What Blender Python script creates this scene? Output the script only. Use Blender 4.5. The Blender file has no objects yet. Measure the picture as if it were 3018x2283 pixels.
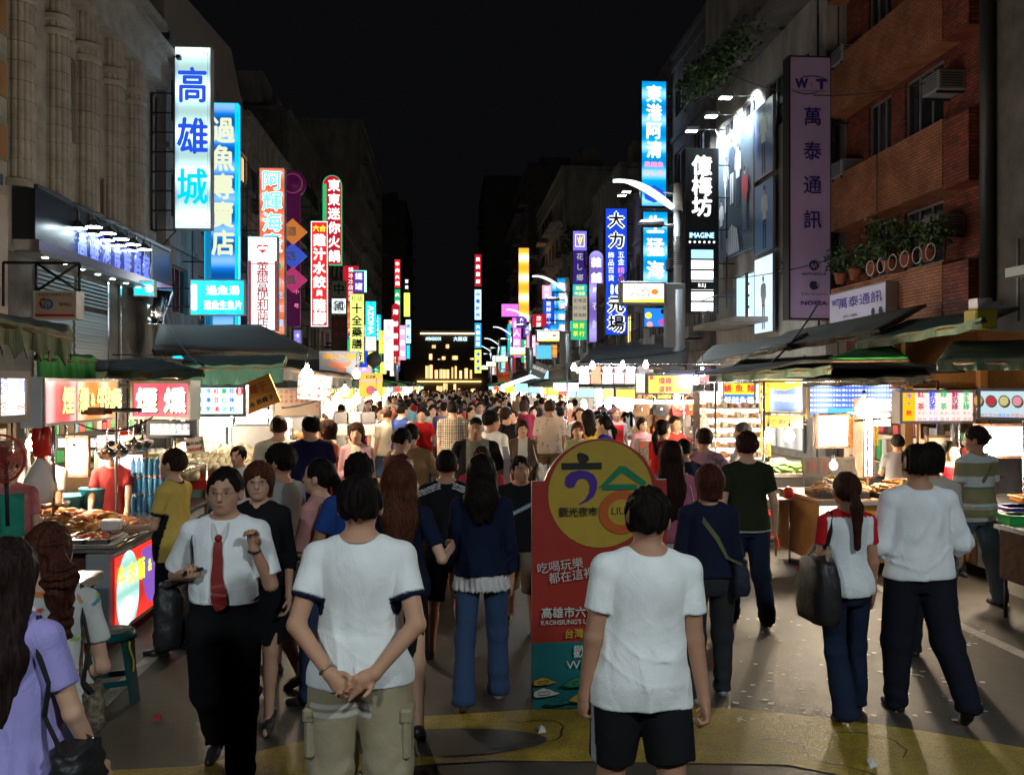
import bpy,math,random
import numpy as np
from mathutils import Vector,Matrix
S=bpy.context.scene
COL=S.collection
R=math.radians
# ------------------------------------------------------------ camera, world, exposure
FPX,CU,CV,HZ,VPX,EYE=2729.0,1509.0,1141.5,1135.0,1321.0,2.1
YAW=math.atan((CU-VPX)/FPX)
PITCH=-math.atan((CV-HZ)/FPX)
cam=bpy.data.objects.new('camera',bpy.data.cameras.new('camera'))
COL.objects.link(cam)
cam.data.sensor_width=36.0
cam.data.lens=FPX/3018.0*36.0
cam.data.clip_end=1500
cam.location=(0,0,EYE)
cam.rotation_euler=(R(90)+PITCH,0,-YAW)
S.camera=cam
W=bpy.data.worlds.new('World');S.world=W;W.use_nodes=True
bgn=W.node_tree.nodes['Background']
sky=W.node_tree.nodes.new('ShaderNodeTexSky');sky.sky_type='NISHITA';sky.sun_disc=False
sky.sun_elevation=R(-9);sky.sun_rotation=R(200)
skm=W.node_tree.nodes.new('ShaderNodeMix');skm.data_type='RGBA';skm.blend_type='ADD';skm.inputs[0].default_value=1
W.node_tree.links.new(sky.outputs[0],skm.inputs[6]);skm.inputs[7].default_value=(.030,.031,.040,1)
W.node_tree.links.new(skm.outputs[2],bgn.inputs[0]);bgn.inputs[1].default_value=0.05
S.view_settings.view_transform='Standard';S.view_settings.look='None'
S.view_settings.exposure=0.92;S.view_settings.gamma=1.0;S.view_settings.use_curve_mapping=False
S.render.engine='CYCLES'
cy=S.cycles
cy.max_bounces=5;cy.diffuse_bounces=3;cy.glossy_bounces=2;cy.transmission_bounces=4;cy.transparent_max_bounces=6
cy.sample_clamp_indirect=3.0;cy.sample_clamp_direct=0;cy.blur_glossy=1.0
cy.caustics_reflective=False;cy.caustics_refractive=False
cy.use_denoising=True
try:cy.use_light_tree=True
except Exception:pass

# ------------------------------------------------------------ pixel helpers (photograph pixels -> world points)
CAMM=cam.rotation_euler.to_matrix()
def ray(u,v):
    return(CAMM@Vector((u-CU,CV-v,-FPX))).normalized()
def at(u,v,Y):
    d=ray(u,v);t=Y/d.y
    return Vector((d.x*t,Y,EYE+d.z*t))
def gnd(u,v):
    d=ray(u,v);t=-EYE/d.z
    return Vector((d.x*t,d.y*t,0))
def onx(u,v,X):
    d=ray(u,v);t=X/d.x
    return Vector((X,d.y*t,EYE+d.z*t))
def lamp(name,loc,power,color=(1,.8,.6),radius=.05,parent=None,kind='POINT',size=None,rot=None,spot=None):
    l=bpy.data.lights.new(name,kind);l.energy=power;l.color=color
    if kind in('POINT','SPOT'):l.shadow_soft_size=radius
    if kind=='SPOT':l.spot_size=R(spot or 140);l.spot_blend=.5
    if kind=='AREA':l.shape='RECTANGLE';l.size,l.size_y=size
    o=bpy.data.objects.new(name,l);COL.objects.link(o);o.location=loc
    if rot:o.rotation_euler=rot
    if parent:o.parent=parent
    return o

# ------------------------------------------------------------ objects and tags
def tag(o,label=None,cat=None,group=None,kind=None):
    if label:o['label']=label
    if cat:o['category']=cat
    if group:o['group']=group
    if kind:o['kind']=kind
    return o
def empty(name,loc=(0,0,0),rz=0,label=None,cat=None,group=None):
    o=bpy.data.objects.new(name,None);COL.objects.link(o)
    o.location=loc;o.rotation_euler=(0,0,rz);o.empty_display_size=.2
    return tag(o,label,cat,group)
def kids(o):return[c for c in bpy.data.objects if c.parent==o]
def copy_tree(o,parent=None,children=None):
    c=o.copy();COL.objects.link(c);c.parent=parent
    for ch in(children if children is not None else kids(o)):
        copy_tree(ch,c)
    return c

# ------------------------------------------------------------ materials
_M={}
def _pr(m):
    return m.node_tree.nodes['Principled BSDF']
def mat(name,col=(.5,.5,.5),rough=.7,metal=0.0,emit=0.0,ecol=None,spec=.3,bump=0.0,bscale=40,var=0.0,vscale=6,trans=0.0,alpha=1.0,stretch=None,vcol=None):
    if name in _M:return _M[name]
    m=bpy.data.materials.new(name);m.use_nodes=True;nt=m.node_tree;p=_pr(m);L=nt.links
    p.inputs['Base Color'].default_value=(*col,1);p.inputs['Roughness'].default_value=rough
    p.inputs['Metallic'].default_value=metal;p.inputs['Specular IOR Level'].default_value=spec
    if trans:p.inputs['Transmission Weight'].default_value=trans
    if alpha<1:p.inputs['Alpha'].default_value=alpha
    if emit:
        p.inputs['Emission Color'].default_value=(*(ecol or col),1);p.inputs['Emission Strength'].default_value=emit
    tc=None
    if bump or var:
        tc=nt.nodes.new('ShaderNodeTexCoord')
        mp=nt.nodes.new('ShaderNodeMapping');L.new(tc.outputs['Object'],mp.inputs[0])
        if stretch:mp.inputs['Scale'].default_value=stretch
    if bump:
        n=nt.nodes.new('ShaderNodeTexNoise');n.inputs['Scale'].default_value=bscale;n.inputs['Detail'].default_value=5
        L.new(mp.outputs[0],n.inputs['Vector'])
        b=nt.nodes.new('ShaderNodeBump');b.inputs['Strength'].default_value=bump;b.inputs['Distance'].default_value=.01
        L.new(n.outputs['Fac'],b.inputs['Height']);L.new(b.outputs[0],p.inputs['Normal'])
    if var:
        n2=nt.nodes.new('ShaderNodeTexNoise');n2.inputs['Scale'].default_value=vscale;n2.inputs['Detail'].default_value=7;n2.inputs['Roughness'].default_value=.65
        L.new(mp.outputs[0],n2.inputs['Vector'])
        rp=nt.nodes.new('ShaderNodeValToRGB');rp.color_ramp.elements[0].position=.34;rp.color_ramp.elements[1].position=.66
        c2=vcol or tuple(c*(1-var)for c in col)
        rp.color_ramp.elements[0].color=(*c2,1);rp.color_ramp.elements[1].color=(*col,1)
        L.new(n2.outputs['Fac'],rp.inputs[0]);L.new(rp.outputs[0],p.inputs['Base Color'])
    _M[name]=m
    return m
def glowmat(name,col,e=1.0,band=0.0,period=1.0,base=.2,axis=2,sat=None,white=.0):
    """a backlit acrylic sheet: emission with brighter bands where the tubes sit behind it"""
    if name in _M:return _M[name]
    if e<3:e *= .74
    m=bpy.data.materials.new(name);m.use_nodes=True;nt=m.node_tree;p=_pr(m);L=nt.links
    p.inputs['Base Color'].default_value=(*[c*base for c in col],1);p.inputs['Roughness'].default_value=.35
    p.inputs['Emission Color'].default_value=(*col,1);p.inputs['Emission Strength'].default_value=e
    if band:
        tc=nt.nodes.new('ShaderNodeTexCoord');sx=nt.nodes.new('ShaderNodeSeparateXYZ');L.new(tc.outputs['Object'],sx.inputs[0])
        a=nt.nodes.new('ShaderNodeMath');a.operation='MULTIPLY';a.inputs[1].default_value=2*math.pi/period;L.new(sx.outputs[axis],a.inputs[0])
        s=nt.nodes.new('ShaderNodeMath');s.operation='SINE';L.new(a.outputs[0],s.inputs[0])
        r=nt.nodes.new('ShaderNodeMapRange');r.inputs[1].default_value=-1;r.inputs[2].default_value=1
        r.inputs[3].default_value=e*(1-band);r.inputs[4].default_value=e*(1+band)
        L.new(s.outputs[0],r.inputs[0]);L.new(r.outputs[0],p.inputs['Emission Strength'])
        if white:
            mx=nt.nodes.new('ShaderNodeMix');mx.data_type='RGBA'
            r2=nt.nodes.new('ShaderNodeMapRange');r2.inputs[1].default_value=0;r2.inputs[2].default_value=1;r2.inputs[3].default_value=0;r2.inputs[4].default_value=white
            L.new(s.outputs[0],r2.inputs[0]);L.new(r2.outputs[0],mx.inputs[0])
            mx.inputs[6].default_value=(*col,1);mx.inputs[7].default_value=(.85,1,1,1);L.new(mx.outputs[2],p.inputs['Emission Color'])
    _M[name]=m
    return m
def attrmat(name,rough=.85,bump=.25,bscale=120,stretch=None,spec=.2,sheen=0.0,var=.12,fine=0):
    """surface whose colour is carried by the 'tint' attribute of its own mesh (dye, print, skin tone)"""
    if name in _M:return _M[name]
    m=bpy.data.materials.new(name);m.use_nodes=True;nt=m.node_tree;p=_pr(m);L=nt.links
    at_=nt.nodes.new('ShaderNodeAttribute');at_.attribute_name='tint'
    tc=nt.nodes.new('ShaderNodeTexCoord');mp=nt.nodes.new('ShaderNodeMapping');L.new(tc.outputs['Object'],mp.inputs[0])
    if stretch:mp.inputs['Scale'].default_value=stretch
    n=nt.nodes.new('ShaderNodeTexNoise');n.inputs['Scale'].default_value=bscale;n.inputs['Detail'].default_value=4;L.new(mp.outputs[0],n.inputs['Vector'])
    b=nt.nodes.new('ShaderNodeBump');b.inputs['Strength'].default_value=bump;b.inputs['Distance'].default_value=.006
    L.new(n.outputs['Fac'],b.inputs['Height']);L.new(b.outputs[0],p.inputs['Normal'])
    if name=='cloth':
        m3=nt.nodes.new('ShaderNodeMapping');m3.inputs['Scale'].default_value=(1,1,.55);L.new(tc.outputs['Object'],m3.inputs[0])
        n3=nt.nodes.new('ShaderNodeTexNoise');n3.inputs['Scale'].default_value=11;n3.inputs['Detail'].default_value=3;n3.inputs['Distortion'].default_value=1.6;L.new(m3.outputs[0],n3.inputs['Vector'])
        b3=nt.nodes.new('ShaderNodeBump');b3.inputs['Strength'].default_value=.24;b3.inputs['Distance'].default_value=.03;L.new(n3.outputs['Fac'],b3.inputs['Height']);L.new(b.outputs[0],b3.inputs['Normal']);L.new(b3.outputs[0],p.inputs['Normal'])
    n2=nt.nodes.new('ShaderNodeTexNoise');n2.inputs['Scale'].default_value=fine or 9;n2.inputs['Detail'].default_value=6;L.new(mp.outputs[0],n2.inputs['Vector'])
    mr=nt.nodes.new('ShaderNodeMapRange');mr.inputs[1].default_value=.3;mr.inputs[2].default_value=.7;mr.inputs[3].default_value=1-var;mr.inputs[4].default_value=1+var
    L.new(n2.outputs['Fac'],mr.inputs[0])
    vm=nt.nodes.new('ShaderNodeVectorMath');vm.operation='SCALE';L.new(at_.outputs['Color'],vm.inputs[0]);L.new(mr.outputs[0],vm.inputs['Scale'])
    L.new(vm.outputs[0],p.inputs['Base Color'])
    p.inputs['Roughness'].default_value=rough;p.inputs['Specular IOR Level'].default_value=spec
    if sheen:p.inputs['Sheen Weight'].default_value=sheen
    _M[name]=m
    return m

# ------------------------------------------------------------ mesh builder
_T={}
def glyphs(s,res=2):
    """triangulated outline of a string in the built-in font, lower left at 0, em = 1"""
    k=(s,res)
    if k in _T:return _T[k]
    c=bpy.data.curves.new('glyph','FONT');c.body=s;c.resolution_u=res;c.size=1
    o=bpy.data.objects.new('glyph',c);COL.objects.link(o)
    bpy.context.view_layer.update()
    me=bpy.data.meshes.new_from_object(o)
    V=[tuple(v.co)for v in me.vertices];F=[tuple(p.vertices)for p in me.polygons]
    bpy.data.objects.remove(o);bpy.data.curves.remove(c);bpy.data.meshes.remove(me)
    _T[k]=(V,F)
    return _T[k]
class MB:
    def __init__(s):s.v=[];s.f=[];s.mi=[];s.mats=[];s.sm=[];s.M=Matrix.Identity(4)
    def _m(s,m):
        if m not in s.mats:s.mats.append(m)
        return s.mats.index(m)
    def add(s,V,F,m,smooth=False):
        b=len(s.v);k=s._m(m);T=s.M
        s.v+=[tuple(T@Vector(p))for p in V]
        for f in F:s.f.append([b+i for i in f]);s.mi.append(k);s.sm.append(smooth)
        return s
    def box(s,lo,hi,m,bev=0):
        x0,y0,z0=lo;x1,y1,z1=hi
        if bev:
            e=bev
            V=[]
            for z,i in((z0,e),(z0+e,0),(z1-e,0),(z1,e)):
                for(x,y)in((x0+i,y0+e),(x0+e,y0+i),(x1-e,y0+i),(x1-i,y0+e),(x1-i,y1-e),(x1-e,y1-i),(x0+e,y1-i),(x0+i,y1-e)):V.append((x,y,z))
            F=[list(range(7,-1,-1)),list(range(24,32))]
            for r in range(3):
                for k in range(8):F.append([r*8+k,r*8+(k+1)%8,(r+1)*8+(k+1)%8,(r+1)*8+k])
            return s.add(V,F,m)
        V=[(x0,y0,z0),(x1,y0,z0),(x1,y1,z0),(x0,y1,z0),(x0,y0,z1),(x1,y0,z1),(x1,y1,z1),(x0,y1,z1)]
        return s.add(V,[(0,3,2,1),(4,5,6,7),(0,1,5,4),(1,2,6,5),(2,3,7,6),(3,0,4,7)],m)
    def quad(s,a,b,c,d,m):return s.add([a,b,c,d],[(0,1,2,3)],m)
    def tube(s,pts,r,m,n=8,closed=False,cap=True):
        pts=[Vector(p)for p in pts];rs=r if isinstance(r,(list,tuple))else[r]*len(pts)
        V=[];F=[];N=len(pts);up=None
        for i,p in enumerate(pts):
            a=pts[max(i-1,0)]if not closed else pts[i-1];b=pts[min(i+1,N-1)]if not closed else pts[(i+1)%N]
            t=(b-a).normalized()
            if up is None:up=Vector((0,0,1))if abs(t.z)<.9 else Vector((1,0,0))
            x=t.cross(up);x=x.normalized()if x.length>1e-6 else Vector((1,0,0));y=x.cross(t).normalized();up=y
            for k in range(n):
                an=2*math.pi*k/n;V.append(tuple(p+(x*math.cos(an)+y*math.sin(an))*rs[i]))
        for i in range(N if closed else N-1):
            j=(i+1)%N
            for k in range(n):F.append([i*n+k,i*n+(k+1)%n,j*n+(k+1)%n,j*n+k])
        if cap and not closed:F.append(list(range(n-1,-1,-1))[::-1][::-1]);F.append([(N-1)*n+k for k in range(n)])
        return s.add(V,F,m,True)
    def lathe(s,prof,c,m,n=20,axis='z',smooth=True):
        V=[];F=[]
        for(r,z)in prof:
            for k in range(n):
                a=2*math.pi*k/n
                q=(r*math.cos(a),r*math.sin(a),z)
                if axis=='y':q=(q[0],q[2],q[1])
                if axis=='x':q=(q[2],q[0],q[1])
                V.append((c[0]+q[0],c[1]+q[1],c[2]+q[2]))
        for i in range(len(prof)-1):
            for k in range(n):F.append([i*n+k,i*n+(k+1)%n,(i+1)*n+(k+1)%n,(i+1)*n+k])
        F.append([k for k in range(n)][::-1]);F.append([(len(prof)-1)*n+k for k in range(n)])
        return s.add(V,F,m,smooth)
    def ball(s,c,r,m,n=12,k=8,jit=0,rng=None):
        rx,ry,rz=r if isinstance(r,(tuple,list))else(r,r,r)
        V=[];F=[]
        for i in range(k+1):
            th=math.pi*i/k
            for j in range(n):
                a=2*math.pi*j/n;q=1+((rng or random).uniform(-jit,jit)if jit else 0)
                V.append((c[0]+rx*q*math.sin(th)*math.cos(a),c[1]+ry*q*math.sin(th)*math.sin(a),c[2]+rz*q*math.cos(th)))
        for i in range(k):
            for j in range(n):F.append([(i+1)*n+j,(i+1)*n+(j+1)%n,i*n+(j+1)%n,i*n+j])
        return s.add(V,F,m,True)
    def prism(s,poly,m,d0,d1,axis='y',side=None):
        """a flat outline (a,b) extruded from d0 to d1 along axis"""
        n=len(poly)
        f={'y':lambda a,b,d:(a,d,b),'x':lambda a,b,d:(d,a,b),'z':lambda a,b,d:(a,b,d)}[axis]
        V=[f(a,b,d0)for a,b in poly]+[f(a,b,d1)for a,b in poly]
        s.add(V,[list(range(n)),list(range(2*n-1,n-1,-1))],m)
        return s.add(V,[(i,n+i,n+(i+1)%n,(i+1)%n)for i in range(n)],side or m)
    def text(s,st,cx,cz,size,m,o=(0,0,0),X=(1,0,0),Z=(0,0,1),N=(0,-1,0),bold=0,wid=None,res=2,rot=0,anchor='c',sy=1.0):
        """one line of writing centred at (cx,cz) in the plane through o spanned by X,Z, raised along N"""
        V,F=glyphs(st,res)
        if not V:return s
        xs=[p[0]for p in V];zs=[p[1]for p in V];x0,x1,z0,z1=min(xs),max(xs),min(zs),max(zs)
        w=(x1-x0)or 1;sx=size if wid is None else wid/w
        ax=x0 if anchor=='l' else(x0+x1)/2
        mz=(z0+z1)/2
        o=Vector(o);X=Vector(X);Z=Vector(Z);N=Vector(N)
        c_,s_=math.cos(rot),math.sin(rot)
        offs=[(0,0)]if not bold else[(-bold,0),(bold,0),(0,bold),(0,-bold)]
        for i,(dx,dz)in enumerate(offs):
            P=[]
            for p in V:
                a=(p[0]-ax)*sx+dx*size;b=(p[1]-mz)*size*sy+dz*size
                a,b=a*c_-b*s_,a*s_+b*c_
                P.append(tuple(o+X*(cx+a)+Z*(cz+b)+N*(.0006*i)))
            s.add(P,F,m)
        return s
    def column(s,st,cx,ztop,zbot,size,m,**k):
        n=len(st)
        for i,ch in enumerate(st):
            if ch!=' ':s.text(ch,cx,ztop+(zbot-ztop)*(i+.5)/n,size,m,**k)
        return s
    def build(s,name,parent=None,loc=None,rz=0):
        me=bpy.data.meshes.new(name);me.from_pydata(s.v,[],s.f)
        for m in s.mats:me.materials.append(m)
        me.polygons.foreach_set('material_index',s.mi);me.polygons.foreach_set('use_smooth',s.sm);me.update()
        o=bpy.data.objects.new(name,me);COL.objects.link(o)
        if parent:o.parent=parent
        if loc is not None:o.location=loc;o.rotation_euler=(0,0,rz)
        return o
# ------------------------------------------------------------ people: signed distance bodies, meshed with surface nets
def sdf_mesh(fn,lo,hi,h):
    lo=np.array(lo,float);hi=np.array(hi,float);B=4
    nb=np.ceil((hi-lo)/(h*B)).astype(int)+1
    n=nb*B+1
    ax=[lo[i]+(np.arange(nb[i])+.5)*h*B for i in range(3)]
    C=np.stack(np.meshgrid(*ax,indexing='ij'),-1).reshape(-1,3)
    dc=fn(C)
    keep=np.abs(dc)<h*B*1.45
    D=np.where(dc<0,-9.,9.).reshape(nb)
    D=np.repeat(np.repeat(np.repeat(D,B,0),B,1),B,2)
    D=np.pad(D,((0,1),)*3,mode='edge').astype(np.float32)
    kb=np.argwhere(keep.reshape(nb))
    off=np.stack(np.meshgrid(*[np.arange(B)]*3,indexing='ij'),-1).reshape(-1,3)
    idx=(kb[:,None,:]*B+off[None]).reshape(-1,3)
    P=lo+idx*h
    D[idx[:,0],idx[:,1],idx[:,2]]=fn(P)
    s=D<0
    c=[s[i:n[0]-1+i,j:n[1]-1+j,k:n[2]-1+k]for i in(0,1)for j in(0,1)for k in(0,1)]
    al=c[0].copy();an=c[0].copy()
    for q in c[1:]:al &= q;an |= q
    cell=np.argwhere(an&~al)
    if len(cell)==0:return np.zeros((0,3)),np.zeros((0,4),int)
    vid=-np.ones(tuple(n-1),np.int64);vid[cell[:,0],cell[:,1],cell[:,2]]=np.arange(len(cell))
    co=[(i,j,k)for i in(0,1)for j in(0,1)for k in(0,1)]
    val=np.stack([D[cell[:,0]+a,cell[:,1]+b,cell[:,2]+d]for a,b,d in co],1).clip(-3*h,3*h)
    acc=np.zeros((len(cell),3));cnt=np.zeros(len(cell))
    for i in range(8):
        for j in range(i+1,8):
            a=np.array(co[i]);b=np.array(co[j])
            if np.abs(a-b).sum()!=1:continue
            x=(val[:,i]<0)!=(val[:,j]<0)
            t=val[:,i]/np.where(x,val[:,i]-val[:,j],1)
            pos=a+(b-a)*t[:,None]
            acc[x]+=pos[x];cnt[x]+=1
    V=lo+(cell+acc/cnt[:,None])*h
    Q=[]
    for axn in range(3):
        sh=[0,0,0];sh[axn]=1
        a=s[:n[0]-sh[0],:n[1]-sh[1],:n[2]-sh[2]];b=s[sh[0]:,sh[1]:,sh[2]:]
        e=np.argwhere(a!=b);u,w=(axn+1)%3,(axn+2)%3
        e=e[(e[:,u]>0)&(e[:,w]>0)&(e[:,u]<n[u]-1)&(e[:,w]<n[w]-1)]
        def g(du,dw):
            q=e.copy();q[:,u]-=du;q[:,w]-=dw
            return vid[q[:,0],q[:,1],q[:,2]]
        q=np.stack([g(1,1),g(0,1),g(0,0),g(1,0)],1)
        ins=s[e[:,0],e[:,1],e[:,2]]
        q[~ins]=q[~ins][:,::-1]
        Q.append(q[(q>=0).all(1)])
    return V,np.concatenate(Q)
def link_mesh(name,V,Q,m,tint=None,parent=None):
    me=bpy.data.meshes.new(name)
    me.vertices.add(len(V));me.vertices.foreach_set('co',np.ascontiguousarray(V,np.float32).ravel())
    me.loops.add(len(Q)*4);me.loops.foreach_set('vertex_index',np.ascontiguousarray(Q,np.int32).ravel())
    me.polygons.add(len(Q));me.polygons.foreach_set('loop_start',np.arange(len(Q),dtype=np.int32)*4)
    me.polygons.foreach_set('loop_total',np.full(len(Q),4,np.int32))
    me.update(calc_edges=True);me.polygons.foreach_set('use_smooth',np.ones(len(Q),bool))
    if tint is not None:
        a=me.attributes.new('tint','FLOAT_COLOR','POINT')
        c=np.ones((len(V),4),np.float32);c[:,:3]=tint;a.data.foreach_set('color',c.ravel())
    me.materials.append(m)
    o=bpy.data.objects.new(name,me);COL.objects.link(o)
    if parent:o.parent=parent
    return o
def smin(a,b,k):
    h=np.clip(.5+.5*(b-a)/k,0,1)
    return b+(a-b)*h-k*h*(1-h)
def smax(a,b,k):return-smin(-a,-b,k)
def rc(p,a,b,ra,rb):
    a=np.asarray(a,float);b=np.asarray(b,float);d=b-a;L2=max(float(d@d),1e-12)
    t=np.clip(((p-a)@d)/L2,0,1)
    return np.linalg.norm(p-a-t[:,None]*d,axis=1)-(ra+(rb-ra)*t)
def ell(p,c,r):
    q=p-np.asarray(c,float);r=np.asarray(r,float)
    k0=np.linalg.norm(q/r,axis=1);k1=np.linalg.norm(q/(r*r),axis=1)
    return k0*(k0-1)/np.maximum(k1,1e-6)
def smt(tab,n=30):
    T=np.array(tab,float);z=np.linspace(T[0,0],T[-1,0],n);o=[z];st=(z[1]-z[0]);k=np.exp(-.5*(np.arange(-3,4)/1.3)**2);k /= k.sum()
    for c in(1,2,3):v=np.pad(np.interp(z,T[:,0],T[:,c]),3,mode='reflect',reflect_type='odd');o.append(np.convolve(v,k,'valid'))
    return np.stack(o,1)
def prof(p,tab,zmin=None,zmax=None):
    """stack of ellipses: tab rows (z, half width, half depth, y centre)"""
    T=np.array(tab,float);z=np.clip(p[:,2],T[0,0],T[-1,0])
    a=np.interp(z,T[:,0],T[:,1]);b=np.interp(z,T[:,0],T[:,2]);c=np.interp(z,T[:,0],T[:,3])
    x=p[:,0];y=p[:,1]-c;r=np.sqrt(x*x+y*y)+1e-9
    q=np.sqrt((x/a)**2+(y/b)**2)+1e-9
    dh=np.where(q>.15,r*(1-1/q),-np.minimum(a,b)*(1-q))
    dz=np.maximum(T[0,0]-p[:,2],p[:,2]-T[-1,0])
    return np.where((dh>0)&(dz>0),np.hypot(dh,dz),np.maximum(dh,dz))
def local(fn,p,c,R0,far):
    """evaluate fn only within R0 of c"""
    d=np.linalg.norm(p-c,axis=1);m=d<R0
    out=np.maximum(d-R0+far,far)
    if m.any():out[m]=fn(p[m])
    return out
def rotm(rx=0,ry=0,rz=0):
    return np.array((Matrix.Rotation(R(rz),3,'Z')@Matrix.Rotation(R(ry),3,'Y')@Matrix.Rotation(R(rx),3,'X')))
def dirv(f,o,s):
    return np.array((s*math.sin(R(o)),math.sin(R(f))*math.cos(R(o)),-math.cos(R(f))*math.cos(R(o))))
SKIN=(.50,.26,.155);HAIRC=(.009,.006,.005)
MALE=[(.455,.04,.04,0),(.48,.078,.060,.0),(.52,.096,.068,-.004),(.57,.090,.062,0),(.62,.080,.056,.004),(.68,.085,.060,.002),(.74,.093,.066,-.004),(.785,.092,.060,-.008),(.815,.068,.045,-.008),(.845,.034,.034,-.004)]
FEM=[(.455,.04,.04,0),(.48,.082,.060,.0),(.52,.099,.070,-.006),(.57,.088,.060,0),(.62,.072,.050,.004),(.68,.078,.056,.004),(.74,.082,.064,.006),(.785,.082,.056,-.002),(.815,.060,.042,-.006),(.845,.028,.030,-.004)]
def sines(rng,n,f0,f1,flat=None):
    K=rng.normal(size=(n,3));K /= np.linalg.norm(K,axis=1)[:,None]
    if flat is not None:K=K*np.array(flat)
    F=rng.uniform(f0,f1,n);ph=rng.uniform(0,6.28,n)
    return K*F[:,None],ph
def wob(p,S):
    K,ph=S;out=np.zeros(len(p))
    w=np.sin(p@K[0]*.4+ph[0])
    for k,q in zip(K,ph):out+=np.sin(p@k+q+1.3*w)
    return out/math.sqrt(len(ph))
class Fig:
    pass
def figure(seed=0,H=1.7,sex='m',wd=1.0,belly=0.0,lean=0,side=0,twist=0,head=(0,0,0),arms=((4,8,12,4),(4,8,12,4)),legs=((4,3,2),(-6,3,-12)),sitting=False):
    """joints of a posed person facing +Y, feet on z=0. arms L,R: upper fwd/out, fore fwd/out; legs L,R: thigh fwd/out, shin fwd"""
    g=Fig();g.rng=np.random.default_rng(seed);g.H=H;g.sex=sex;g.wd=wd
    tab=[list(r)for r in(MALE if sex=='m' else FEM)]
    for r in tab:
        k=math.exp(-((r[0]-.60)/.07)**2)*belly
        r[1]*= wd*(1+.25*k);r[2]*= wd*(1+.5*k);r[3]+=.012*k
        for i in range(4):r[i]*= H
    g.tab=tab
    g.tab0=[[(MALE if sex=='m' else FEM)[i][j]*H*(wd if j in(1,2)else 1)for j in range(4)]for i in range(len(tab))]
    hz=.52*H;g.pel=np.array((0,0,hz));g.tw=twist
    g.RT=rotm(-lean,side,twist)
    tl=lambda q:g.RT@(np.array(q,float)*H-g.pel)+g.pel
    g.tl=tl
    g.neck=tl((0,-.004,.83));sw=(.101 if sex=='m' else .091)*(1+(wd-1)*.7)
    g.RH=g.RT@rotm(head[0],head[1],head[2])
    g.hc=tl((0,.006,.919))
    g.sh={};g.el={};g.wr={};g.hip={};g.kn={};g.an={};g.fd={};g.hd={}
    for s,A,Lg in((-1,arms[0],legs[0]),(1,arms[1],legs[1])):
        g.sh[s]=tl((s*sw,-.006,.793))
        g.el[s]=g.sh[s]+g.RT@dirv(A[0],A[1],s)*.172*H
        fd=g.RT@dirv(A[2],A[3],s);g.wr[s]=g.el[s]+fd*.148*H
        hdv=A[4]if len(A)>4 else None
        g.hd[s]=(g.RT@dirv(hdv[0],hdv[1],s))if hdv else fd
        g.hip[s]=np.array((s*.052*H*wd,0,.50*H))
        g.kn[s]=g.hip[s]+dirv(Lg[0],Lg[1],s)*.235*H
        g.an[s]=g.kn[s]+dirv(Lg[2],Lg[1]*.3,s)*.225*H
        g.fd[s]=Lg[3]if len(Lg)>3 else 0
    zm=min(g.an[s][2]-.038*H-max(0,math.sin(R(g.fd[s]))*.07*H)for s in(-1,1))
    g.dz=-zm
    return g
def hand_sdf(g,s,curl=(35,45),palm=None):
    """palm, four bent fingers of unequal length and a thumb from the side of the palm"""
    H=g.H;w=g.wr[s];d=g.hd[s]/np.linalg.norm(g.hd[s])
    side=np.array(palm,float)if palm is not None else g.RT@np.array((-s*.96,.28,0.)) 
    side=side-d*(side@d);side /= np.linalg.norm(side)
    acr=np.cross(d,side);acr /= np.linalg.norm(acr)
    if acr@(g.RT@np.array((0,1.,0)))<0:acr=-acr 
    k=H/1.72;pc=w+d*.048*k
    fs=[]
    for i,ln in enumerate((.072,.078,.073,.058)):
        base=w+d*(.088-.004*abs(i-1))*k+acr*(.030-.0195*i)*k
        c1,c2=curl[0]+4*i,curl[1]+4*i
        d1=d*math.cos(R(c1))+side*math.sin(R(c1));d2=d*math.cos(R(c1+c2))+side*math.sin(R(c1+c2))
        m=base+d1*ln*.52*k;fs.append((base,m,m+d2*ln*.5*k,.0088*k))
    tb=w+d*.03*k+acr*.030*k;td=d*.66+acr*.5+side*.5;td /= np.linalg.norm(td)
    tm=tb+td*.036*k;te=tm+(d*.82+side*.45+acr*.1)*.030*k
    def f(p):
        q=p-pc;a=q@d;b=q@acr;c=q@side
        e=np.stack([a/(.050*k),b/(.040*k),c/(.016*k)],1);n=np.linalg.norm(e,axis=1)
        o=(n-1)*.016*k
        o=smin(o,rc(p,w,pc,.023*k,.020*k),.015*k)
        for(x,y,z,r)in fs:
            o=smin(o,np.minimum(rc(p,x,y,r*1.05,r),rc(p,y,z,r,r*.85)),.005*k)
        return smin(o,np.minimum(rc(p,tb,tm,.0125*k,.0105*k),rc(p,tm,te,.0105*k,.009*k)),.008*k)
    g.grip=getattr(g,'grip',{});g.grip[s]=(pc,d,side,acr)
    return f
def headp(g,p):return(p-g.hc)@g.RH/(g.H*1.09)
def head_sdf(g,p):
    q=headp(g,p)
    d=ell(q,(0,-.006,.010),(.0455,.0565,.0565))
    d=smin(d,ell(q,(0,.012,-.030),(.033,.037,.036)),.018)
    d=smin(d,ell(q,(0,.030,-.050),(.016,.014,.012)),.014) 
    d=smin(d,ell(q,(.020,.026,-.014),(.014,.014,.012)),.012);d=smin(d,ell(q,(-.020,.026,-.014),(.014,.014,.012)),.012)
    d=smin(d,rc(q,(0,.047,.006),(0,.0565,-.018),.004,.0068),.008) 
    d=smin(d,ell(q,(0,.047,-.034),(.013,.0068,.0055)),.005) 
    d=smax(d,-ell(q,(.0175,.055,.002),(.0095,.009,.0055)),.006);d=smax(d,-ell(q,(-.0175,.055,.002),(.0095,.009,.0055)),.006)
    d=smin(d,ell(q,(.047,-.004,-.008),(.006,.011,.018)),.004);d=smin(d,ell(q,(-.047,-.004,-.008),(.006,.011,.018)),.004)
    return d*g.H
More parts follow.
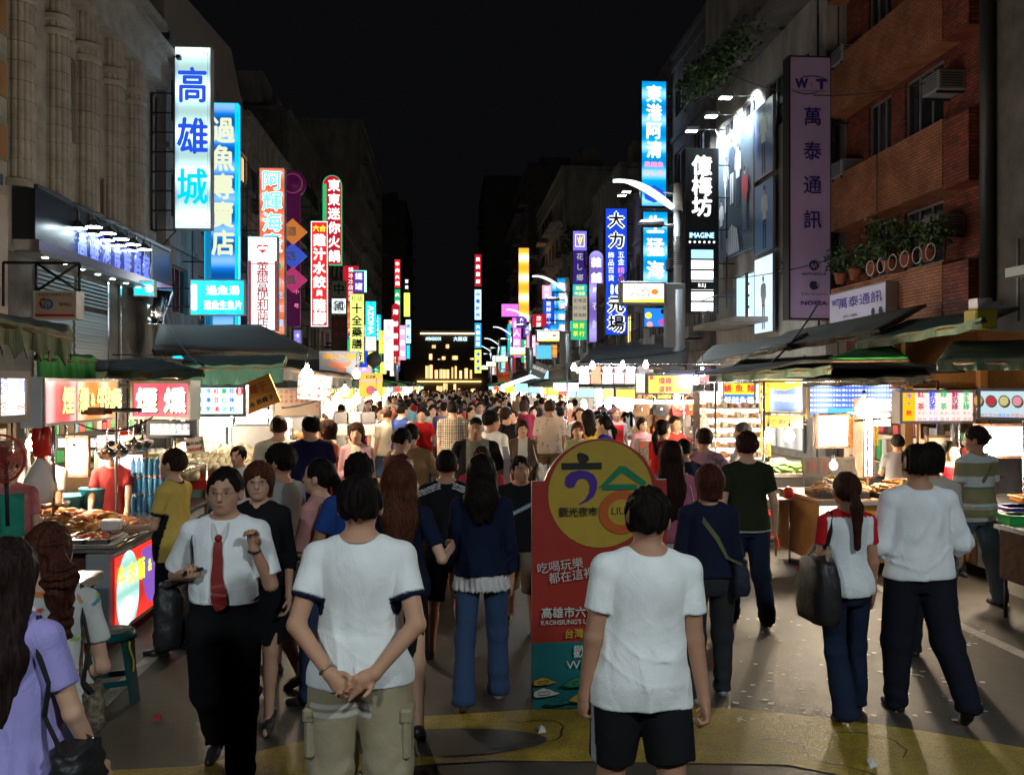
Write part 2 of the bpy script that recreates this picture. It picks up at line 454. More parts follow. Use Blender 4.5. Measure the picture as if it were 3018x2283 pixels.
def torso(g,p,tab,extra=0):
    q=(p-g.pel)@g.RT+g.pel
    return prof(q,tab)-extra
def body_mesh(g,h,fingers,curls,palms,skin,glasses=False):
    H=g.H;wd=g.wd;f=.88 if g.sex=='f' else 1.0;f *=(1+(wd-1)*.6)
    hands={s:hand_sdf(g,s,curls[s],palms[s])for s in(-1,1)}if fingers else{}
    def fn(p):
        d=torso(g,p,g.tab0)
        for s in(-1,1):
            d=smin(d,rc(p,g.tl((s*.035,-.006,.822)),g.sh[s],.026*H*f,.031*H*f),.03*H)
            d=smin(d,rc(p,g.hip[s],g.kn[s],.050*H*f,.033*H*f),.02*H)
            d=smin(d,rc(p,g.kn[s],g.an[s],.033*H*f,.021*H*f),.01*H)
            cm=g.kn[s]*.68+g.an[s]*.32
            d=smin(d,rc(p,cm+(0,-.008*H,.0),cm*.8+g.an[s]*.2,.029*H*f,.022*H*f),.02*H)
            fp=R(g.fd[s]);fv=np.array((s*.12,math.cos(fp),-math.sin(fp)))
            ft=g.an[s]+np.array((0,0,-.020*H))
            d=smin(d,rc(p,ft,ft+fv*.075*H+(0,0,-.006*H),.017*H,.012*H),.012*H)
            a=rc(p,g.sh[s],g.el[s],.0285*H*f,.0215*H*f)
            a=smin(a,rc(p,g.el[s],g.wr[s],.0225*H*f,.0148*H*f),.008*H)
            if s in hands:a=smin(a,local(hands[s],p,g.wr[s]+g.hd[s]*.07,.19,.1),.008*H)
            else:
                e=g.wr[s]+g.hd[s]*.062*H
                a=smin(a,rc(p,g.wr[s],e,.014*H,.019*H),.01*H);a=smin(a,rc(p,e,e+g.hd[s]*.025*H,.019*H,.012*H),.006*H)
            d=smin(d,a,.012*H)
        d=smin(d,rc(p,g.neck,g.tl((0,.0,.893)),.033*H*f,.031*H*f),.02*H)
        return smin(d,local(lambda x:head_sdf(g,x),p,g.hc,.105*H,.02*H),.012*H)
    pts=np.array([g.wr[-1],g.wr[1],g.el[-1],g.el[1],g.sh[-1],g.sh[1],g.an[-1],g.an[1],g.kn[1],g.kn[-1],g.hc,g.wr[1]+g.hd[1]*.13,g.wr[-1]+g.hd[-1]*.13,g.pel])
    lo=pts.min(0)-.13*H;hi=pts.max(0)+.13*H;lo[2]=min(g.an[-1][2],g.an[1][2])-.08*H
    g.lo,g.hi=lo,hi
    V,Q=sdf_mesh(fn,lo,hi,h)
    q=headp(g,V);T=np.tile(np.array(skin,np.float32),(len(V),1))
    def blob(c,r,col,k=1.0):
        e=np.linalg.norm((q-np.array(c))/np.array(r),axis=1);w=np.clip(1.6-e*1.1,0,1)[:,None]*k
        T[:]=T*(1-w)+np.array(col)*w
    dk=np.array(skin)*.25
    for s in(-1,1):
        blob((s*.0175,.046,.001),(.0078,.02,.0034),(.30,.27,.25),.9);blob((s*.0175,.047,.001),(.0046,.02,.0040),(.012,.008,.006))
        blob((s*.0185,.046,.0075),(.0095,.02,.0016),dk,.7);blob((s*.0185,.046,.0150),(.0110,.02,.0024),(.03,.02,.016),.85)
        blob((s*.005,.056,-.023),(.002,.01,.0016),dk,.8)
    blob((0,.052,-.0345),(.0125,.012,.0045),(.36,.12,.10),.75);blob((0,.055,-.0345),(.0115,.012,.0012),dk,.8)
    return V,Q,T
def person(name_loc,rz=0,label='',cat='person',group=None,skin=SKIN,top=None,bottom=None,hair=None,shoes=(.02,.02,.02),q=.012,fingers=False,curls=((30,40),(30,40)),palms=(None,None),extras=None,copyable=False,bare=False,**pose):
    """top: dict(col, sleeve 0..2, hem, ease, kind); bottom: dict(kind trousers/shorts/skirt, col, hem); hair: (kind, colour)"""
    g=figure(**pose);H=g.H
    loc=Vector(name_loc);root=empty('person',(loc.x,loc.y,loc.z),R(rz),label,cat,group)
    DZ=np.array((0,0,g.dz));rng=g.rng
    V,Q,T=body_mesh(g,q,fingers,{-1:curls[0],1:curls[1]},{-1:palms[0],1:palms[1]},skin)
    link_mesh('body',V+DZ,Q,attrmat('skin',.55,.05,60,spec=.35,var=.05),T,root)
    cl=attrmat('cloth',.95,.35,160,spec=.06,var=.06)
    g.q=q;g.root=root;g.DZ=DZ
    lo=g.lo.copy();hi=g.hi.copy()
    f=.9 if g.sex=='f' else 1.0;f *=(1+(g.wd-1)*.6)
    def tint(c,P):
        if callable(c):
            return c(((P-g.pel)@g.RT+g.pel)/H,g,P)
        return np.tile(np.array(c,np.float32),(len(P),1))
    # ---- trousers, shorts, skirt
    b=bottom or dict(kind='trousers',col=(.02,.02,.03))
    kd=b.get('kind','trousers');hem=b.get('hem',{'trousers':.03,'shorts':.27,'skirt':.29,'capri':.15}[kd]);ez=b.get('ease',1.0)
    SB=sines(rng,7,10,34,(1,1,.55));fl=b.get('flare',0)
    def fat(T):
        for r in T:
            z=r[0]/H
            r[1]=max(r[1],(np.interp(z,np.array(g.tab)[:,0]/H,np.array(g.tab)[:,1]))+.005*H)if z>.49 else r[1];r[2]=max(r[2],(np.interp(z,np.array(g.tab)[:,0]/H,np.array(g.tab)[:,2]))+.005*H)if z>.49 else r[2]
        return T
    if kd=='skirt':
        tb=[[z*H,(w+.004)*H*g.wd,(d+.006)*H*g.wd,0]for z,w,d in((hem,.105*ez,.085*ez),(.42,.103,.082),(.52,.100,.074),(.585,.083,.058))]
        def bf(p):
            q_=p.copy();th=np.arctan2(p[:,1],p[:,0]);return prof(q_,tb)+.0035*H*np.sin(th*13+3*wob(p,SB))*np.clip((.5*H-p[:,2])/(.2*H),0,1)
    else:
        tb=[[z*H,w*H*g.wd,d*H*g.wd,y*H]for z,w,d,y in((.455,.070,.062,0),(.48,.095,.070,-.002),(.52,.104,.076,-.005),(.57,.096,.070,-.001),(.605,.088,.062,0))];fat(tb)
        def bf(p):
            d=prof(p,tb)
            for s in(-1,1):
                a=rc(p,g.hip[s],g.kn[s],.057*H*f*ez,.046*H*f*ez)
                if hem<.26:
                    k2=g.an[s]+(g.an[s]-g.kn[s])*.03
                    a=smin(a,rc(p,g.kn[s],k2,.045*H*f*ez,(.036+fl*.016)*H*ez),.02*H)
                if hem>=.26:
                    ax=(g.kn[s]-g.hip[s]);L=np.linalg.norm(ax);ax=ax/L
                    a=smax(a,(p-g.hip[s])@ax-(.50-hem)*H,.004*H)
                elif hem>.05:
                    ax=(g.an[s]-g.kn[s]);L=np.linalg.norm(ax);ax=ax/L
                    a=smax(a,(p-g.kn[s])@ax-(.265-hem)*H,.004*H)
                elif hem>0:
                    a=smax(a,(g.an[s][2]-.022*H)-p[:,2],.004*H)
                d=smin(d,a,.014*H)
            kz=.30*H;w=wob(p,SB);fold=np.sin(p[:,2]*85/H+2.2*w)*np.exp(-((p[:,2]-.06*H)/(.07*H))**2)
            return d+(.0026*w+.0030*fold+.002*np.sin(p[:,2]*60/H+3*w)*np.exp(-((p[:,2]-.28*H)/(.05*H))**2))*H
    V,Q=sdf_mesh(bf,lo,np.array((hi[0],hi[1],.64*H)),q)
    link_mesh('skirt' if kd=='skirt' else('shorts' if hem>=.26 else 'trousers'),V+DZ,Q,cl,tint(b.get('col',(.02,.02,.03)),V),root)
    # ---- shirt
    t=top or dict(col=(.8,.8,.8));sl=t.get('sleeve',.62);ht=t.get('hem',.49);ea=t.get('ease',1.0);bl=pose.get('belly',0)
    base=np.array(g.tab)/H
    zs=np.array([ht,.52,.57,.62,.68,.74,.785,.812,.832]);zs=zs[zs>=ht]
    tt=[]
    chw=np.interp(.74,base[:,0],base[:,1]);chd=np.interp(.74,base[:,0],base[:,2])
    for z in zs:
        w=np.interp(z,base[:,0],base[:,1]);d_=np.interp(z,base[:,0],base[:,2]);c_=np.interp(z,base[:,0],base[:,3])
        lo_=np.clip((.76-z)/.10,0,1)
        w2=max(w+.004,(chw*.985*ea+.004)*lo_+w*(1-lo_))if ea>.5 else w+.003
        d2=max(d_+.004,(chd*1.0*ea+.004)*lo_+d_*(1-lo_))if ea>.5 else d_+.003
        if z<.61 and ht<=.56:w2=max(w2,np.interp(z,[.455,.48,.52,.57,.605],[.09,.100,.109,.102,.094])+.006);d2=max(d2,np.interp(z,[.455,.48,.52,.57,.605],[.072,.078,.084,.078,.070])+.006)
        tt.append([z*H,(w2+.004)*H,(d2+.004)*H,c_*H])
    if t.get('blouse'):tt[0][1]=(np.interp(ht,base[:,0],base[:,1])+.007)*H;tt[0][2]=(np.interp(ht,base[:,0],base[:,2])+.007)*H
    tt=smt(tt)
    SS=sines(rng,6,6,22,(1,1,.5));S2=sines(rng,6,35,95,(1,1,.45))
    nk=t.get('neck',.030);fx=t.get('flare',0);wr_=t.get('wrinkle',1.0);sw_=t.get('sleeve_r',1.0)
    pw={s:(g.wr[s]-g.el[s])/np.linalg.norm(g.wr[s]-g.el[s])for s in(-1,1)}
    pu={s:(g.el[s]-g.sh[s])/np.linalg.norm(g.el[s]-g.sh[s])for s in(-1,1)}
    def tf(p):
        qq=(p-g.pel)@g.RT+g.pel
        d=prof(qq,tt)
        for s in(-1,1):
            r0=.0345*f*H
            d=smin(d,rc(p,g.tl((s*.04,-.006,.820)),g.sh[s],.028*H*f,r0*1.02),.028*H)
            if sl>0:
                a=rc(p,g.sh[s],g.el[s],r0,r0*(1.04 if sl<1.05 else .9)*sw_)
                if sl<1:a=smax(a,(p-g.sh[s])@pu[s]-sl*.172*H,.003*H)
                else:
                    a2=rc(p,g.el[s],g.wr[s],r0*.88*sw_,.022*H*sw_)
                    a2=smax(a2,(p-g.el[s])@pw[s]-(sl-1)*.148*H,.003*H);a=smin(a,a2,.012*H)
                d=smin(d,a,.010*H)
            else:
                d=smax(d,-(rc(p,g.sh[s]+g.RT@np.array((s*.012,0,0))*H,g.el[s],.030*H*f,.03*H*f)),.006*H)
        w=wob(qq,SS);w2=wob(qq,S2)
        zz=qq[:,2]/H
        amp=np.clip((.80-zz)/.12,.15,1)*wr_
        fo=1-np.abs(np.sin(qq[:,0]*21/H+zz*7*np.sign(qq[:,0])+1.5*w));f2=1-np.abs(np.sin(zz*34+qq[:,0]*9/H+1.8*w))
        d=d+(.0020*w+.0013*w2)*amp*H-amp*H*(.0068*fo**3*np.clip((.72-zz)/.16,0,1)+.0038*f2**4*np.exp(-((zz-.575)/.06)**2))
        if not t.get('blouse')and ht<.56:d=smin(d,smax(bf(p)-.0045*H,zz-.60,.01*H),.012*H)
        if fx:d=d-fx*H*np.clip((ht+.09-zz)/.09,0,1)*(1+.5*np.sin(np.arctan2(qq[:,1],qq[:,0])*17))
        d=smax(d,(ht*H+.004*H*np.sin(qq[:,0]*14+w))-qq[:,2],.004*H)
        nc=g.tl((0,.012,.862))
        nr=rc(p,g.tl((0,.006,.846)),g.tl((0,.02,.90)),nk*H,nk*1.3*H);d=d-.0028*H*np.exp(-((nr-.005*H)/(.0055*H))**2)
        d=smax(d,-nr,.004*H)
        if t.get('vneck'):
            d=smax(d,-rc(p,g.tl((0,.085,t['vneck'])),g.tl((0,.05,.86)),.004*H,.034*H),.004*H)
        return d
    V,Q=sdf_mesh(tf,np.array((lo[0],lo[1],min((ht-.05)*H,lo[2]+.1)if pose.get('lean',0)>15 else min(ht*H-.04,min(g.wr[1][2],g.wr[-1][2],g.el[1][2])-.05))),np.array((hi[0],hi[1],.90*H)),q)
    link_mesh(t.get('name','shirt'),V+DZ,Q,cl,tint(t.get('col',(.8,.8,.8)),V),root)
    g.tf=tf;g.bf=bf
    # ---- hair
    hk,hc=(hair or('short',HAIRC))[:2]
    SH=sines(rng,7,130,330,(1,1,.22));SW=sines(rng,4,30,60)
    def hf(p):
        x=(p-g.hc)@g.RH/(H*1.09)
        w=wob(x*H,SH);wv=wob(x*H,SW)
        if hk=='buzz':
            d=ell(x,(0,-.008,.011),(.0465,.0578,.0582));d=smax(d,(.022-.55*(x[:,1]<.0)*0)-(x[:,2]-(x[:,1]-.02)*-.9),.006);return d*H
        th={'short':-.001,'spiky':.001,'bob':.005,'long':.004,'pony':-.001,'tuft':.0}.get(hk,0)
        d=ell(x,(0,-.011,.013),(.051+th,.0605+th,.0605+th))
        # open the face
        fr=x[:,1];z=x[:,2]
        hl=.036 if hk in('pony','swept')else .028
        hl2={'bob':.024,'long':.028}.get(hk,hl)
        face=smax(.006-fr+np.clip(-z,0,.05)*.25,(np.hypot(x[:,0]/.0455,(z+.045)/(hl2+.045))-1)*.045+.0035*np.sin(x[:,0]*150+2*w)*(hk not in('pony','swept')),.006)
        d=smax(d,-face,.006)
        nape={'short':-.030,'spiky':-.029,'pony':-.044,'swept':-.030}.get(hk,-.05)
        d=smax(d,np.where(fr>-.012,-.012,nape)-z,.012)if hk in('short','spiky','pony','swept')else d
        if hk=='bob':
            e=rc(x*[1,1,1],(0,-.016,-.005),(0,-.020,-.060),.052,.046);e=smax(e,-.070-z,.006);e=smax(e,-(smax(.002-fr,np.abs(x[:,0])-.042,.004)),.005);d=smin(d,e,.01)
        if hk=='long':
            L=hair[2]if hair and len(hair)>2 else .23
            xx=x*np.array([.78,1.25,1]);e=rc(xx,(0,-.026,0),(0,-.070,-L*.55),.045,.047);e=smin(e,rc(xx,(0,-.070,-L*.55),(0,-.082,-L),.047,.030),.02)
            e=smax(e,-(smax(-.004-fr,np.abs(x[:,0])-.043,.004)),.006);e=smax(e,-L*1.05+.012*np.sin(x[:,0]*120+w)-z,.006);d=smin(d,e,.012)
        if hk in('pony','curly'):
            L=hair[2]if hair and len(hair)>2 else .20;cr=1.6 if hk=='curly' else 1.0
            b0=(0,-.060,.012);b1=(0,-.088,-.05);b2=(.004,-.086,-L)
            e=smin(rc(x,b0,b1,.014*cr,.022*cr),rc(x,b1,b2,.022*cr,.012*cr),.012);d=smin(d,e,.008)
            if hk=='curly':d=d+.004*np.sin(z*190+3*wv+x[:,0]*60)*np.clip(-(x[:,1]+.05)*40,0,1)
        amp=.0015 if hk!='spiky' else .0032
        return(d+amp*w+.0010*wv)*H
    if hk!='bald':
        Lh=(.26 if hk in('long','pony','curly')else .10)*H
        lo2=g.hc-np.array((.10,.16,.10+(Lh if hk in('long','pony','curly')else 0)));hi2=g.hc+.13
        if hk in('long','pony','curly'):lo2[:2]-=.12;hi2[:2]+=.10
        V,Q=sdf_mesh(hf,lo2,hi2,min(q*.78,.009)if q<.016 else q)
        link_mesh('hair',V+DZ,Q,attrmat('hair',.62,1.0,150,(1,1,.08),spec=.07,var=.6,fine=110),tint(hc,V),root)
    # ---- shoes
    if shoes is not None and q<.02:
        for s in(-1,1):
            fp=R(g.fd[s]);fv=np.array((s*.12,math.cos(fp),-math.sin(fp)));up=np.array((0,math.sin(fp),math.cos(fp)))
            a0=g.an[s]+(0,-.006*H,-.012*H);hl=g.an[s]-up*.024*H-fv*.014*H
            def sf(p):
                d=rc(p,hl,hl+fv*.062*H,.0185*H,.019*H);d=smin(d,rc(p,hl+fv*.06*H,hl+fv*.098*H-up*.003*H,.021*H,.016*H),.01*H)
                if not bare:d=smin(d,rc(p,hl,a0,.020*H,.021*H),.012*H)
                return smax(d,-((p-hl)@up)-.0175*H,.003*H)
            V,Q=sdf_mesh(sf,g.an[s]-.12*H,g.an[s]+.13*H,q)
            link_mesh('shoe',V+DZ,Q,attrmat('shoe_leather',.4,.1,80,spec=.5),tint(shoes,V),root)
    if extras:extras(g,root)
    return g
def snap(g,p,fn=None,off=.004,it=6):
    """move a point onto a garment's surface"""
    fn=fn or g.tf;p=np.array(p,float).reshape(1,3);e=.006
    for _ in range(it):
        d=fn(p)[0]-off
        gr=np.array([fn(p+v)[0]-fn(p-v)[0]for v in np.eye(3)*e])/(2*e)
        n=np.linalg.norm(gr)or 1;p=p-(gr/n*d*.9).reshape(1,3)
    return p[0]
def ribbon(g,name,pts,width,m,root,thick=.004,fn=None,off=.004,snapit=True,wdir=None):
    """a flat strap laid on the clothes along a polyline (person coordinates)"""
    P=[]
    pts=[np.array(x,float)for x in pts]
    for a,b in zip(pts[:-1],pts[1:]):
        for t in np.linspace(0,1,8,endpoint=False):P.append(a+(b-a)*t)
    P.append(pts[-1])
    if snapit:P=[snap(g,x,fn,off)for x in P]
    P=[Vector(x)for x in P];mb=MB();V=[];F=[];n=len(P);c=Vector(g.pel);wl_=width if isinstance(width,(list,tuple))else[width,width]
    for i,x in enumerate(P):
        t=(P[min(i+1,n-1)]-P[max(i-1,0)]).normalized();o=Vector((x.x-c.x,x.y-c.y,0));o=o.normalized()if o.length>1e-4 else Vector((0,1,0))
        if x.z>g.tl((0,0,.80))[2]:o=(o+Vector((0,0,1.2))).normalized()
        sd=Vector(wdir)if wdir else t.cross(o).normalized();nn=o
        hw=float(np.interp(i/(n-1),np.linspace(0,1,len(wl_)),wl_))/2
        for q in(sd*hw,sd*hw+nn*thick,-sd*hw+nn*thick,-sd*hw):V.append(tuple(x+q))
    for i in range(n-1):
        for k in range(4):F.append([i*4+k,i*4+(k+1)%4,(i+1)*4+(k+1)%4,(i+1)*4+k])
    F.append([3,2,1,0]);F.append([(n-1)*4+k for k in range(4)])
    mb.add(V,F,m,False);o=mb.build(name,root);o.location=(0,0,g.dz)if root==g.root else(0,0,0);return o
def spot(u,vtop,Y):
    """ground point under a pixel at depth Y, and the height that puts the crown of the head at vtop"""
    p=at(u,vtop,Y)
    return(p.x,p.y,0),p.z
# ------------------------------------------------------------ ground
K=1.36438
def A(u,v,Y):return at(u*K,v*K,Y)
def G(u,v):return gnd(u*K,v*K)
def AX(u,v,X):return onx(u*K,v*K,X)
def asphalt(name,col,col2):
    m=bpy.data.materials.new(name);m.use_nodes=True;nt=m.node_tree;p=_pr(m);L=nt.links
    tc=nt.nodes.new('ShaderNodeTexCoord')
    def noise(sc,det=6,ro=.6):
        n=nt.nodes.new('ShaderNodeTexNoise');n.inputs['Scale'].default_value=sc;n.inputs['Detail'].default_value=det;n.inputs['Roughness'].default_value=ro
        L.new(tc.outputs['Object'],n.inputs['Vector']);return n
    big=noise(.55,8,.7);fin=noise(95,3);mid=noise(7,6,.7)
    r=nt.nodes.new('ShaderNodeValToRGB');r.color_ramp.elements[0].position=.32;r.color_ramp.elements[1].position=.7
    r.color_ramp.elements[0].color=(*col2,1);r.color_ramp.elements[1].color=(*col,1);L.new(big.outputs['Fac'],r.inputs[0])
    m1=nt.nodes.new('ShaderNodeMix');m1.data_type='RGBA';m1.blend_type='MULTIPLY';m1.inputs[0].default_value=.75
    r2=nt.nodes.new('ShaderNodeValToRGB');r2.color_ramp.elements[0].position=.3;r2.color_ramp.elements[1].position=.72;r2.color_ramp.elements[0].color=(.35,.35,.35,1);r2.color_ramp.elements[1].color=(1.5,1.5,1.5,1)
    L.new(fin.outputs['Fac'],r2.inputs[0]);L.new(r.outputs[0],m1.inputs[6]);L.new(r2.outputs[0],m1.inputs[7])
    m2=nt.nodes.new('ShaderNodeMix');m2.data_type='RGBA';m2.blend_type='MULTIPLY';m2.inputs[0].default_value=.5
    r3=nt.nodes.new('ShaderNodeValToRGB');r3.color_ramp.elements[0].position=.38;r3.color_ramp.elements[1].position=.6;r3.color_ramp.elements[0].color=(.45,.45,.42,1);r3.color_ramp.elements[1].color=(1,1,1,1)
    L.new(mid.outputs['Fac'],r3.inputs[0]);L.new(m1.outputs[2],m2.inputs[6]);L.new(r3.outputs[0],m2.inputs[7]);L.new(m2.outputs[2],p.inputs['Base Color'])
    b=nt.nodes.new('ShaderNodeBump');b.inputs['Strength'].default_value=.6;b.inputs['Distance'].default_value=.006;L.new(fin.outputs['Fac'],b.inputs['Height']);L.new(b.outputs[0],p.inputs['Normal'])
    rr=nt.nodes.new('ShaderNodeMapRange');rr.inputs[3].default_value=.35;rr.inputs[4].default_value=.75;L.new(mid.outputs['Fac'],rr.inputs[0]);L.new(rr.outputs[0],p.inputs['Roughness'])
    p.inputs['Specular IOR Level'].default_value=.4
    return m
aspm=asphalt('asphalt',(.072,.060,.049),(.038,.032,.027))
ylw=asphalt('road_paint_yellow',(.46,.31,.035),(.20,.14,.020))
wht=asphalt('road_paint_white',(.62,.60,.56),(.38,.36,.34))
MB().quad((-60,-30,0),(70,-30,0),(70,400,0),(-60,400,0),aspm).build('road')['kind']='structure'
def flat(name,pts,m,z=.004):
    mb=MB();mb.add([(p[0],p[1],z)for p in pts],[list(range(len(pts)))],m)
    tag(mb.build(name),kind='structure')
def line(name,x0,y0,x1,y1,w,m):flat(name,[(x0-w/2,y0),(x0+w/2,y0),(x1+w/2,y1),(x1-w/2,y1)],m)
gl=G(381,1367);g2=G(290,1452)
line('lane_marking',gl.x+.02,1.0,gl.x,70,.11,wht)
gr=G(2056,1374);line('lane_marking',gr.x+.3,1.0,gr.x-.1,70,.12,wht)
top_e=[G(u,v)for u,v in((-60,1672),(150,1668),(420,1655),(560,1622),(700,1590),(900,1548),(1150,1533),(1400,1529),(1580,1529),(1800,1552),(2000,1580),(2300,1630),(2700,1700))]
bot_e=[Vector((p.x,p.y,0))for p in(G(2700,1900),G(1900,1690),G(1700,1652),(G(1290,1645)),G(1080,1643),G(950,1650),G(600,1680),G(300,1700),G(-60,1720))]
flat('painted_marking',top_e+bot_e,ylw)
ec=G(955,1604);flat('painted_marking',[(ec.x+.62*math.cos(a),ec.y+.21*math.sin(a))for a in[2*math.pi*i/40 for i in range(40)]],aspm,.008)
# pavements under the arcades
pvm=mat('pavement_tile',(.20,.17,.15),.6,bump=.3,bscale=12,var=.4,vscale=3)
for x0,x1 in((-14,-7.0),(8.0,15)):
    MB().box((x0,5,0),(x1,140,.13),pvm).build('pavement')['kind']='structure'
rng0=random.Random(4)
tar=mat('tar_seam',(.012,.011,.010),.5);lit_=[mat('litter_white',(.6,.58,.55),.7),mat('litter_red',(.45,.04,.03),.6)]
for i,(u,v,a,n)in enumerate(((1640,1600,.5,16),(1760,1290,1.2,22),(300,1600,.9,14),(1100,1560,.2,18),(1950,1640,.3,14),(700,1500,1.5,16))):
    p=G(u,v);x,y=p.x,p.y;P=[]
    for k in range(n):P.append((x,y));a+=rng0.uniform(-.7,.7);x+=.07*math.cos(a);y+=.07*math.sin(a)
    mb=MB()
    for(x0,y0),(x1,y1)in zip(P[:-1],P[1:]):
        d=Vector((y0-y1,x1-x0)).normalized()*rng0.uniform(.0025,.006);mb.add([(x0-d.x,y0-d.y,.0105),(x1-d.x,y1-d.y,.0105),(x1+d.x,y1+d.y,.0105),(x0+d.x,y0+d.y,.0105)],[(0,1,2,3)],tar)
    tag(mb.build('road_crack'),kind='structure')
for i,(u,v)in enumerate(((1163,1586),(1720,1232),(640,1520),(1540,1440),(1880,1660),(330,1560))):
    p=G(u,v);mb=MB();mb.add([(0,0,.001),(.05,.01,.004),(.045,.04,.02),(.0,.045,.03),(.02,.02,.045)],[(0,1,4),(1,2,4),(2,3,4),(3,0,4),(0,3,2,1)],lit_[i%2 if i else 0]);tag(mb.build('crumpled_paper',None,(p.x,p.y,.006)),'small crumpled %s scrap on the road, %s'%(('white','red')[i%2 if i else 0],('before the red board','by the noodle table','left of the khaki trousers','behind the plain white tee man','at the bottom right','near the green stool')[i]),'litter')
fm=mat('worn_paint_chips',(.62,.58,.50),.6)
mb=MB()
for i in range(150):
    u=rng0.uniform(1560,2130);v=rng0.uniform(1330,1560);p=G(u,v);s=rng0.uniform(.008,.028);a=rng0.uniform(0,3)
    q=[(p.x+s*math.cos(a+k*1.57+.2*(k%2))*(1.4 if k%2 else .8),p.y+s*math.sin(a+k*1.57),.006)for k in range(4)]
    mb.add(q,[(0,1,2,3)],fm)
tag(mb.build('paint_flecks'),'worn white flecks of paint scattered over the asphalt','paint flecks',kind='stuff')
# ------------------------------------------------------------ building materials
def brickmat(name,c1,c2,mort,sc=1.0,bw=.22,bh=.065):
    m=bpy.data.materials.new(name);m.use_nodes=True;nt=m.node_tree;p=_pr(m);L=nt.links
    tc=nt.nodes.new('ShaderNodeTexCoord');sx=nt.nodes.new('ShaderNodeSeparateXYZ');L.new(tc.outputs['Object'],sx.inputs[0])
    ad=nt.nodes.new('ShaderNodeMath');ad.operation='ADD';L.new(sx.outputs[0],ad.inputs[0]);L.new(sx.outputs[1],ad.inputs[1])
    cb=nt.nodes.new('ShaderNodeCombineXYZ');L.new(ad.outputs[0],cb.inputs[0]);L.new(sx.outputs[2],cb.inputs[1])
    b=nt.nodes.new('ShaderNodeTexBrick');L.new(cb.outputs[0],b.inputs['Vector'])
    b.inputs['Color1'].default_value=(*c1,1);b.inputs['Color2'].default_value=(*c2,1);b.inputs['Mortar'].default_value=(*mort,1)
    b.inputs['Scale'].default_value=sc;b.inputs['Brick Width'].default_value=bw;b.inputs['Row Height'].default_value=bh;b.inputs['Mortar Size'].default_value=.008;b.inputs['Bias'].default_value=0
    n=nt.nodes.new('ShaderNodeTexNoise');n.inputs['Scale'].default_value=1.6;n.inputs['Detail'].default_value=8;L.new(tc.outputs['Object'],n.inputs['Vector'])
    r=nt.nodes.new('ShaderNodeValToRGB');r.color_ramp.elements[0].position=.3;r.color_ramp.elements[1].position=.65;r.color_ramp.elements[0].color=(.45,.42,.40,1);r.color_ramp.elements[1].color=(1,1,1,1);L.new(n.outputs['Fac'],r.inputs[0])
    mx=nt.nodes.new('ShaderNodeMix');mx.data_type='RGBA';mx.blend_type='MULTIPLY';mx.inputs[0].default_value=.8;L.new(b.outputs[0],mx.inputs[6]);L.new(r.outputs[0],mx.inputs[7]);L.new(mx.outputs[2],p.inputs['Base Color'])
    bp=nt.nodes.new('ShaderNodeBump');bp.inputs['Strength'].default_value=.5;bp.inputs['Distance'].default_value=.01;L.new(b.outputs['Fac'],bp.inputs['Height']);bp.invert=True;L.new(bp.outputs[0],p.inputs['Normal'])
    p.inputs['Roughness'].default_value=.7;p.inputs['Specular IOR Level'].default_value=.25
    return m
orange_brick=brickmat('orange_brick',(.45,.175,.080),(.35,.13,.062),(.09,.06,.045))
dark_brick=brickmat('dark_red_brick',(.34,.08,.045),(.15,.045,.032),(.05,.03,.025),1,.2,.07)
stone=mat('cream_stone',(.40,.375,.33),.8,bump=.3,bscale=14,var=.35,vscale=2.2)
conc=mat('stained_concrete',(.36,.34,.31),.85,bump=.5,bscale=9,var=.55,vscale=1.3,stretch=(1,1,.4))
conc2=mat('pale_concrete',(.50,.47,.43),.85,bump=.4,bscale=9,var=.5,vscale=1.1,stretch=(1,1,.35))
dkconc=mat('sooty_shaded_concrete',(.16,.145,.135),.9,bump=.4,bscale=8,var=.5,vscale=1.5)  # on the lower facade walls its darkness stands in for arcade shade
glassd=mat('dark_window_glass',(.012,.016,.02),.12,spec=.7)
alu=mat('aluminium_frame',(.30,.30,.30),.45,.6)
steel=mat('stainless_steel',(.55,.55,.55),.22,.95,bump=.04,bscale=6)
chrome=mat('polished_steel',(.85,.88,.90),.16,1.0)
dksteel=mat('dark_steel',(.045,.045,.05),.5,.5)
rust=mat('rusty_steel',(.16,.085,.05),.8,.2,var=.6,vscale=12)
greymet=mat('grey_painted_metal',(.30,.31,.32),.5,.2,var=.2,vscale=4)
whitep=mat('white_painted_metal',(.62,.62,.60),.45,var=.12,vscale=5)
litwin=glowmat('lit_window',(1,.62,.22),1.6)
coolwin=glowmat('cool_lit_window',(.6,.9,1),.8)
curt=mat('curtain_cloth',(.22,.20,.24),.9,var=.4,vscale=3,stretch=(6,6,.5))
def win(par,x,y,z0,z1,w,side,lit=None,nm='window',n=3,rec=.10):
    """a sliding window in a street-parallel facade at plane x; side +1 faces -X (right of the street)"""
    s=-side;mb=MB();f=.05
    fx=x+side*rec
    mb.box((min(fx,fx+s*.03),y,z0),(max(fx,fx+s*.03),y+w,z0+f),alu);mb.box((min(fx,fx+s*.03),y,z1-f),(max(fx,fx+s*.03),y+w,z1),alu)
    for i in range(n+1):
        yy=y+(w-f)*i/n;mb.box((min(fx,fx+s*.035),yy,z0+f),(max(fx,fx+s*.035),yy+f,z1-f),alu)
    o=mb.build(nm,par)
    g=MB();g.box((min(fx,fx+side*.02)+side*.004,y+.01,z0+.01),(max(fx,fx+side*.02)+side*.004,y+w-.01,z1-.01),lit or glassd);g.build('pane',o)
    return o
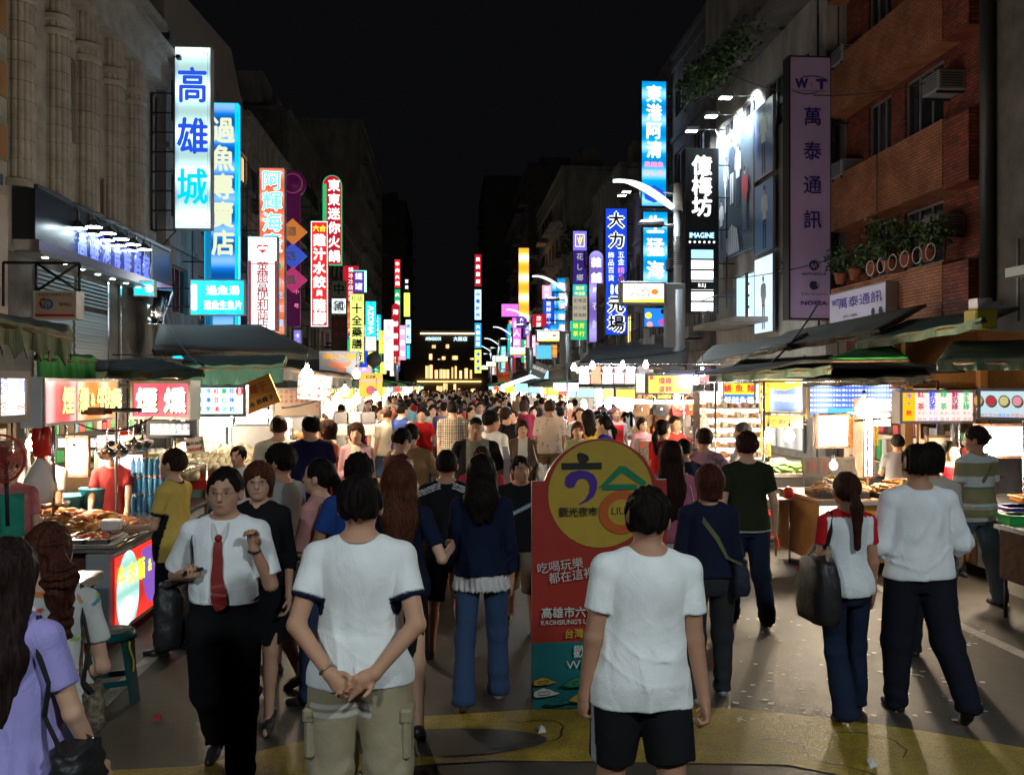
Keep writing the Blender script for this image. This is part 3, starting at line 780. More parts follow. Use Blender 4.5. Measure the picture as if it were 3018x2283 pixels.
def ac(par,x,y,z,side,name='air_conditioner'):
    mb=MB();s=-side;x0,x1=sorted((x,x+s*.55))
    mb.box((x0,y,z),(x1,y+.62,z+.40),greymet,.02)
    for i in range(7):mb.box((min(x+s*.55,x+s*.565),y+.05,z+.06+i*.05),(max(x+s*.55,x+s*.565),y+.57,z+.075+i*.05),dksteel)
    for i in range(6):mb.box((x0+.06,y-.012,z+.07+i*.05),(x1-.06,y-.001,z+.085+i*.05),dksteel)
    mb.box((x0,y+.04,z-.05),(x1,y+.08,z),dksteel);mb.box((x0,y+.54,z-.05),(x1,y+.58,z),dksteel)
    return mb.build(name,par)
def facade_boxes(mb,x,side,y0,y1,z0,z1,openings,m,th=.3):
    """wall with rectangular openings (ya, yb, za, zb), sorted bands"""
    xs=sorted((x,x+side*th))
    zs=sorted({z0,z1,*[o[2]for o in openings],*[o[3]for o in openings]})
    for a,b in zip(zs[:-1],zs[1:]):
        cuts=sorted([(o[0],o[1])for o in openings if o[2]<=a+1e-6 and o[3]>=b-1e-6]);y=y0
        for c in cuts+[(y1,y1)]:
            if c[0]>y+1e-4:mb.box((xs[0],y,a),(xs[1],c[0],b),m)
            y=max(y,c[1])
def block(name,label,side,x,y0,y1,h,m,seed,floors=2.9,zb=3.4,litp=.08,cat='building',depth=7,parapet=True,balcony=False,wins=True,lits=None):
    """a street building: facade with real window openings, body behind, parapet and clutter"""
    rg=random.Random(seed);c=Vector((x,(y0+y1)/2,0));root=empty(name,(x,y0,0),0,label,cat);root['group']='';del root['group']
    ox,oy=x,y0;Y1=y1-y0
    mb=MB();ops=[];wl=[]
    nfl=max(1,int((h-zb)/floors));nb=max(1,int(Y1/2.7))
    for fl in range(nfl):
        z=zb+fl*floors+.95
        if z+1.45>h-.3:continue
        for b in range(nb):
            wy=Y1*(b+.5)/nb;ww=rg.choice((1.5,1.7,1.9))if nb else 1.5
            ops.append((wy-ww/2,wy+ww/2,z,z+1.45));wl.append((wy-ww/2,ww,z,rg.random()))
    facade_boxes(mb,0,side,0,Y1,zb,h,ops if wins else[],m);xs=sorted((0,side*.3));mb.box((xs[0],0,0),(xs[1],Y1,zb-.004),dkconc)  # arcade shade is put into the dark colour of the lower wall
    xs=sorted((side*.34,side*depth));mb.box((xs[0],.02,0),(xs[1],Y1-.02,h-.05),m)
    for fl in range(nfl+1):
        z=zb+fl*floors;xs=sorted((-side*.10,-side*.002));mb.box((xs[0],0,z),(xs[1],Y1,z+.16),m)
    mb.build('wall',root)
    for(wy,ww,z,r)in wl if wins else[]:
        win(root,0,wy,z,z+1.45,ww,side,(rg.choice(lits or(litwin,coolwin))if r<litp else None),rec=.14)
        if rg.random()<.30:ac(root,0,wy+.3,z-.5,side)
        if balcony and rg.random()<.6:
            b=MB();xs=sorted((-side*.9,-side*.104));b.box((xs[0],wy-.3,z-.75),(xs[1],wy+ww+.3,z-.6),m)
            for i in range(12):
                yy=wy-.3+(ww+.6)*i/11;b.tube([(-side*.88,yy,z-.6),(-side*.88,yy,z+.3)],.012,dksteel,4)
            b.tube([(-side*.88,wy-.3,z+.3),(-side*.88,wy+ww+.3,z+.3)],.02,dksteel,4);b.build('balcony',root)
    r=MB();xs=sorted((0 if parapet else 0,side*depth));r.box((xs[0]-.12,-.05,h),(xs[1]+.12,Y1+.05,h+.25),m)
    if parapet:
        for i in range(rg.randint(1,3)):
            yy=rg.uniform(.5,max(.6,Y1-3));s2=sorted((side*1.5,side*rg.uniform(3,5)));r.box((s2[0],yy,h+.25),(s2[1],yy+rg.uniform(1.5,3),h+rg.uniform(1.2,2.6)),conc)
    r.build('roof',root)
    return root
# ------------------------------------------------------------ right side of the street
XR=9.5;XL=-8.5
b1=empty('brick_building',(XR+.42,16.3,0),0,'orange brick apartment building with projecting brick bands and window air conditioners','building')
mb=MB();Ln=6.3
for z0,z1 in((3.25,4.47),(5.9,7.22),(8.74,10.1),(11.6,12.9)):
    mb.box((-.45,.9,z0),(.0,Ln,z1),orange_brick);mb.box((-.445,.0,z0-.05),(-.002,.88,z1-.06),dark_brick)
mb.build('spandrel',b1)
mb=MB();WN=[(1.75,3.35),(3.95,5.1)]
ops=[]
for z0,z1 in((4.52,5.86),(7.27,8.70),(10.15,11.55)):
    for a,b in WN:ops.append((a,b,z0+.08,z1))
facade_boxes(mb,.05,1,-.02,Ln,0,13,ops,dark_brick)
mb.box((.40,0,0),(8,Ln,12.9),dark_brick);mb.build('wall',b1)
for z0,z1 in((4.52,5.86),(7.27,8.70),(10.15,11.55)):
    for a,b in WN:win(b1,.05,a,z0+.08,z1,b-a,1,None,n=3)
mb=MB();mb.box((-.2,-.02,12.9),(8,Ln,13.2),conc);mb.build('roof',b1)
for(y,z)in((.95,5.02),(.95,7.80),(5.35,7.15),(5.35,9.9)):ac(b1,.05,y,z,1)
mb=MB()
for z,y in((5.0,1.5),(7.6,1.4)):mb.tube([(-.03,y,z),(-.05,y+.1,z-.6),(-.03,y,z-1.1)],.012,dksteel,5)
mb.tube([(-.5,3.5,5.92),(-.5,3.5,7.2)],.012,dksteel,4)
mb.build('drain_hose',b1)
# dark corner building with downpipe and wall sign
b0=empty('corner_building',(XR+.3,9.0,0),0,'dark grey corner building with a thick black downpipe','building')
mb=MB();mb.box((0,0,0),(7,7.2,14),dkconc);mb.build('wall',b0)
mb=MB();mb.tube([(-.12,7.05,3.6),(-.12,7.05,14)],.13,dksteel,12);mb.tube([(-.08,6.2,3.2),(-.08,6.2,4.6)],.03,greymet,8);mb.box((-.5,4.2,3.9),(.0,5.9,4.05),whitep);mb.build('downpipe',b0)
mb=MB();mb.box((-.1,-.1,14),(7,7.3,14.2),dkconc);mb.build('roof',b0)
# poster building
b2=empty('poster_building',(XR,22.75,0),0,'pale concrete building hung with floodlit posters under a mossy roof edge','building')
mb=MB();L2=9.6;ops=[(4.2,7.6,4.2,5.7),(1.1,2.2,9.5,11.0),(3.0,4.4,9.6,11.1),(5.4,6.6,9.6,11.1),(7.6,8.8,9.6,11.1)]
facade_boxes(mb,0,1,0,L2,0,12.2,ops,conc2);mb.box((.35,.02,0),(8,L2-.02,12.1),conc2);mb.build('wall',b2)
win(b2,0,4.2,4.2,5.7,3.4,1,coolwin,n=3)
for a,b,z0,z1 in ops[1:]:win(b2,0,a,z0,z1,b-a,1,None,n=2)
mb=MB();mb.box((-1.1,-.05,12.2),(8,L2,12.9),dkconc);mb.box((-.5,0,13.0),(7,L2-.4,15.5),conc);mb.build('roof',b2)
mb=MB()
for i in range(9):mb.tube([(-.14,.1+i*.01,3.5+i),(-.14,.1+i*.01,4.5+i)],.03,dksteel,5)
for y in(3.9,7.9):mb.tube([(-1.15,y,4.15),(-1.15,y,4.9)],.02,alu,5)
mb.box((-1.2,3.6,3.95),(-.01,8.2,4.1),conc2);mb.tube([(-1.15,3.7,4.9),(-1.15,8.1,4.9)],.025,alu,5);mb.tube([(-1.15,3.7,4.5),(-1.15,8.1,4.5)],.015,alu,5)
for i in range(24):mb.tube([(-1.15,3.7+i*.19,4.1),(-1.15,3.7+i*.19,4.9)],.008,alu,4)
mb.build('balcony',b2)
# further right
block('shop_building','dark building behind the tall blue and black signs on the right',1,XR-.2,32.4,41,15.5,dkconc,3,litp=.05)
block('shop_building','four storey grey building behind the blue ten dollar store sign',1,XR,41,50,11.5,conc,4,balcony=True,litp=.1)
block('shop_building','narrow building beside the purple arched sign',1,XR-.1,50,60,14.0,conc,5,balcony=True)
block('shop_building','pale building with planted balconies behind the orange sign',1,XR,60,74,13.0,conc2,6,balcony=True)
block('shop_building','tall pale apartment slab rising at right beyond the planted balconies',1,XR-.3,74,96,19.5,conc2,7,balcony=True,litp=.01)
block('shop_building','dark high apartment tower with stacked balconies far down the right side',1,XR-1.2,96,124,25,dkconc,8,balcony=True,litp=.01)
# ------------------------------------------------------------ left side of the street
lc=empty('classical_building',(XL,18.3,0),0,'cream stone building with fluted giant columns above a silver shop front','building')
mb=MB();LL=9.4
ops=[(3.05,3.55,7.6,9.5),(4.9,5.4,5.95,7.2)]
facade_boxes(mb,0,-1,-.4,LL,4.72,10.7,[(a,b,c,d)for a,b,c,d in ops],stone);mb.box((-.3,-.4,0),(0,LL,4.715),dkconc);mb.box((-8,-.4,0),(-.35,LL-.02,10.7),dkconc);mb.build('wall',lc)  # wall below the fascia coloured dark in place of arcade shade
win(lc,0,3.05,7.6,9.5,.5,-1,None,n=1);win(lc,0,4.9,5.95,7.2,.5,-1,None,n=1)
mb=MB()
mb.box((-.3,-.4,10.7),(.38,LL,11.25),stone);mb.box((-.3,-.4,11.25),(.55,LL,11.45),stone);mb.box((-.3,-.4,11.45),(.75,LL,11.62),stone);mb.box((-.3,-.4,11.62),(.15,LL,12.4),stone);mb.box((-.3,-.4,12.4),(.35,LL,12.6),stone)
for i in range(64):mb.box((.38,-.3+i*.15,11.27),(.50,-.22+i*.15,11.40),stone)
mb.build('cornice',lc)
for y in(.55,2.3,3.9,5.6,7.2):
    c_=MB();n=48;pf=[]
    for zi,(z,r)in enumerate(((5.95,.40),(6.1,.40),(6.12,.335),(9.55,.31),(9.6,.37),(9.68,.38),(9.7,.33),(9.85,.33),(9.87,.38),(9.98,.39),(10.0,.31),(10.72,.31))):pf.append((z,r))
    V=[];F=[]
    for z,r in pf:
        for k in range(n):
            a=2*math.pi*k/n;q=r-(.020 if k%3==0 and .30<r<.34 else 0);V.append((.05+q*math.cos(a),y+q*math.sin(a),z))
    for i in range(len(pf)-1):
        for k in range(n):F.append([i*n+k,i*n+(k+1)%n,(i+1)*n+(k+1)%n,(i+1)*n+k])
    c_.add(V,F,stone);
    for z in[6.5+.38*i for i in range(9)]:c_.tube([(.05+(.325)*math.cos(a),y+.325*math.sin(a),z)for a in[i*.26 for i in range(24)]],.006,dkconc,3,closed=True)
    c_.build('column',lc)
mb=MB() 
for z,h in((9.6,2.0),):mb.prism([(-.3,0+z),(.35,z),(.02,z+h)],mat('ochre_panel',(.30,.16,.07),.8),.004,.03,'x')
for z in(6.4,7.6,8.8):
    pl=[(-.22,z),(.22,z),(.22,z+.6)]+[(.22*math.cos(a),z+.6+.22*math.sin(a))for a in[i*math.pi/8 for i in range(1,8)]]+[(-.22,z+.6)]
    mb.prism([(a-.05,b)for a,b in pl],mat('arch_trim',(.22,.23,.20),.7),.006,.05,'x')
    mb.prism([(a*.62-.05,z+(b-z)*.8+.02)for a,b in pl],mat('ochre_panel',(.30,.16,.07),.8),.052,.06,'x')
mb.build('niche',lc)
fas=mat('silver_fascia',(.20,.22,.25),.25,.7);fasd=mat('smoked_fascia_glass',(.028,.034,.048),.28,.3,spec=.5)
mb=MB();mb.box((.02,.4,4.95),(.45,LL-.3,5.95),fasd);mb.box((.02,.4,4.74),(.52,LL-.2,4.95),chrome);mb.box((.02,.4,5.95),(.5,LL-.3,6.03),fas)
for i in range(9):mb.box((.45,2.5+i*.62,4.95),(.47,2.53+i*.62,5.95),chrome)
blueL=glowmat('blue_letter_light',(.10,.14,1.0),1.5)
for i,ch in enumerate('高雄港食鮮酒家'):mb.text(ch,0,0,.56,blueL,o=(.50,2.6+i*.72,5.22),X=(0,1,0),Z=(0,0,1.35),N=(1,0,0),bold=.02)
mb.build('fascia',lc)
mb=MB();mb.box((-.30,.5,4.70),(.5,LL-.3,4.735),mat('soffit',(.35,.37,.38),.4));mb.build('soffit',lc)
dl=glowmat('downlight_glow',(.75,1,.98),14)
mb=MB()
for i in range(8):
    for xx in(-.1,.3):mb.lathe([(.06,4.69),(.06,4.699)],(xx,1.2+i*.95,0),dl,12)
mb.build('downlight',lc)
mb=MB();shut=mat('rolling_shutter',(.26,.30,.31),.4,.5)
for j in range(2):
    for i in range(28):mb.box((.005,1.3+j*2.1,1.6+i*.08),(.03+.012*(i%2),3.25+j*2.1,1.6+i*.08+.074),shut)
for i in range(7):
    for j in range(2):mb.box((.03,1.3+j*2.1,3.95+i*.09),(.09,3.2+j*2.1,4.0+i*.09),shut)
mb.build('shutter',lc)
mb=MB()
for y in(7.9,):mb.lathe([(.36,.1),(.36,3.75),(.38,3.76),(.38,3.80),(.36,3.81),(.36,4.0),(.62,4.68)],(.30,y,0),chrome,28)
mb.build('chrome_pillar',lc)
for yv in(0,1):
    mb=MB();mb.box((.02,5.35+yv*0.9,.1),(.06,5.45+yv*.9,4.7),chrome);mb.build('door_frame',lc)
# floodlamps over the fascia
for i in range(5):
    for x,y0 in((-7.60,20.5),(-8.0,20.5)):
        yy=y0+i*.83+(.2 if x<-7.8 else 0)
        f=MB();f.lathe([(.05,.16),(.07,.14),(.17,.03),(.175,.0)],(0,0,0),fas,16);f.tube([(0,0,.14),(0,0,.40),(-.45 if x>-7.8 else-.12,0,.50)],.014,greymet,6)
        o=f.build('fascia_floodlamp',None,(x,yy,5.50));tag(o,'round silver floodlamp over the shop fascia, one of two rows','lamp','floodlamps over the silver shop fascia')
        f=MB();f.lathe([(.165,-.004),(.165,.006)],(0,0,0),glowmat('floodlamp_glass',(.75,.95,1),22),16);f.build('lens',o)
# near left: glass corner block
b=empty('glass_corner_building',(-8.2,11.2,0),0,'dark blue glass corner building with a rounded beige panel','building')
mb=MB();mb.box((-5,0,0),(0,6.3,14),fasd);mb.build('wall',b)
mb=MB();mb.box((-.6,5.4,3.3),(.18,6.36,5.6),mat('beige_panel',(.42,.33,.25),.5,var=.1),.06);mb.build('panel',b)
mb=MB()
for y in(5.0,5.9,6.2):mb.box((0.0,y,6.2),(.03,y+.035,13.8),chrome)
mb.box((-.02,.0,5.75),(.08,6.34,5.95),fas);mb.build('mullion',b)
mb=MB();mb.box((-5,-.1,14),(.1,6.4,14.3),dkconc);mb.build('roof',b)
bb=block('gabled_building','beige building with a corrugated gable behind the tall blue sign',-1,XL+.1,28.3,40,12.4,conc,11,balcony=True,litp=.05)
mb=MB();mb.prism([(0,12.7),(11.7,12.7),(8.5,15.2),(0,14.4)],mat('corrugated_sheet',(.30,.25,.20),.7,bump=.5,bscale=30,stretch=(1,12,.1),var=.3),-6.5,-.05,'x');mb.build('gable',bb)
block('apartment_building','weathered building with slanted awnings beside the rounded magenta sign',-1,XL,40,51,13.5,conc,12,balcony=True)
block('apartment_building','dark brown tall building left of the black sky',-1,XL-.2,51,62,17,dkconc,13,balcony=True,litp=.03)
block('apartment_building','high grey apartment block with a flat roof on the left',-1,XL,92,120,28,conc2,14,litp=.01)
block('apartment_building','low block on the left in front of the high grey one',-1,XL,62,92,15,conc,15,litp=.0)
# end of the street
e=empty('street_end_building',(-4.6,138,0),0,'low curved building closing the street with warm lit windows','building')
mb=MB();dbr=mat('brown_cladding',(.20,.16,.13),.6)
mb.box((-2,0,0),(13,8,10.2),dbr);mb.build('wall',e)
rg=random.Random(5)
wl=glowmat('warm_shop_window',(1,.62,.25),1.2,.35,.9,axis=0)
for z0,z1 in((.6,2.4),(3.1,5.1),(5.9,6.9),(7.6,8.4)):
    x=.2
    while x<8.6:
        w=rg.uniform(.25,.9)
        if rg.random()<(.85 if z0<5 else .35):MB().box((x,-.06,z0),(x+w,-.01,z1-rg.uniform(0,.9)),wl).build('window',e)
        x+=w+rg.uniform(.08,.4)
mb=MB();mb.box((.5,-.1,9.7),(9.0,-.01,9.85),glowmat('roof_light_strip',(1,.8,.4),3));mb.box((0,-.3,2.55),(9.5,-.01,2.75),litwin);mb.box((0,-.3,5.35),(9.5,-.01,5.5),dbr)
for x,st in((1.4,'AMBASSADOR'),(5.4,'大飯店'),):mb.text(st,0,0,.7,glowmat('cool_letter_light',(.6,.9,1),2),o=(x+1,-.12,9.0),wid=2.3 if x<3 else None)
mb.build('light_strip',e)
mb=MB();mb.box((-2.1,-.1,10.2),(13.1,8,10.5),dbr);mb.build('roof',e)
block('far_tower','black far tower right of the street end',1,5.6,142,170,34,dkconc,21,litp=.0,depth=16)
block('far_tower','black far tower left of the street end',-1,-6.5,142,170,30,dkconc,22,litp=.0,depth=16)
# ------------------------------------------------------------ signs
def board(name,label,cat,u0,Y0,u1,Y1,vt,vb,face,marks=(),frame=None,th=.14,fr=.03,roll=0,group=None,parent=None,rim=None,part='panel',rnd=0):
    """a flat sign between two pixel columns (u,Y) and the pixel rows vt, vb read at the left edge; marks are fractions of its face"""
    a=A(u0,vb,Y0);b=A(u1,vb,Y1);zt=A(u0,vt,Y0).z;z0=a.z
    d=Vector((b.x-a.x,b.y-a.y,0));w=d.length;h=zt-z0
    rz=math.atan2(d.y,d.x)
    frame=frame or alu
    mb=MB();r=fr
    if rnd:
        pl=[(0,0),(w,0),(w,h-w/2)]+[(w/2+w/2*math.cos(t),h-w/2+w/2*math.sin(t))for t in[i*math.pi/14 for i in range(1,14)]]+[(0,h-w/2)]
        mb.prism(pl,frame,0,th)
        pf=[(w/2+(x-w/2)*.93,h/2+(z-h/2)*.985)for x,z in pl]
    else:
        mb.box((0,0,0),(w,th,h),frame)
        for q in((0,0,r,h),(w-r,0,w,h),(r,0,w-r,r),(r,h-r,w-r,h)):mb.box((q[0],-.02,q[1]),(q[2],-.0005,q[3]),frame)
        pf=[(r,r),(w-r,r),(w-r,h-r),(r,h-r)]
    o=mb.build(name,parent)
    o.rotation_euler=(0,roll,rz);o.location=(a.x,a.y,z0)
    if not parent:tag(o,label,cat,group)
    f=MB();f.add([(x,-.006,z)for x,z in pf],[list(range(len(pf)))],face)
    lay=.009
    for k in marks:
        t=k[0]
        if t=='r':_,x0,y0_,x1,y1_,m=k;f.quad((x0*w,-lay,y0_*h),(x1*w,-lay,y0_*h),(x1*w,-lay,y1_*h),(x0*w,-lay,y1_*h),m)
        elif t=='d':
            _,cx,cz,rr,m=k[:5];sy=k[5]if len(k)>5 else 1
            f.add([(cx*w+rr*w*math.cos(q),-lay,cz*h+rr*w*sy*math.sin(q))for q in[i*2*math.pi/28 for i in range(28)]],[list(range(28))],m)
        elif t=='p':_,pts,m=k;f.add([(x*w,-lay,z*h)for x,z in pts],[list(range(len(pts)))],m)
        elif t=='h':f.text(k[1],k[2]*w,k[3]*h,k[4]*h,k[5],o=(0,-lay,0),**(k[6]if len(k)>6 else{}))
        elif t=='v':f.column(k[1],k[2]*w,k[3]*h,k[4]*h,k[5]*w,k[6],o=(0,-lay,0),**(k[7]if len(k)>7 else{}))
        lay+=.0022 if Y0<60 else .006
    f.build(part,o)
    return o,w,h
def bracket(o,w,h,side,reach=1.2,parts=4):
    """steel arms back to the facade"""
    mb=MB();x0=0 if side<0 else w
    for i in range(parts):
        z=h*(i+.5)/parts;mb.tube([(x0,.07,z),(x0+side*reach,.07,z)],.022,dksteel,5)
    mb.tube([(x0+side*reach*.5,.07,h*.08),(x0+side*reach*.5,.07,h*.92)],.02,dksteel,5)
    mb.build('bracket',o)
PW=glowmat('white_letter',(1,1,1),1.3);WH=mat('white_print',(.72,.72,.70),.6);BK=mat('black_print',(.02,.02,.025),.6);NV=mat('navy_print',(.03,.04,.16),.6)
RD=mat('red_print',(.50,.03,.02),.6);GN=mat('green_print',(.02,.22,.10),.6);YE=glowmat('yellow_letter',(1,.85,.05),1.2);RDG=glowmat('red_glow',(.9,.02,.01),1.0)
BLG=glowmat('deep_blue_letter',(.02,.09,.75),.75);CYG=glowmat('cyan_letter',(.0,.55,.95),1.0);REDG=glowmat('red_letter',(.75,.02,.03),.8);BKG=glowmat('black_letter',(.004,.006,.02),.3);PINKG=glowmat('pink_letter',(1,.25,.45),1.2);ORG=glowmat('orange_letter',(.9,.25,.02),.9);GRG=glowmat('green_letter',(.02,.45,.15),.9)
f_ww=glowmat('white_sheet',(.85,.97,.95),1.25,.15,.5);
# 1 tall white sign
f_w=glowmat('white_cyan_sheet',(.58,.90,.86),1.0,.42,1.22,white=.5)
bd=[]
for m_ in(.05,.095):
    for x0,y0,x1,y1 in((m_,.012+m_*.2,m_+.008,.985-m_*.2),(1-m_-.008,.012+m_*.2,1-m_,.985-m_*.2)):bd.append(('r',x0,y0,x1,y1,BLG))
bd+=[('r',.05,.014,.95,.0155,BLG),('r',.05,.985,.95,.9865,BLG),('r',.095,.03,.905,.0315,BLG),('r',.095,.968,.905,.9695,BLG)]
for cx,cz in((.13,.96),(.87,.96),(.13,.04),(.87,.04)):bd+=[('r',cx-.05,cz-.008,cx+.05,cz-.006,BLG),('r',cx-.05,cz+.008,cx+.05,cz+.010,BLG),('r',cx-.05,cz-.008,cx-.042,cz+.010,BLG),('r',cx+.042,cz-.008,cx+.05,cz+.010,BLG)]
o,w,h=board('tall_sign','tall white lit sign with three blue characters at the classical building','sign',377,27,457,27,100,495,f_w,
    bd+[('v','高',.5,.885,.69,.84,BLG,dict(bold=.026,sy=1.22)),('v','雄',.5,.61,.41,.86,BLG,dict(bold=.026,sy=1.22)),('v','城',.5,.33,.135,.86,CYG,dict(bold=.026,sy=1.22))],whitep,.3)
mb=MB()
for x in(-.68,-.04):mb.tube([(x,.15,-.02),(x,.15,h*.75)],.035,dksteel,6)
for i in range(8):
    z=h*.75*i/7;mb.tube([(-.68,.15,z),(0,.15,z)],.022,dksteel,5)
    mb.tube([(-.68,.55,z),(-.68,.15,z)],.02,dksteel,5)
mb.tube([(-.68,.55,0),(-.68,.55,h*.75)],.03,dksteel,5);mb.tube([(0,.15,-.02),(-.8,.15,-.9)],.02,dksteel,5)
mb.build('steel_frame',o)
mb=MB();mb.box((.12,-.30,h*.915),(.24,-.12,h*.935),dksteel);mb.tube([(.0,-.02,h*.94),(.18,-.2,h*.93)],.012,dksteel,5);mb.build('spotlight',o)
# 2 blue fish sign
f_b=glowmat('blue_sheet',(.005,.22,.85),.75,.62,.98,white=.18);dimy=glowmat('pale_yellow_letter',(.75,.80,.55),.85);f_b2=glowmat('blue_sheet_dim',(.01,.30,.62),.5)
o,w,h=board('tall_sign','tall blue lit sign with five cream characters right of the white one','sign',442,30,515,30,222,712,f_b,
    [('r',.0,.0,.20,1,f_b2),('r',.2,0,1,.22,f_b2),('r',.90,0,.97,1,CYG),('r',.25,.02,.85,.10,f_b),('h','嘉義老店',.57,.195,.028,REDG),('h','活魚料理',.57,.14,.022,BLG)]+[('v',c,.55,.93-i*.124,.83-i*.124,.70,dimy,dict(bold=.035,sy=1.15))for i,c in enumerate('過魚專賣店')],CYG,.3,.02)
bracket(o,w,h,-1,.8,5)
# 3 cyan box
f_c=glowmat('cyan_sheet',(.01,.62,.85),1.15,.18,.5,axis=0)
o,w,h=board('box_sign','wide cyan lit box sign with white characters in two rows','sign',410,26,529,26,603,681,f_c,
    [('p',[(.08+.055*math.cos(t),.5+(.30 if math.sin(t)>0 else-.30)+.07*math.sin(t))for t in[i*math.pi/10 for i in range(20)]],PW),('v','今日',.08,.78,.22,.06,REDG),('h','過魚湯',.6,.70,.27,PW,dict(bold=.03,wid=.60*1.5)),('h','過魚生魚片',.6,.29,.27,PW,dict(bold=.03,wid=.68*1.5))],whitep,.2)
bracket(o,w,h,-1,.9,2)
ow=mat('aged_white_sheet',(.55,.46,.42),.6)
o,w,h=board('box_sign','unlit off white sign box with a red and blue round emblem at the left','sign',72,15,166,15,628,688,ow,[('r',0,0,1,.17,RD),('h','高雄富久娛樂股份公司',.5,.87,.11,BK,dict(wid=.5)),('d',.27,.55,.13,RD,1.0),('r',.30,.30,.42,.80,ow),('d',.34,.52,.13,mat('emblem_blue',(.03,.18,.5),.5),1.0),('r',.295,.25,.31,.8,ow),('h','9',.23,.55,.30,ow),('h','9',.37,.52,.30,ow),('h','WALL',.75,.52,.17,BK,dict(bold=.03))],whitep,.3)
mb=MB()
for a,b in(((0,h),(0,h+.45)),((w,h),(w,h+.45)),((0,h+.45),(w,h+.45)),((0,h),(w,h+.45)),((w,h),(0,h+.45)),((-.5,h+.45),(0,h+.45)),((-.5,0),(0,0)),((-.5,.2),(-.5,h+.45))):mb.tube([(a[0],.1,a[1]),(b[0],.1,b[1])],.022,dksteel,5)
mb.build('steel_frame',o)
o,w,h=board('box_sign','small cyan lit box low behind the left awnings','sign',372,24,420,24,756,776,f_c,[],whitep,.2);bracket(o,w,h,-1,1.5,1)
o,w,h=board('box_sign','small white over red lit box behind the left shop awning','sign',452,27,505,27,711,744,f_ww,[('r',0,0,1,.4,REDG),('h','H',.55,.6,.3,REDG)],whitep,.2);bracket(o,w,h,-1,1.5,1)
o,w,h=board('box_sign','cyan lit box under the far end of the silver fascia','sign',288,25.2,334,25.2,606,640,f_c,[('d',.75,.5,.2,PW)],whitep,.2)
# 4 orange seafood sign
f_o=glowmat('orange_sheet',(.95,.16,.05),.85,.25,.8,white=.1);lbl=glowmat('sky_letter',(.15,.65,1),1.1)
o,w,h=board('tall_sign','tall orange red lit sign with sky blue characters behind the white shop sign','sign',560,34,616,34,362,723,f_o,
    [('v','阿輝海產',.5,.985,.49,.80,PW,dict(bold=.045)),('v','阿輝海產',.5,.985,.49,.80,lbl,dict(bold=.015)),('d',.72,.41,.15,GRG),('v','小吃',.8,.36,.20,.3,lbl),('v','三樓',.8,.2,.03,.3,lbl)],whitep,.3)
bracket(o,w,h,-1,.9,4)
# 5 white and red convenience sign
dred=glowmat('dark_red_sheet',(.40,.02,.03),.7)
ht=[(.5+.012*16*math.sin(t)**3,.87+.0034*(13*math.cos(t)-5*math.cos(2*t)-2*math.cos(3*t)-math.cos(4*t)))for t in[i*2*math.pi/30 for i in range(30)]]
o,w,h=board('tall_sign','white lit shop sign with dark red side stripes and a red heart','sign',535,31,600,31,510,714,f_ww,
    [('r',.0,.0,.12,.74,dred),('r',.9,.0,1,.74,dred),('r',.02,.70,.98,.71,dred),('p',ht,REDG),('h','♡',.5,.865,.01,PW)]+[('v','萊爾富便利商店',.5,.72,.03,.42,dred,dict(bold=.01))]+[('r',.36,.858,.66,.888,PW)],whitep,.3)
bracket(o,w,h,-1,1.0,3)
# 6 red dumpling sign
f_r=glowmat('red_sheet',(.85,.02,.02),.95)
o,w,h=board('tall_sign','red lit sign with white outlined characters under two yellow ones','sign',671,44,709,44,477,706,f_ww,
    [('r',.07,.012,.93,.988,f_r),('h','六合',.5,.93,.062,YE,dict(bold=.03))]+[('v','雞汁水餃',.5,.885,.36,.72,PW,dict(bold=.05)),('v','與',.5,.36,.28,.38,PW,dict(bold=.03)),('v','豬腳',.5,.27,.02,.74,PW,dict(bold=.05))],whitep,.25,.02)
bracket(o,w,h,-1,1.2,3)
# 7 round-topped hotpot sign
f_r2=glowmat('crimson_sheet',(.55,.01,.03),.7)
o,w,h=board('tall_sign','crimson round topped sign with green edge and white characters','sign',697,50,738,50,378,572,f_r2,
    [('r',.0,.0,.2,.9,GRG)]+[('v','東東迷你火鍋',.6,.965,.02,.66,PW,dict(bold=.03))],GRG,.3,rnd=1)
bracket(o,w,h,-1,1.2,3)
# 8 magenta disc sign and diamonds
mg=glowmat('magenta_dim',(.20,.01,.12),.16);mg2=glowmat('pink_dim',(.5,.15,.25),.22)
o,w,h=board('tall_sign','dark magenta sign with a round face medallion at its top','sign',614,38,648,38,402,705,mg,[('v','小吃',.8,.3,.1,.3,PINKG)],mg,.25)
mb=MB();cx,cz,rr=w*.55,h+.1,.52
mb.lathe([(rr,-.06),(rr,.2)],(cx,0,cz),mg,32,'y');mb.lathe([(rr*.78,-.075),(rr*.78,-.062)],(cx,0,cz),mg2,32,'y');mb.lathe([(rr*.70,-.09),(rr*.70,-.077)],(cx,0,cz),mg,32,'y');mb.build('medallion',o)
dia=[glowmat('diamond_orange',(.8,.25,.05),.5),glowmat('diamond_blue',(.05,.10,.6),.6),glowmat('diamond_pink',(.6,.05,.2),.5)]
for i in range(3):
    c=A(632,500+52*i,36);mb=MB();mb.prism([(-.55,0),(0,-.5),(.55,0),(0,.5)],dia[i],0,.15);mb.text('酒店廣'[i],-.05,.0,.38,WH,o=(0,-.01,0),bold=.02)
    oo=mb.build('diamond_sign',None,c);tag(oo,['orange','blue','pink'][i]+' diamond shaped sign hanging beside the orange tall sign','sign')
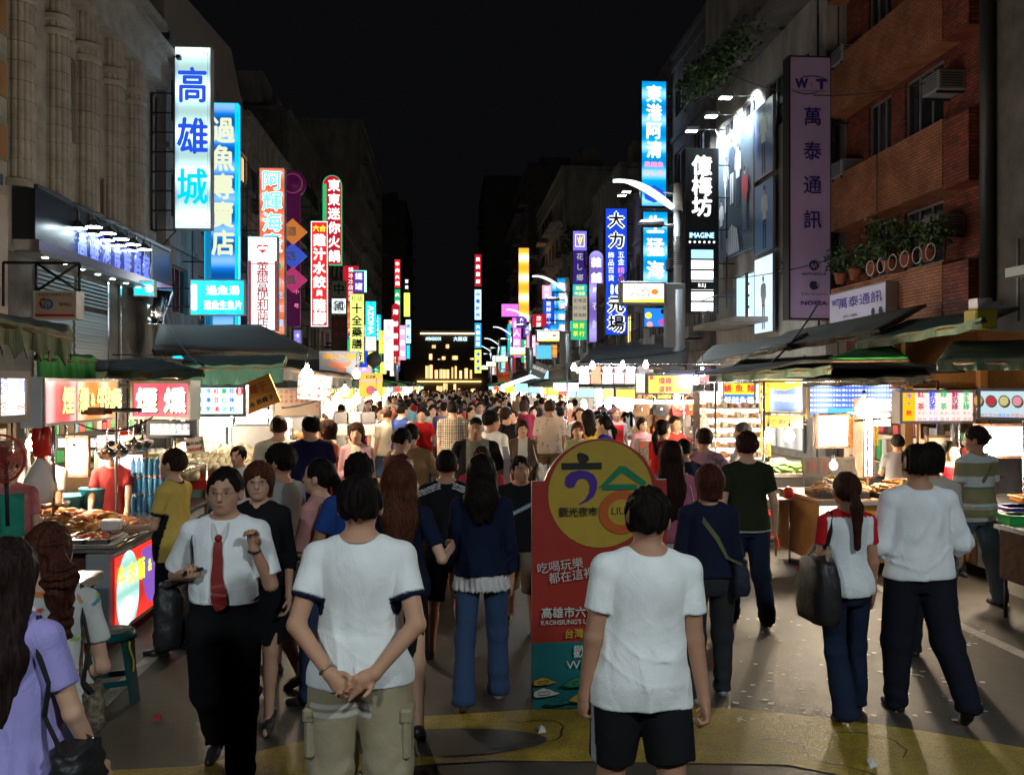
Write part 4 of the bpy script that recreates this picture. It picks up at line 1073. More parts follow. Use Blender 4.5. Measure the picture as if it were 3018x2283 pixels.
# 9
o,w,h=board('box_sign','small white lit box with one black character in a ring','sign',716,52,748,52,644,678,f_ww,[('d',.5,.5,.42,BKG),('d',.5,.5,.37,f_ww),('h','國',.5,.5,.62,BKG,dict(bold=.03))],dksteel,.25)
bracket(o,w,h,-1,2.2,1)
o,w,h=board('box_sign','dim grey sign with one dark character above the white box','sign',716,52.3,748,52.3,606,642,mat('dim_sheet',(.30,.28,.25),.6),[('h','中',.5,.5,.7,BK,dict(bold=.03))],RD,.25)
bracket(o,w,h,-1,2.2,1)
o,w,h=board('tall_sign','unlit brown hanging sign with dark writing below the white box','sign',716,52.5,750,52.5,682,770,mat('brown_sheet',(.09,.05,.04),.7),[('v','文物',.7,.95,.4,.3,RD),('v','珠寶',.3,.95,.4,.3,RD)],dksteel,.2)
bracket(o,w,h,-1,2.2,2)
# 10
f_y=glowmat('yellow_sheet',(.85,.95,.22),1.0,.15,.6)
o,w,h=board('tall_sign','yellow lit sign with black characters of a herbal kitchen','sign',755,55,787,55,634,782,f_y,[('h','和級',.5,.93,.09,BKG),('v','十全藥膳坊',.5,.87,.01,.72,BKG,dict(bold=.03))],whitep,.25)
bracket(o,w,h,-1,1.6,3)
pur=glowmat('purple_sheet',(.16,.06,.50),.6);grn=glowmat('green_neon',(.1,1,.6),1.6)
o,w,h=board('tall_sign','purple sign with white characters under a green neon edge','sign',763,58,793,58,583,632,pur,[('v','鐵罐',.4,.95,.05,.55,PW),('r',.8,0,1,1,glowmat('mint_sheet',(.6,1,.85),1.2)),('r',0,.95,1,1,grn)],dksteel,.25)
bracket(o,w,h,-1,1.6,1)
o,w,h=board('tall_sign','bright sky blue sign with sideways white letters','sign',789,62,813,62,650,758,f_c,[('r',.0,.0,1,.28,PW),('h','AZONA',.5,.62,.16,PW,dict(rot=-math.pi/2,bold=.03))],whitep,.25)
bracket(o,w,h,-1,1.6,2)
def small(label,u0,u1,vt,vb,Y,face,txt='',tm=None,fs=.7,side=-1,fr=whitep,rnd=0):
    o,w,h=board('tall_sign',label,'sign',u0,Y,u1,Y,vt,vb,face,[('v',txt,.5,.95,.05,fs,tm or PW,dict(bold=.04,res=1))]if txt else[],fr,.3,rnd=rnd)
    bracket(o,w,h,side,1.6,2);return o
f_p=glowmat('pink_sheet',(1,.35,.55),1.1);f_g=glowmat('green_sheet',(.02,.50,.16),.8);f_br=glowmat('bright_white_sheet',(1,.95,1),2.2)
small('overexposed white and pink sign far on the left',829,850,690,800,76,f_br,'卡拉OK',PINKG)
small('dark red round topped far sign beside the glowing white one',846,863,655,770,80,f_r2,'海鮮餐廳',rnd=1)
small('far red sign with white characters atop the green one',852,865,560,622,92,f_r,'牛肉火鍋')
small('far green sign with pale characters under the red one',852,865,624,700,92.2,f_g,'火鍋大王')
small('far yellow green glowing sign on the left',872,886,632,684,96,glowmat('lime_sheet',(.85,1,.1),1.3),'')
small('far narrow pale sign with tiny lights above the yellow one',873,884,600,628,97,dksteel,'百貨',PW)
small('far pink sign below the yellow one on the left',861,877,702,778,84,f_p,'茶藝館')
small('far cyan white sign near the left lamp',876,888,690,742,99,glowmat('ice_sheet',(.5,.9,1),1.3),'旅社',BLG)
small('small blue far sign under the cyan white one',878,886,745,775,101,f_c,'')
o,w,h=board('tall_sign','small violet lit sign beneath the orange tall one','sign',634,40,651,40,712,755,glowmat('violet_sheet',(.25,.2,.8),.8),[('v','卡片',.5,.9,.1,.6,PW)],whitep,.2);bracket(o,w,h,-1,1.6,1)
disc=MB();disc.lathe([(.42,-.05),(.42,.05)],(0,0,0),greymet,24,'y');disc.tube([(0,0,-.4),(0,0,-3.6)],.04,greymet,8);tag(disc.build('round_road_sign',None,A(808,777,52)),'grey round sign seen from behind on a pole at left','sign')
# right side
f_b3=glowmat('azure_sheet',(.0,.38,.95),.95,.35,1.1,white=.25)
o,w,h=board('tall_sign','tallest azure lit sign on the right with white seafood characters','sign',1385,38,1440,38,174,446,f_b3,
    [('v','東港阿清',.5,.97,.38,.62,PW,dict(bold=.035,sy=1.1)),('h','黑鮪魚',.5,.335,.045,PINKG,dict(bold=.04,wid=.8)),('h','さしみ',.5,.265,.05,PINKG,dict(bold=.02,wid=.8)),('p',[(.1,.12),(.5,.17),(.95,.12),(.9,.06),(.5,.03),(.15,.06)],BLG)],dksteel,.35)
bracket(o,w,h,1,.7,5)
o,w,h=board('tall_sign','lower half of the azure seafood sign, behind the street lamp','sign',1388,38,1443,38,456,612,f_b3,
    [('v','生猛海',.5,.98,.03,.72,PW,dict(bold=.035))],dksteel,.35);bracket(o,w,h,1,.7,3)
o,w,h=board('box_sign','blue picture panel with painted fish under the azure sign','sign',1390,38,1443,38,664,707,glowmat('sea_picture',(.02,.25,.9),.8),[('d',.2,.6,.13,YE),('d',.25,.15,.12,glowmat('coral',(1,.35,.3),1)),('d',.75,.25,.14,glowmat('magenta_fish',(.6,.1,.5),.8)),('d',.8,.8,.1,BKG)],dksteel,.35);bracket(o,w,h,1,.7,1)
f_b4=glowmat('royal_blue_sheet',(.01,.06,.62),.9)
o,w,h=board('tall_sign','royal blue sign of a ten dollar store with black and white characters','sign',1307,47,1355,47,449,724,f_b4,
    [('v','大力',.5,.985,.67,.72,PW,dict(bold=.10)),('v','大力',.5,.985,.67,.70,BKG,dict(bold=.03)),('v','飾品百貨',.27,.66,.42,.30,PW),('v','五金',.72,.66,.55,.32,PW),('v','精品',.72,.54,.42,.32,PINKG),('h','10',.5,.36,.10,PW,dict(bold=.06)),('v','元場',.5,.31,.02,.76,PW,dict(bold=.10)),('v','元場',.5,.31,.02,.74,BKG,dict(bold=.03))],dksteel,.3)
bracket(o,w,h,1,1.0,4)
f_pu=glowmat('violet_arch_sheet',(.30,.20,.80),.7,.35,2.4,white=.2)
o,w,h=board('tall_sign','violet round topped sign of a shoe shop','sign',1272,53,1304,53,540,740,f_pu,[('v','雜舖',.5,.95,.62,.72,PW,dict(bold=.03)),('h','男女',.6,.57,.06,PW),('v','衣飾',.5,.5,.1,.6,dimy)],dksteel,.3,rnd=1);bracket(o,w,h,1,.8,3)
o,w,h=board('tall_sign','unlit grey brown sign overlapping the violet one','sign',1290,52,1310,52,612,738,mat('taupe_sheet',(.16,.13,.15),.7),[('v','小養生',.7,.95,.2,.35,RD)],dksteel,.25);bracket(o,w,h,1,1.2,2)
f_n=glowmat('navy_sheet',(.05,.02,.22),.6)
o,w,h=board('tall_sign','dark purple sign with a yellow emblem, cyan band and beige foot','sign',1237,58,1268,58,498,692,f_n,
    [('r',0,.78,1,1,glowmat('violet_sheet',(.25,.2,.8),.8)),('r',.18,.82,.82,.96,PW),('r',.22,.827,.78,.953,glowmat('violet_sheet',(.25,.2,.8),.8)),('p',[(.5,.83),(.62,.88),(.72,.945),(.55,.91),(.5,.95),(.42,.90),(.28,.94),(.4,.87)],YE),
     ('v','花し鄉',.5,.77,.42,.5,glowmat('grey_letter',(.6,.7,.65),.7)),('r',0,.27,1,.40,glowmat('teal_sheet',(.02,.55,.55),.8)),('h','燒烤',.5,.36,.05,YE),('h','啤酒屋',.5,.30,.04,YE),('r',0,0,1,.27,glowmat('beige_sheet',(.55,.5,.38),.6)),('h','生啤酒',.5,.22,.05,BKG),('h','炒小菜',.5,.14,.05,BKG),('h','鍋海鮮',.5,.06,.05,BKG)],dksteel,.3);bracket(o,w,h,1,1.2,3)
o,w,h=board('box_sign','green lit box with yellow tea shop characters','sign',1233,57,1267,57,693,733,f_g,[('v','精茶',.3,.95,.1,.36,YE),('v','芳行',.7,.95,.1,.36,YE)],glowmat('teal_sheet',(.02,.55,.55),.8),.3);bracket(o,w,h,1,1.2,1)
small('blue far sign with pale pink live seafood characters',1203,1226,600,725,66,f_b3,'現撈活海產',glowmat('pale_pink_letter',(1,.6,.75),1.2),.7,1)
small('blue far sign with a white moon, left of the seafood one',1187,1203,612,725,67,f_b3,'上川',PW,.6,1)
small('white far sign over a deep blue one',1173,1187,620,664,68,f_ww,'',None,.6,1)
small('deep blue narrow far sign under the white one',1173,1187,667,725,68.2,f_b4,'三民藥',PW,.6,1)
small('far colourful panel below the lamp sign',1158,1192,745,775,64,glowmat('picture_blue',(.1,.5,.8),.9),'',None,.6,1)
small('far orange red panel next to the colourful one',1192,1204,744,772,64.2,glowmat('orange_panel',(.9,.35,.05),.9),'',None,.6,1)
small('orange glowing tall far sign on the right',1120,1143,535,697,88,glowmat('amber_sheet',(1,.42,.03),1.5,.35,1.9,white=.45),'',None,.6,1)
small('far magenta horizontal sign left of the orange one',1083,1121,656,684,90,glowmat('magenta_sheet',(.75,.15,.75),1.1),'',None,.6,1)
small('far magenta vertical sign with white characters',1106,1126,686,772,90.2,glowmat('magenta_sheet',(.75,.15,.75),1.1),'佳人旅館',PW,.7,1)
small('thin teal far sign beside the magenta one',1096,1105,700,770,91,glowmat('teal_sheet',(.02,.55,.55),.8),'',None,.6,1)
for i,(v0,v1,f,lb)in enumerate(((549,619,f_r2,'red top panel of the thin far sign stack'),(625,691,glowmat('ice_sheet',(.5,.9,1),1.3),'pale cyan panel of the thin far sign stack'),(697,752,glowmat('azure_flat',(.02,.35,.95),1),'blue panel of the thin far sign stack'),(755,806,glowmat('lime_sheet',(.85,1,.1),1.3),'yellow bottom panel of the thin far sign stack'))):
    small(lb,1025,1040,v0,v1,112+i*.1,f,('民族畫廊','中醫診所','大樓出租','停車場')[i],PW if i in(0,2)else BLG,.6,1)
TN=[('lime',glowmat('lime_sheet',(.85,1,.1),1.3)),('crimson',f_r2),('sky blue',f_c),('white',f_ww),('green',f_g),('pink',f_p),('violet',pur),('orange',f_o),('royal blue',f_b4)]
rt=random.Random(31)
for i in range(46):
    sd=-1 if i%2 else 1;Y=rt.uniform(62,128);X=sd*(rt.uniform(6.0,7.4));z=rt.uniform(3.0,4.5)if i%3 else rt.uniform(4.5,8.5);w_=rt.uniform(.5,1.3);h_=rt.uniform(.6,2.6);nm,m_=rt.choice(TN);mb=MB();mb.box((-w_/2,0,0),(w_/2,.2,h_),whitep)
    mb.quad((-w_/2+.04,-.01,.04),(w_/2-.04,-.01,.04),(w_/2-.04,-.01,h_-.04),(-w_/2+.04,-.01,h_-.04),m_);mb.tube([(0,.1,h_*.5),(sd*2.2,.1,h_*.5)],.05,dksteel,4)
    for k in range(int(h_/.42)):mb.text(rt.choice('火鍋海鮮冰茶飯店旅社'),0,h_-.3-k*.42,.36,RDG if nm in('white','lime')else PW,o=(0,-.02,0),res=1)
    tag(mb.build('far_sign',None,(X,Y,z)),'tiny %s lit sign far down the %s side of the street'%(nm,'left' if sd<0 else 'right'),'sign','tiny far %s signs on the %s'%(nm,'left' if sd<0 else 'right'))
# black sign with shop panels
blk=mat('black_sheet',(.02,.02,.022),.4)
o,w,h=board('tall_sign','black tall sign with white brush characters and a glowing shop name','sign',1480,30,1552,30,320,530,blk,[('v','億梅坊',.5,.93,.30,.62,PW,dict(bold=.035)),('h','IMAGINE',.5,.105,.085,CYG,dict(bold=.03,wid=.82)),('h','IMAGINE',.5,.105,.07,PW,dict(wid=.80))]+[('d',.14+i*.144,.035,.035,PW)for i in range(6)],dksteel,.35);bracket(o,w,h,1,.6,3)
marks=[]
for i in range(6):
    z0=.82-i*.158;marks.append(('r',.18,z0,.84,z0+.13,blk if i==3 else(glowmat('pale_blue_sheet',(.35,.7,1),1.2)if i==0 else f_br)))
    if i==3:marks+=[('h','B.S.J',.5,z0+.065,.07,PW,dict(bold=.02)),('r',.18,z0,.84,z0+.006,PW),('r',.18,z0+.124,.84,z0+.13,PW)]
o,w,h=board('tall_sign','black panel with six small lit tenant boxes below the black sign','sign',1480,30.1,1552,30.1,532,676,blk,marks,dksteel,.35);bracket(o,w,h,1,.6,2)
# big unlit violet sign
lil=mat('lilac_sheet',(.52,.40,.68),.55,var=.08,vscale=2);ink=mat('indigo_print',(.05,.03,.24),.5);gry=mat('grey_print',(.03,.035,.06),.5)
arc=lambda cx,cz,rx,rz,a0,a1,t=.004:[(cx+rx*math.cos(a),cz+rz*math.sin(a))for a in[a0+(a1-a0)*i/16 for i in range(17)]]+[(cx+(rx-t*4)*math.cos(a),cz+(rz-t)*math.sin(a))for a in[a1+(a0-a1)*i/16 for i in range(17)]]
o,w,h=board('tall_sign','huge unlit lilac phone shop sign with dark blue characters on the brick building','sign',1703,22.4,1796,22.4,120,690,lil,
    [('h','W',.30,.895,.050,ink,dict(bold=.06,wid=.30)),('h','T',.76,.893,.050,ink,dict(bold=.07,wid=.26)),('h','i',.52,.893,.035,RD),('p',arc(.55,.895,.38,.030,.3,2.4),gry),('p',arc(.40,.875,.34,.022,3.3,5.6),gry),('r',.15,.866,.9,.8675,gry),
     ('v','萬',.55,.812,.728,.44,ink,dict(bold=.012)),('v','泰',.55,.682,.598,.44,ink,dict(bold=.012)),('v','通',.55,.552,.468,.44,ink,dict(bold=.012)),('v','訊',.55,.422,.338,.44,ink,dict(bold=.012)),
     ('d',.58,.205,.115,gry),('p',[(.50,.19),(.54,.218),(.58,.200),(.62,.218),(.66,.19),(.62,.205),(.58,.192),(.54,.205)],lil),('h','MOTOROLA',.58,.172,.0125,gry,dict(bold=.02,wid=.60)),
     ('d',.58,.130,.105,gry),('p',arc(.60,.135,.075,.016,-.6,2.2,.006),lil),('h','Sony Ericsson',.58,.096,.013,gry,dict(wid=.64)),('h','NOKIA',.58,.062,.021,ink,dict(bold=.04,wid=.66))],dksteel,.4,.04);bracket(o,w,h,1,.45,6)
mb=MB()
for i in range(14):z=h*(i+.5)/14;mb.tube([(w,.1,z),(w+.25,.3,z),(w+.25,.9,z)],.018,dksteel,4)
mb.tube([(w+.25,.3,0),(w+.25,.3,h)],.03,dksteel,5);mb.tube([(w+.25,.9,0),(w+.25,.9,h)],.03,dksteel,5);mb.build('steel_frame',o)
# small box sign on the brick wall: faces the street
def wallboard(name,label,cat,X,ua,ub,va,vb_,face,marks,th=.15,frame=None,group=None):
    """sign parallel to the street: near edge at pixel column ua, far edge ub; rows read at ua"""
    p=AX(ua,va,X);q=AX(ub,va,X);z1=p.z;z0=AX(ua,vb_,X).z
    return _wb(name,label,cat,X,p.y,q.y,z0,z1,face,marks,th,frame,group)
def _wb(name,label,cat,X,ya,yb,z0,z1,face,marks,th=.15,frame=None,group=None,parent=None):
    """ya is the edge at the reader's left (far edge on the right side of the street)"""
    w=abs(yb-ya);h=z1-z0;frame=frame or alu;side=1 if X>0 else-1
    mb=MB();mb.box((0,0,0),(w,th,h),frame);r=.025
    for q in((0,0,r,h),(w-r,0,w,h),(r,0,w-r,r),(r,h-r,w-r,h)):mb.box((q[0],-.015,q[1]),(q[2],-.0005,q[3]),frame)
    o=mb.build(name,parent);o.location=(X,max(ya,yb)if side>0 else min(ya,yb),z0);o.rotation_euler=(0,0,R(-90)if side>0 else R(90))
    if not parent:tag(o,label,cat,group)
    f=MB();f.quad((r,-.005,r),(w-r,-.005,r),(w-r,-.005,h-r),(r,-.005,h-r),face);lay=.009
    for k in marks:
        t=k[0]
        if t=='r':f.quad((k[1]*w,-lay,k[2]*h),(k[3]*w,-lay,k[2]*h),(k[3]*w,-lay,k[4]*h),(k[1]*w,-lay,k[4]*h),k[5])
        elif t=='d':f.add([(k[1]*w+k[3]*math.cos(q),-lay,k[2]*h+k[3]*math.sin(q)*(k[5]if len(k)>5 else 1))for q in[i*2*math.pi/24 for i in range(24)]],[list(range(24))],k[4])
        elif t=='p':f.add([(x*w,-lay,z*h)for x,z in k[1]],[list(range(len(k[1])))],k[2])
        elif t=='h':f.text(k[1],k[2]*w,k[3]*h,k[4]*h,k[5],o=(0,-lay,0),**(k[6]if len(k)>6 else{}))
        elif t=='v':f.column(k[1],k[2]*w,k[3]*h,k[4]*h,k[5]*w,k[6],o=(0,-lay,0),**(k[7]if len(k)>7 else{}))
        lay+=.003
    f.build('panel',o);return o
wl_=mat('off_white_sheet',(.52,.47,.58),.5)
_wb('box_sign','small white phone shop box sign on the brick band','sign',9.2,21.8,18.9,3.56,4.29,wl_,[('h','WiT',.12,.68,.30,ink,dict(bold=.04)),('h','萬泰通訊',.56,.62,.36,ink,dict(bold=.015,wid=2.2)),('h','維修中心 手機配件',.40,.18,.12,gry),('d',.80,.18,.09,gry),('d',.92,.18,.09,gry)],.25)
# posters on the pale building
def person_shape(cx,cz,s,flip=1,arms=0):
    P=[(-.02,0),(-.075,0),(-.07,.25),(-.085,.48),(-.10,.60),(-.15,.62 if not arms else .95),(-.17,.64 if not arms else .98),(-.13,.82),(-.10,.84),(-.035,.86),(-.05,.91),(-.04,.985),(0,1.0),(.04,.985),(.05,.91),(.035,.86),(.10,.84),(.13,.80),(.17,.55),(.13,.53),(.10,.62),(.085,.48),(.075,.25),(.08,0),(.02,0),(.01,.42),(-.01,.42)]
    return P
def poster(label,X,ya,yb,z0,z1,face,figs,extra=()):
    w=abs(yb-ya);h=z1-z0;mk=[]
    for cx,cz,s,c1,c2 in figs:
        P=person_shape(0,0,s);low=[(x,z)for x,z in P if z<.58]
        T=lambda L:[(cx+x*s*h/w,cz+z*s)for x,z in L]
        mk.append(('p',T([(-.02,0),(-.075,0),(-.07,.25),(-.085,.5),(.085,.5),(.075,.25),(.08,0),(.02,0),(.01,.42),(-.01,.42)]),c2))
        mk.append(('p',T([(-.09,.46),(-.10,.62),(-.15,.60),(-.14,.80),(-.10,.84),(-.035,.86),(.035,.86),(.10,.84),(.14,.80),(.17,.56),(.12,.56),(.10,.62),(.09,.46)]),c1))
        mk.append(('d',cx,cz+.93*s,.045*s*h,mat('poster_skin',(.62,.48,.42),.5),1.3));mk.append(('d',cx,cz+.955*s,.045*s*h,mat('poster_hair',(.04,.03,.03),.5),.9))
    return _wb('poster',label,'poster',X,ya,yb,z0,z1,face,mk+list(extra),.06)
pw1=mat('poster_white',(.70,.74,.78),.5);pj=mat('poster_denim',(.16,.22,.36),.5);pdk=mat('poster_dark',(.04,.05,.08),.5);prd=mat('poster_red',(.60,.06,.08),.5)
pbg=mat('poster_slate',(.10,.14,.18),.35,var=.3,vscale=.8);pbl=mat('poster_blue',(.10,.16,.42),.35);pbl2=mat('poster_sky',(.12,.30,.65),.4)
p0=onx(2116,425,9.3);p1=onx(2224,339,9.3);zb_=onx(2124,774,9.3).z
fan=[('p',[(.30+.06*i,.02),(.34+.06*i,.02),(.36+.045*i,.25-abs(i-3)*.015),(.33+.045*i,.25-abs(i-3)*.015)],pw1)for i in range(7)]
poster('large dark poster of six standing people over a fan of white strips',9.28,p0.y,p1.y,zb_,p0.z,pbg,[(.13,.10,.42,pw1,pdk),(.28,.38,.45,pw1,pw1),(.45,.42,.52,pdk,pw1),(.63,.36,.50,pw1,pdk),(.82,.16,.48,prd,pj)],fan)
q0=onx(2224,329,9.3);q1=onx(2281,286,9.3)
poster('upper small poster of a figure on violet blue',9.285,q0.y-.05,q1.y,onx(2224,540,9.3).z,q0.z,pbl,[(.5,.05,.9,pw1,pdk)])
poster('small poster of a dancer in black stockings on sky blue',9.285,q0.y-.05,q1.y,onx(2226,755,9.3).z,onx(2226,554,9.3).z,pbl2,[(.55,.05,.9,pw1,pdk)])
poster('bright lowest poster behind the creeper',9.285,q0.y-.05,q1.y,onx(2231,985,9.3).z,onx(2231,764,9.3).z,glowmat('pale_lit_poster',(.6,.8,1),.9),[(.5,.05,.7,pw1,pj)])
# column of small lit boxes beside the balcony
o,w,h=board('box_sign','narrow column of small lit tenant boxes by the balcony','sign',1614,29,1642,29,560,690,blk,[('r',.08,.04+i*.19,.92,.19+i*.19,(f_ww,glowmat('mint_sheet',(.6,1,.85),1.2))[i%2])for i in range(5)]+[('h','I.P.',.5,.69,.08,BLG),('h','BSJ',.5,.31,.08,REDG)],dksteel,.2);bracket(o,w,h,1,.9,2)
# floodlights on long arms lighting the posters
for i,(u,v,Yy)in enumerate(((1555,208,28.0),(1525,248,29.5),(1483,280,31.0),(1345,412,40),(1335,420,42))):
    hd=A(u,v,Yy);mb=MB();far=9.45
    mb.box((-.05,-.16,-.05),(.42,.16,.09),greymet,.03);mb.tube([(.3,0,.02),(far-hd.x,.1,.05)],.018,alu,5);mb.tube([(1.0,.02,.03),(far-hd.x,.1,-.5)],.012,alu,5)
    o=mb.build('arm_floodlight',None,hd);tag(o,'floodlight on a long arm, %s from the black sign'%['farthest above it','second above it','lowest','upper one over the ten dollar sign','lower one over the ten dollar sign'][i],'lamp',None)
    mb=MB();mb.box((.0,-.13,-.062),(.34,.13,-.052),glowmat('arm_light_glass',(.85,1,.9),20));mb.build('lens',o)
    if i<3:lamp('poster_light',(hd.x+.3,Yy,hd.z-.15),520,(.85,.95,1),.12,kind='SPOT',rot=(R(12),R(-62),0),spot=110)
# ------------------------------------------------------------ street lamps with sign boxes
def street_lamp(x,y,label,s=1,box=True,txt=True,z=6.95,energy=420,arm=1):
    root=empty('street_lamp',(x,y,0),0,label,'street lamp')
    mb=MB();mb.tube([(0,0,.1),(0,0,4.4)],.16,greymet,14);mb.tube([(0,0,4.4),(0,0,6.3)],.10,greymet,12);mb.tube([(0,0,6.3),(0,0,z)],[.13,.10],whitep,12);mb.lathe([(.26,0),(.26,.25),(.17,.3)],(0,0,0),greymet,14)
    for i in range(14):mb.tube([(.0,0,5.0+i*.05),(0,0,5.02+i*.05)],.115,dksteel,10)
    mb.build('pole',root)
    mb=MB();W_=1.45*s;V=[];F=[];n=16
    for i in range(n+1):
        t=i/n;xx=-arm*(.12+W_*t);zz=6.35+.62*math.sin(t*1.75)*s;hw=.05+.19*math.sin(min(1,t*1.15+.12)*math.pi)**.6 if t<.98 else .03
        V+=[(xx,-hw,zz),(xx,hw,zz),(xx,hw*.8,zz+.07),(xx,-hw*.8,zz+.07)]
    for i in range(n):
        for k in range(4):F.append([i*4+k,i*4+(k+1)%4,(i+1)*4+(k+1)%4,(i+1)*4+k])
    F.append([0,1,2,3]);mb.add(V,F,glowmat('lamp_reflector',(.8,.97,.95),1.5,base=.8));mb.build('reflector',root)
    mb=MB();mb.tube([(0,0,5.95),(-arm*.45,0,5.95)],.03,greymet,8);mb.box((min(-arm*.35,-arm*.95),-.12,5.9),(max(-arm*.35,-arm*.95),.12,6.05),dksteel,.04);mb.tube([(0,0,6.7),(-arm*.35,0,6.75)],.02,whitep,6);mb.build('uplight',root)
    if box:
        mb=MB();mb.box((-.32,-.13,3.0),(.16,.13,4.55),greymet,.02);mb.box((-1.42,-.16,4.02),(-.32,.16,4.58),greymet,.02);o=mb.build('sign_box',root)
        f=MB();f.quad((-1.36,-.165,4.08),(-.38,-.165,4.08),(-.38,-.165,4.52),(-1.36,-.165,4.52),glowmat('cream_box_sheet',(1,.98,.82),1.5));f.quad((-1.36,-.168,4.08),(-.38,-.168,4.08),(-.38,-.168,4.17),(-1.36,-.168,4.12),YE)
        if txt:f.text('六合',-.95,4.32,.26,REDG,o=(0,-.172,0));f.add([(-.60+.09*math.cos(q),-.172,4.33+.07*math.sin(q))for q in[i*.52 for i in range(12)]],[list(range(12))],ORG)
        f.build('panel',o)
    lamp('lamp_light',(x-arm*.8,y,6.25),energy,(.82,.95,1),.35,kind='SPOT',rot=(0,0,0),spot=165)
    return root
street_lamp(5.52,22.0,'nearest grey street lamp with curved white reflector and food market box')
street_lamp(5.35,41.5,'second street lamp on the right, beside the blue far signs')
street_lamp(5.35,60,'third street lamp on the right',txt=False)
street_lamp(5.35,78,'fourth street lamp on the right',txt=False)
street_lamp(5.35,97,'fifth street lamp on the right',txt=False)
street_lamp(5.35,116,'farthest street lamp on the right',txt=False)
street_lamp(-5.6,102,'lone far street lamp on the left',txt=False,arm=-1)
street_lamp(5.6,-2.5,'street lamp standing behind the viewer on the right',energy=860)  # out of view, assumed from the row and added to light the foreground people
street_lamp(-5.0,-3.5,'street lamp standing behind the viewer on the left',energy=720,arm=-1)  # second assumed lamp, added out of view as more light for the foreground
# ------------------------------------------------------------ stalls
warm=(1,.80,.55)
BULB=glowmat('bulb_glow',(1,.80,.55),330);FB=glowmat('far_bulb_glow',(1,.84,.62),170);BULBC=glowmat('cool_bulb_glow',(.95,.97,1),190);TUBE=glowmat('tube_glow',(1,.97,.95),22)
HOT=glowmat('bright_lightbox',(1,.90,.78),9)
def bulb(x,y,z,label,group=None,r=.055,cool=False,drop=.35):
    mb=MB();mb.tube([(0,0,r*1.6),(0,0,r*2.4)],.02,dksteel,8);mb.tube([(0,0,r*2.4),(.01,.0,drop)],.005,dksteel,4)
    o=mb.build('hanging_bulb',None,(x,y,z));tag(o,label,'light bulb',group)
    b=MB();b.ball((0,0,0),(r,r,r*1.15),BULBC if cool else BULB,10,8);b.tube([(0,0,r),(0,0,r*1.6)],.018,BULBC if cool else BULB,8);b.build('glass_globe',o)
    return o
def heap(name,label,cx,cy,z,rx,ry,h,n,mats,r,rng,stuff=True,parent=None,el=(1,1,.7)):
    mb=MB()
    for i in range(n):
        a=rng.uniform(0,6.28);q=math.sqrt(rng.random());x,y=q*math.cos(a),q*math.sin(a)
        s=r*rng.uniform(.75,1.25);t=rng.uniform(0,3.14)
        mb.M=Matrix.Translation((cx+x*rx,cy+y*ry,z+h*(1-q*q)*rng.uniform(.6,1)+s*.3))@Matrix.Rotation(t,4,'Z')@Matrix.Rotation(rng.uniform(-.5,.5),4,'X')
        mb.ball((0,0,0),(s*el[0]*rng.uniform(.8,1.2),s*el[1]*rng.uniform(.7,1.3),s*el[2]),rng.choice(mats),8,5,.12,rng)
    mb.M=Matrix.Identity(4);mb.ball((cx,cy,z),(rx*.97,ry*.97,h*.8),mats[0],14,6)
    o=mb.build(name,parent)
    if not parent:tag(o,label,'food',kind='stuff' if stuff else None)
    return o
rs=random.Random(8)
fried=[mat('fried_'+n,c,.45,bump=.6,bscale=60,var=.4,vscale=30)for n,c in(('gold',(.62,.30,.07)),('brown',(.42,.15,.04)),('orange',(.66,.24,.05)))]
melon=[mat('melon_rind',(.62,.56,.40),.6,bump=.5,bscale=60,var=.25,vscale=14),mat('guava_skin',(.55,.60,.35),.5,var=.2)]
orangef=[mat('orange_peel',(.75,.22,.04),.5,bump=.3,bscale=90),mat('tomato_skin',(.62,.08,.03),.35)]
leafm=[mat('lettuce',(.14,.34,.05),.6,bump=.5,bscale=40,var=.4),mat('pale_lettuce',(.38,.52,.14),.6,bump=.5,bscale=40)]
noodle=[mat('noodle',(.66,.58,.40),.55),mat('seafood_pink',(.68,.40,.28),.4),mat('seafood_white',(.70,.66,.58),.4)]
blueb=mat('water_bottle_blue',(.10,.34,.60),.15,trans=.3,spec=.6);tub=mat('cyan_plastic',(.12,.46,.58),.35);pink=mat('pink_plastic',(.60,.12,.30),.4);redp=mat('red_plastic',(.62,.03,.02),.3);grnp=mat('green_plastic',(.03,.40,.08),.4);bluep=mat('blue_plastic',(.04,.06,.42),.4)
paper=mat('paper',(.68,.66,.62),.7);wood=mat('worn_wood',(.30,.17,.08),.65,bump=.3,bscale=30,var=.4,vscale=5,stretch=(1,8,8));woodo=mat('orange_wood',(.42,.20,.07),.5,var=.3,vscale=4,stretch=(8,1,8))
tarp=mat('dark_green_canvas',(.03,.085,.055),.8,bump=.6,bscale=5,var=.5,vscale=2.5,vcol=(.10,.12,.09));tarpg=mat('bright_green_canvas',(.03,.26,.05),.8,bump=.6,bscale=5,var=.35,vscale=2);tarpt=mat('teal_canvas',(.05,.16,.13),.8,bump=.5,bscale=5,var=.4,vscale=2);tarpk=mat('black_canvas',(.018,.019,.019),.85,bump=.6,bscale=5,var=.5,vscale=3)
tin=mat('weathered_tin',(.11,.105,.085),.7,.2,bump=.6,bscale=6,var=.6,vscale=3,stretch=(1,6,1))
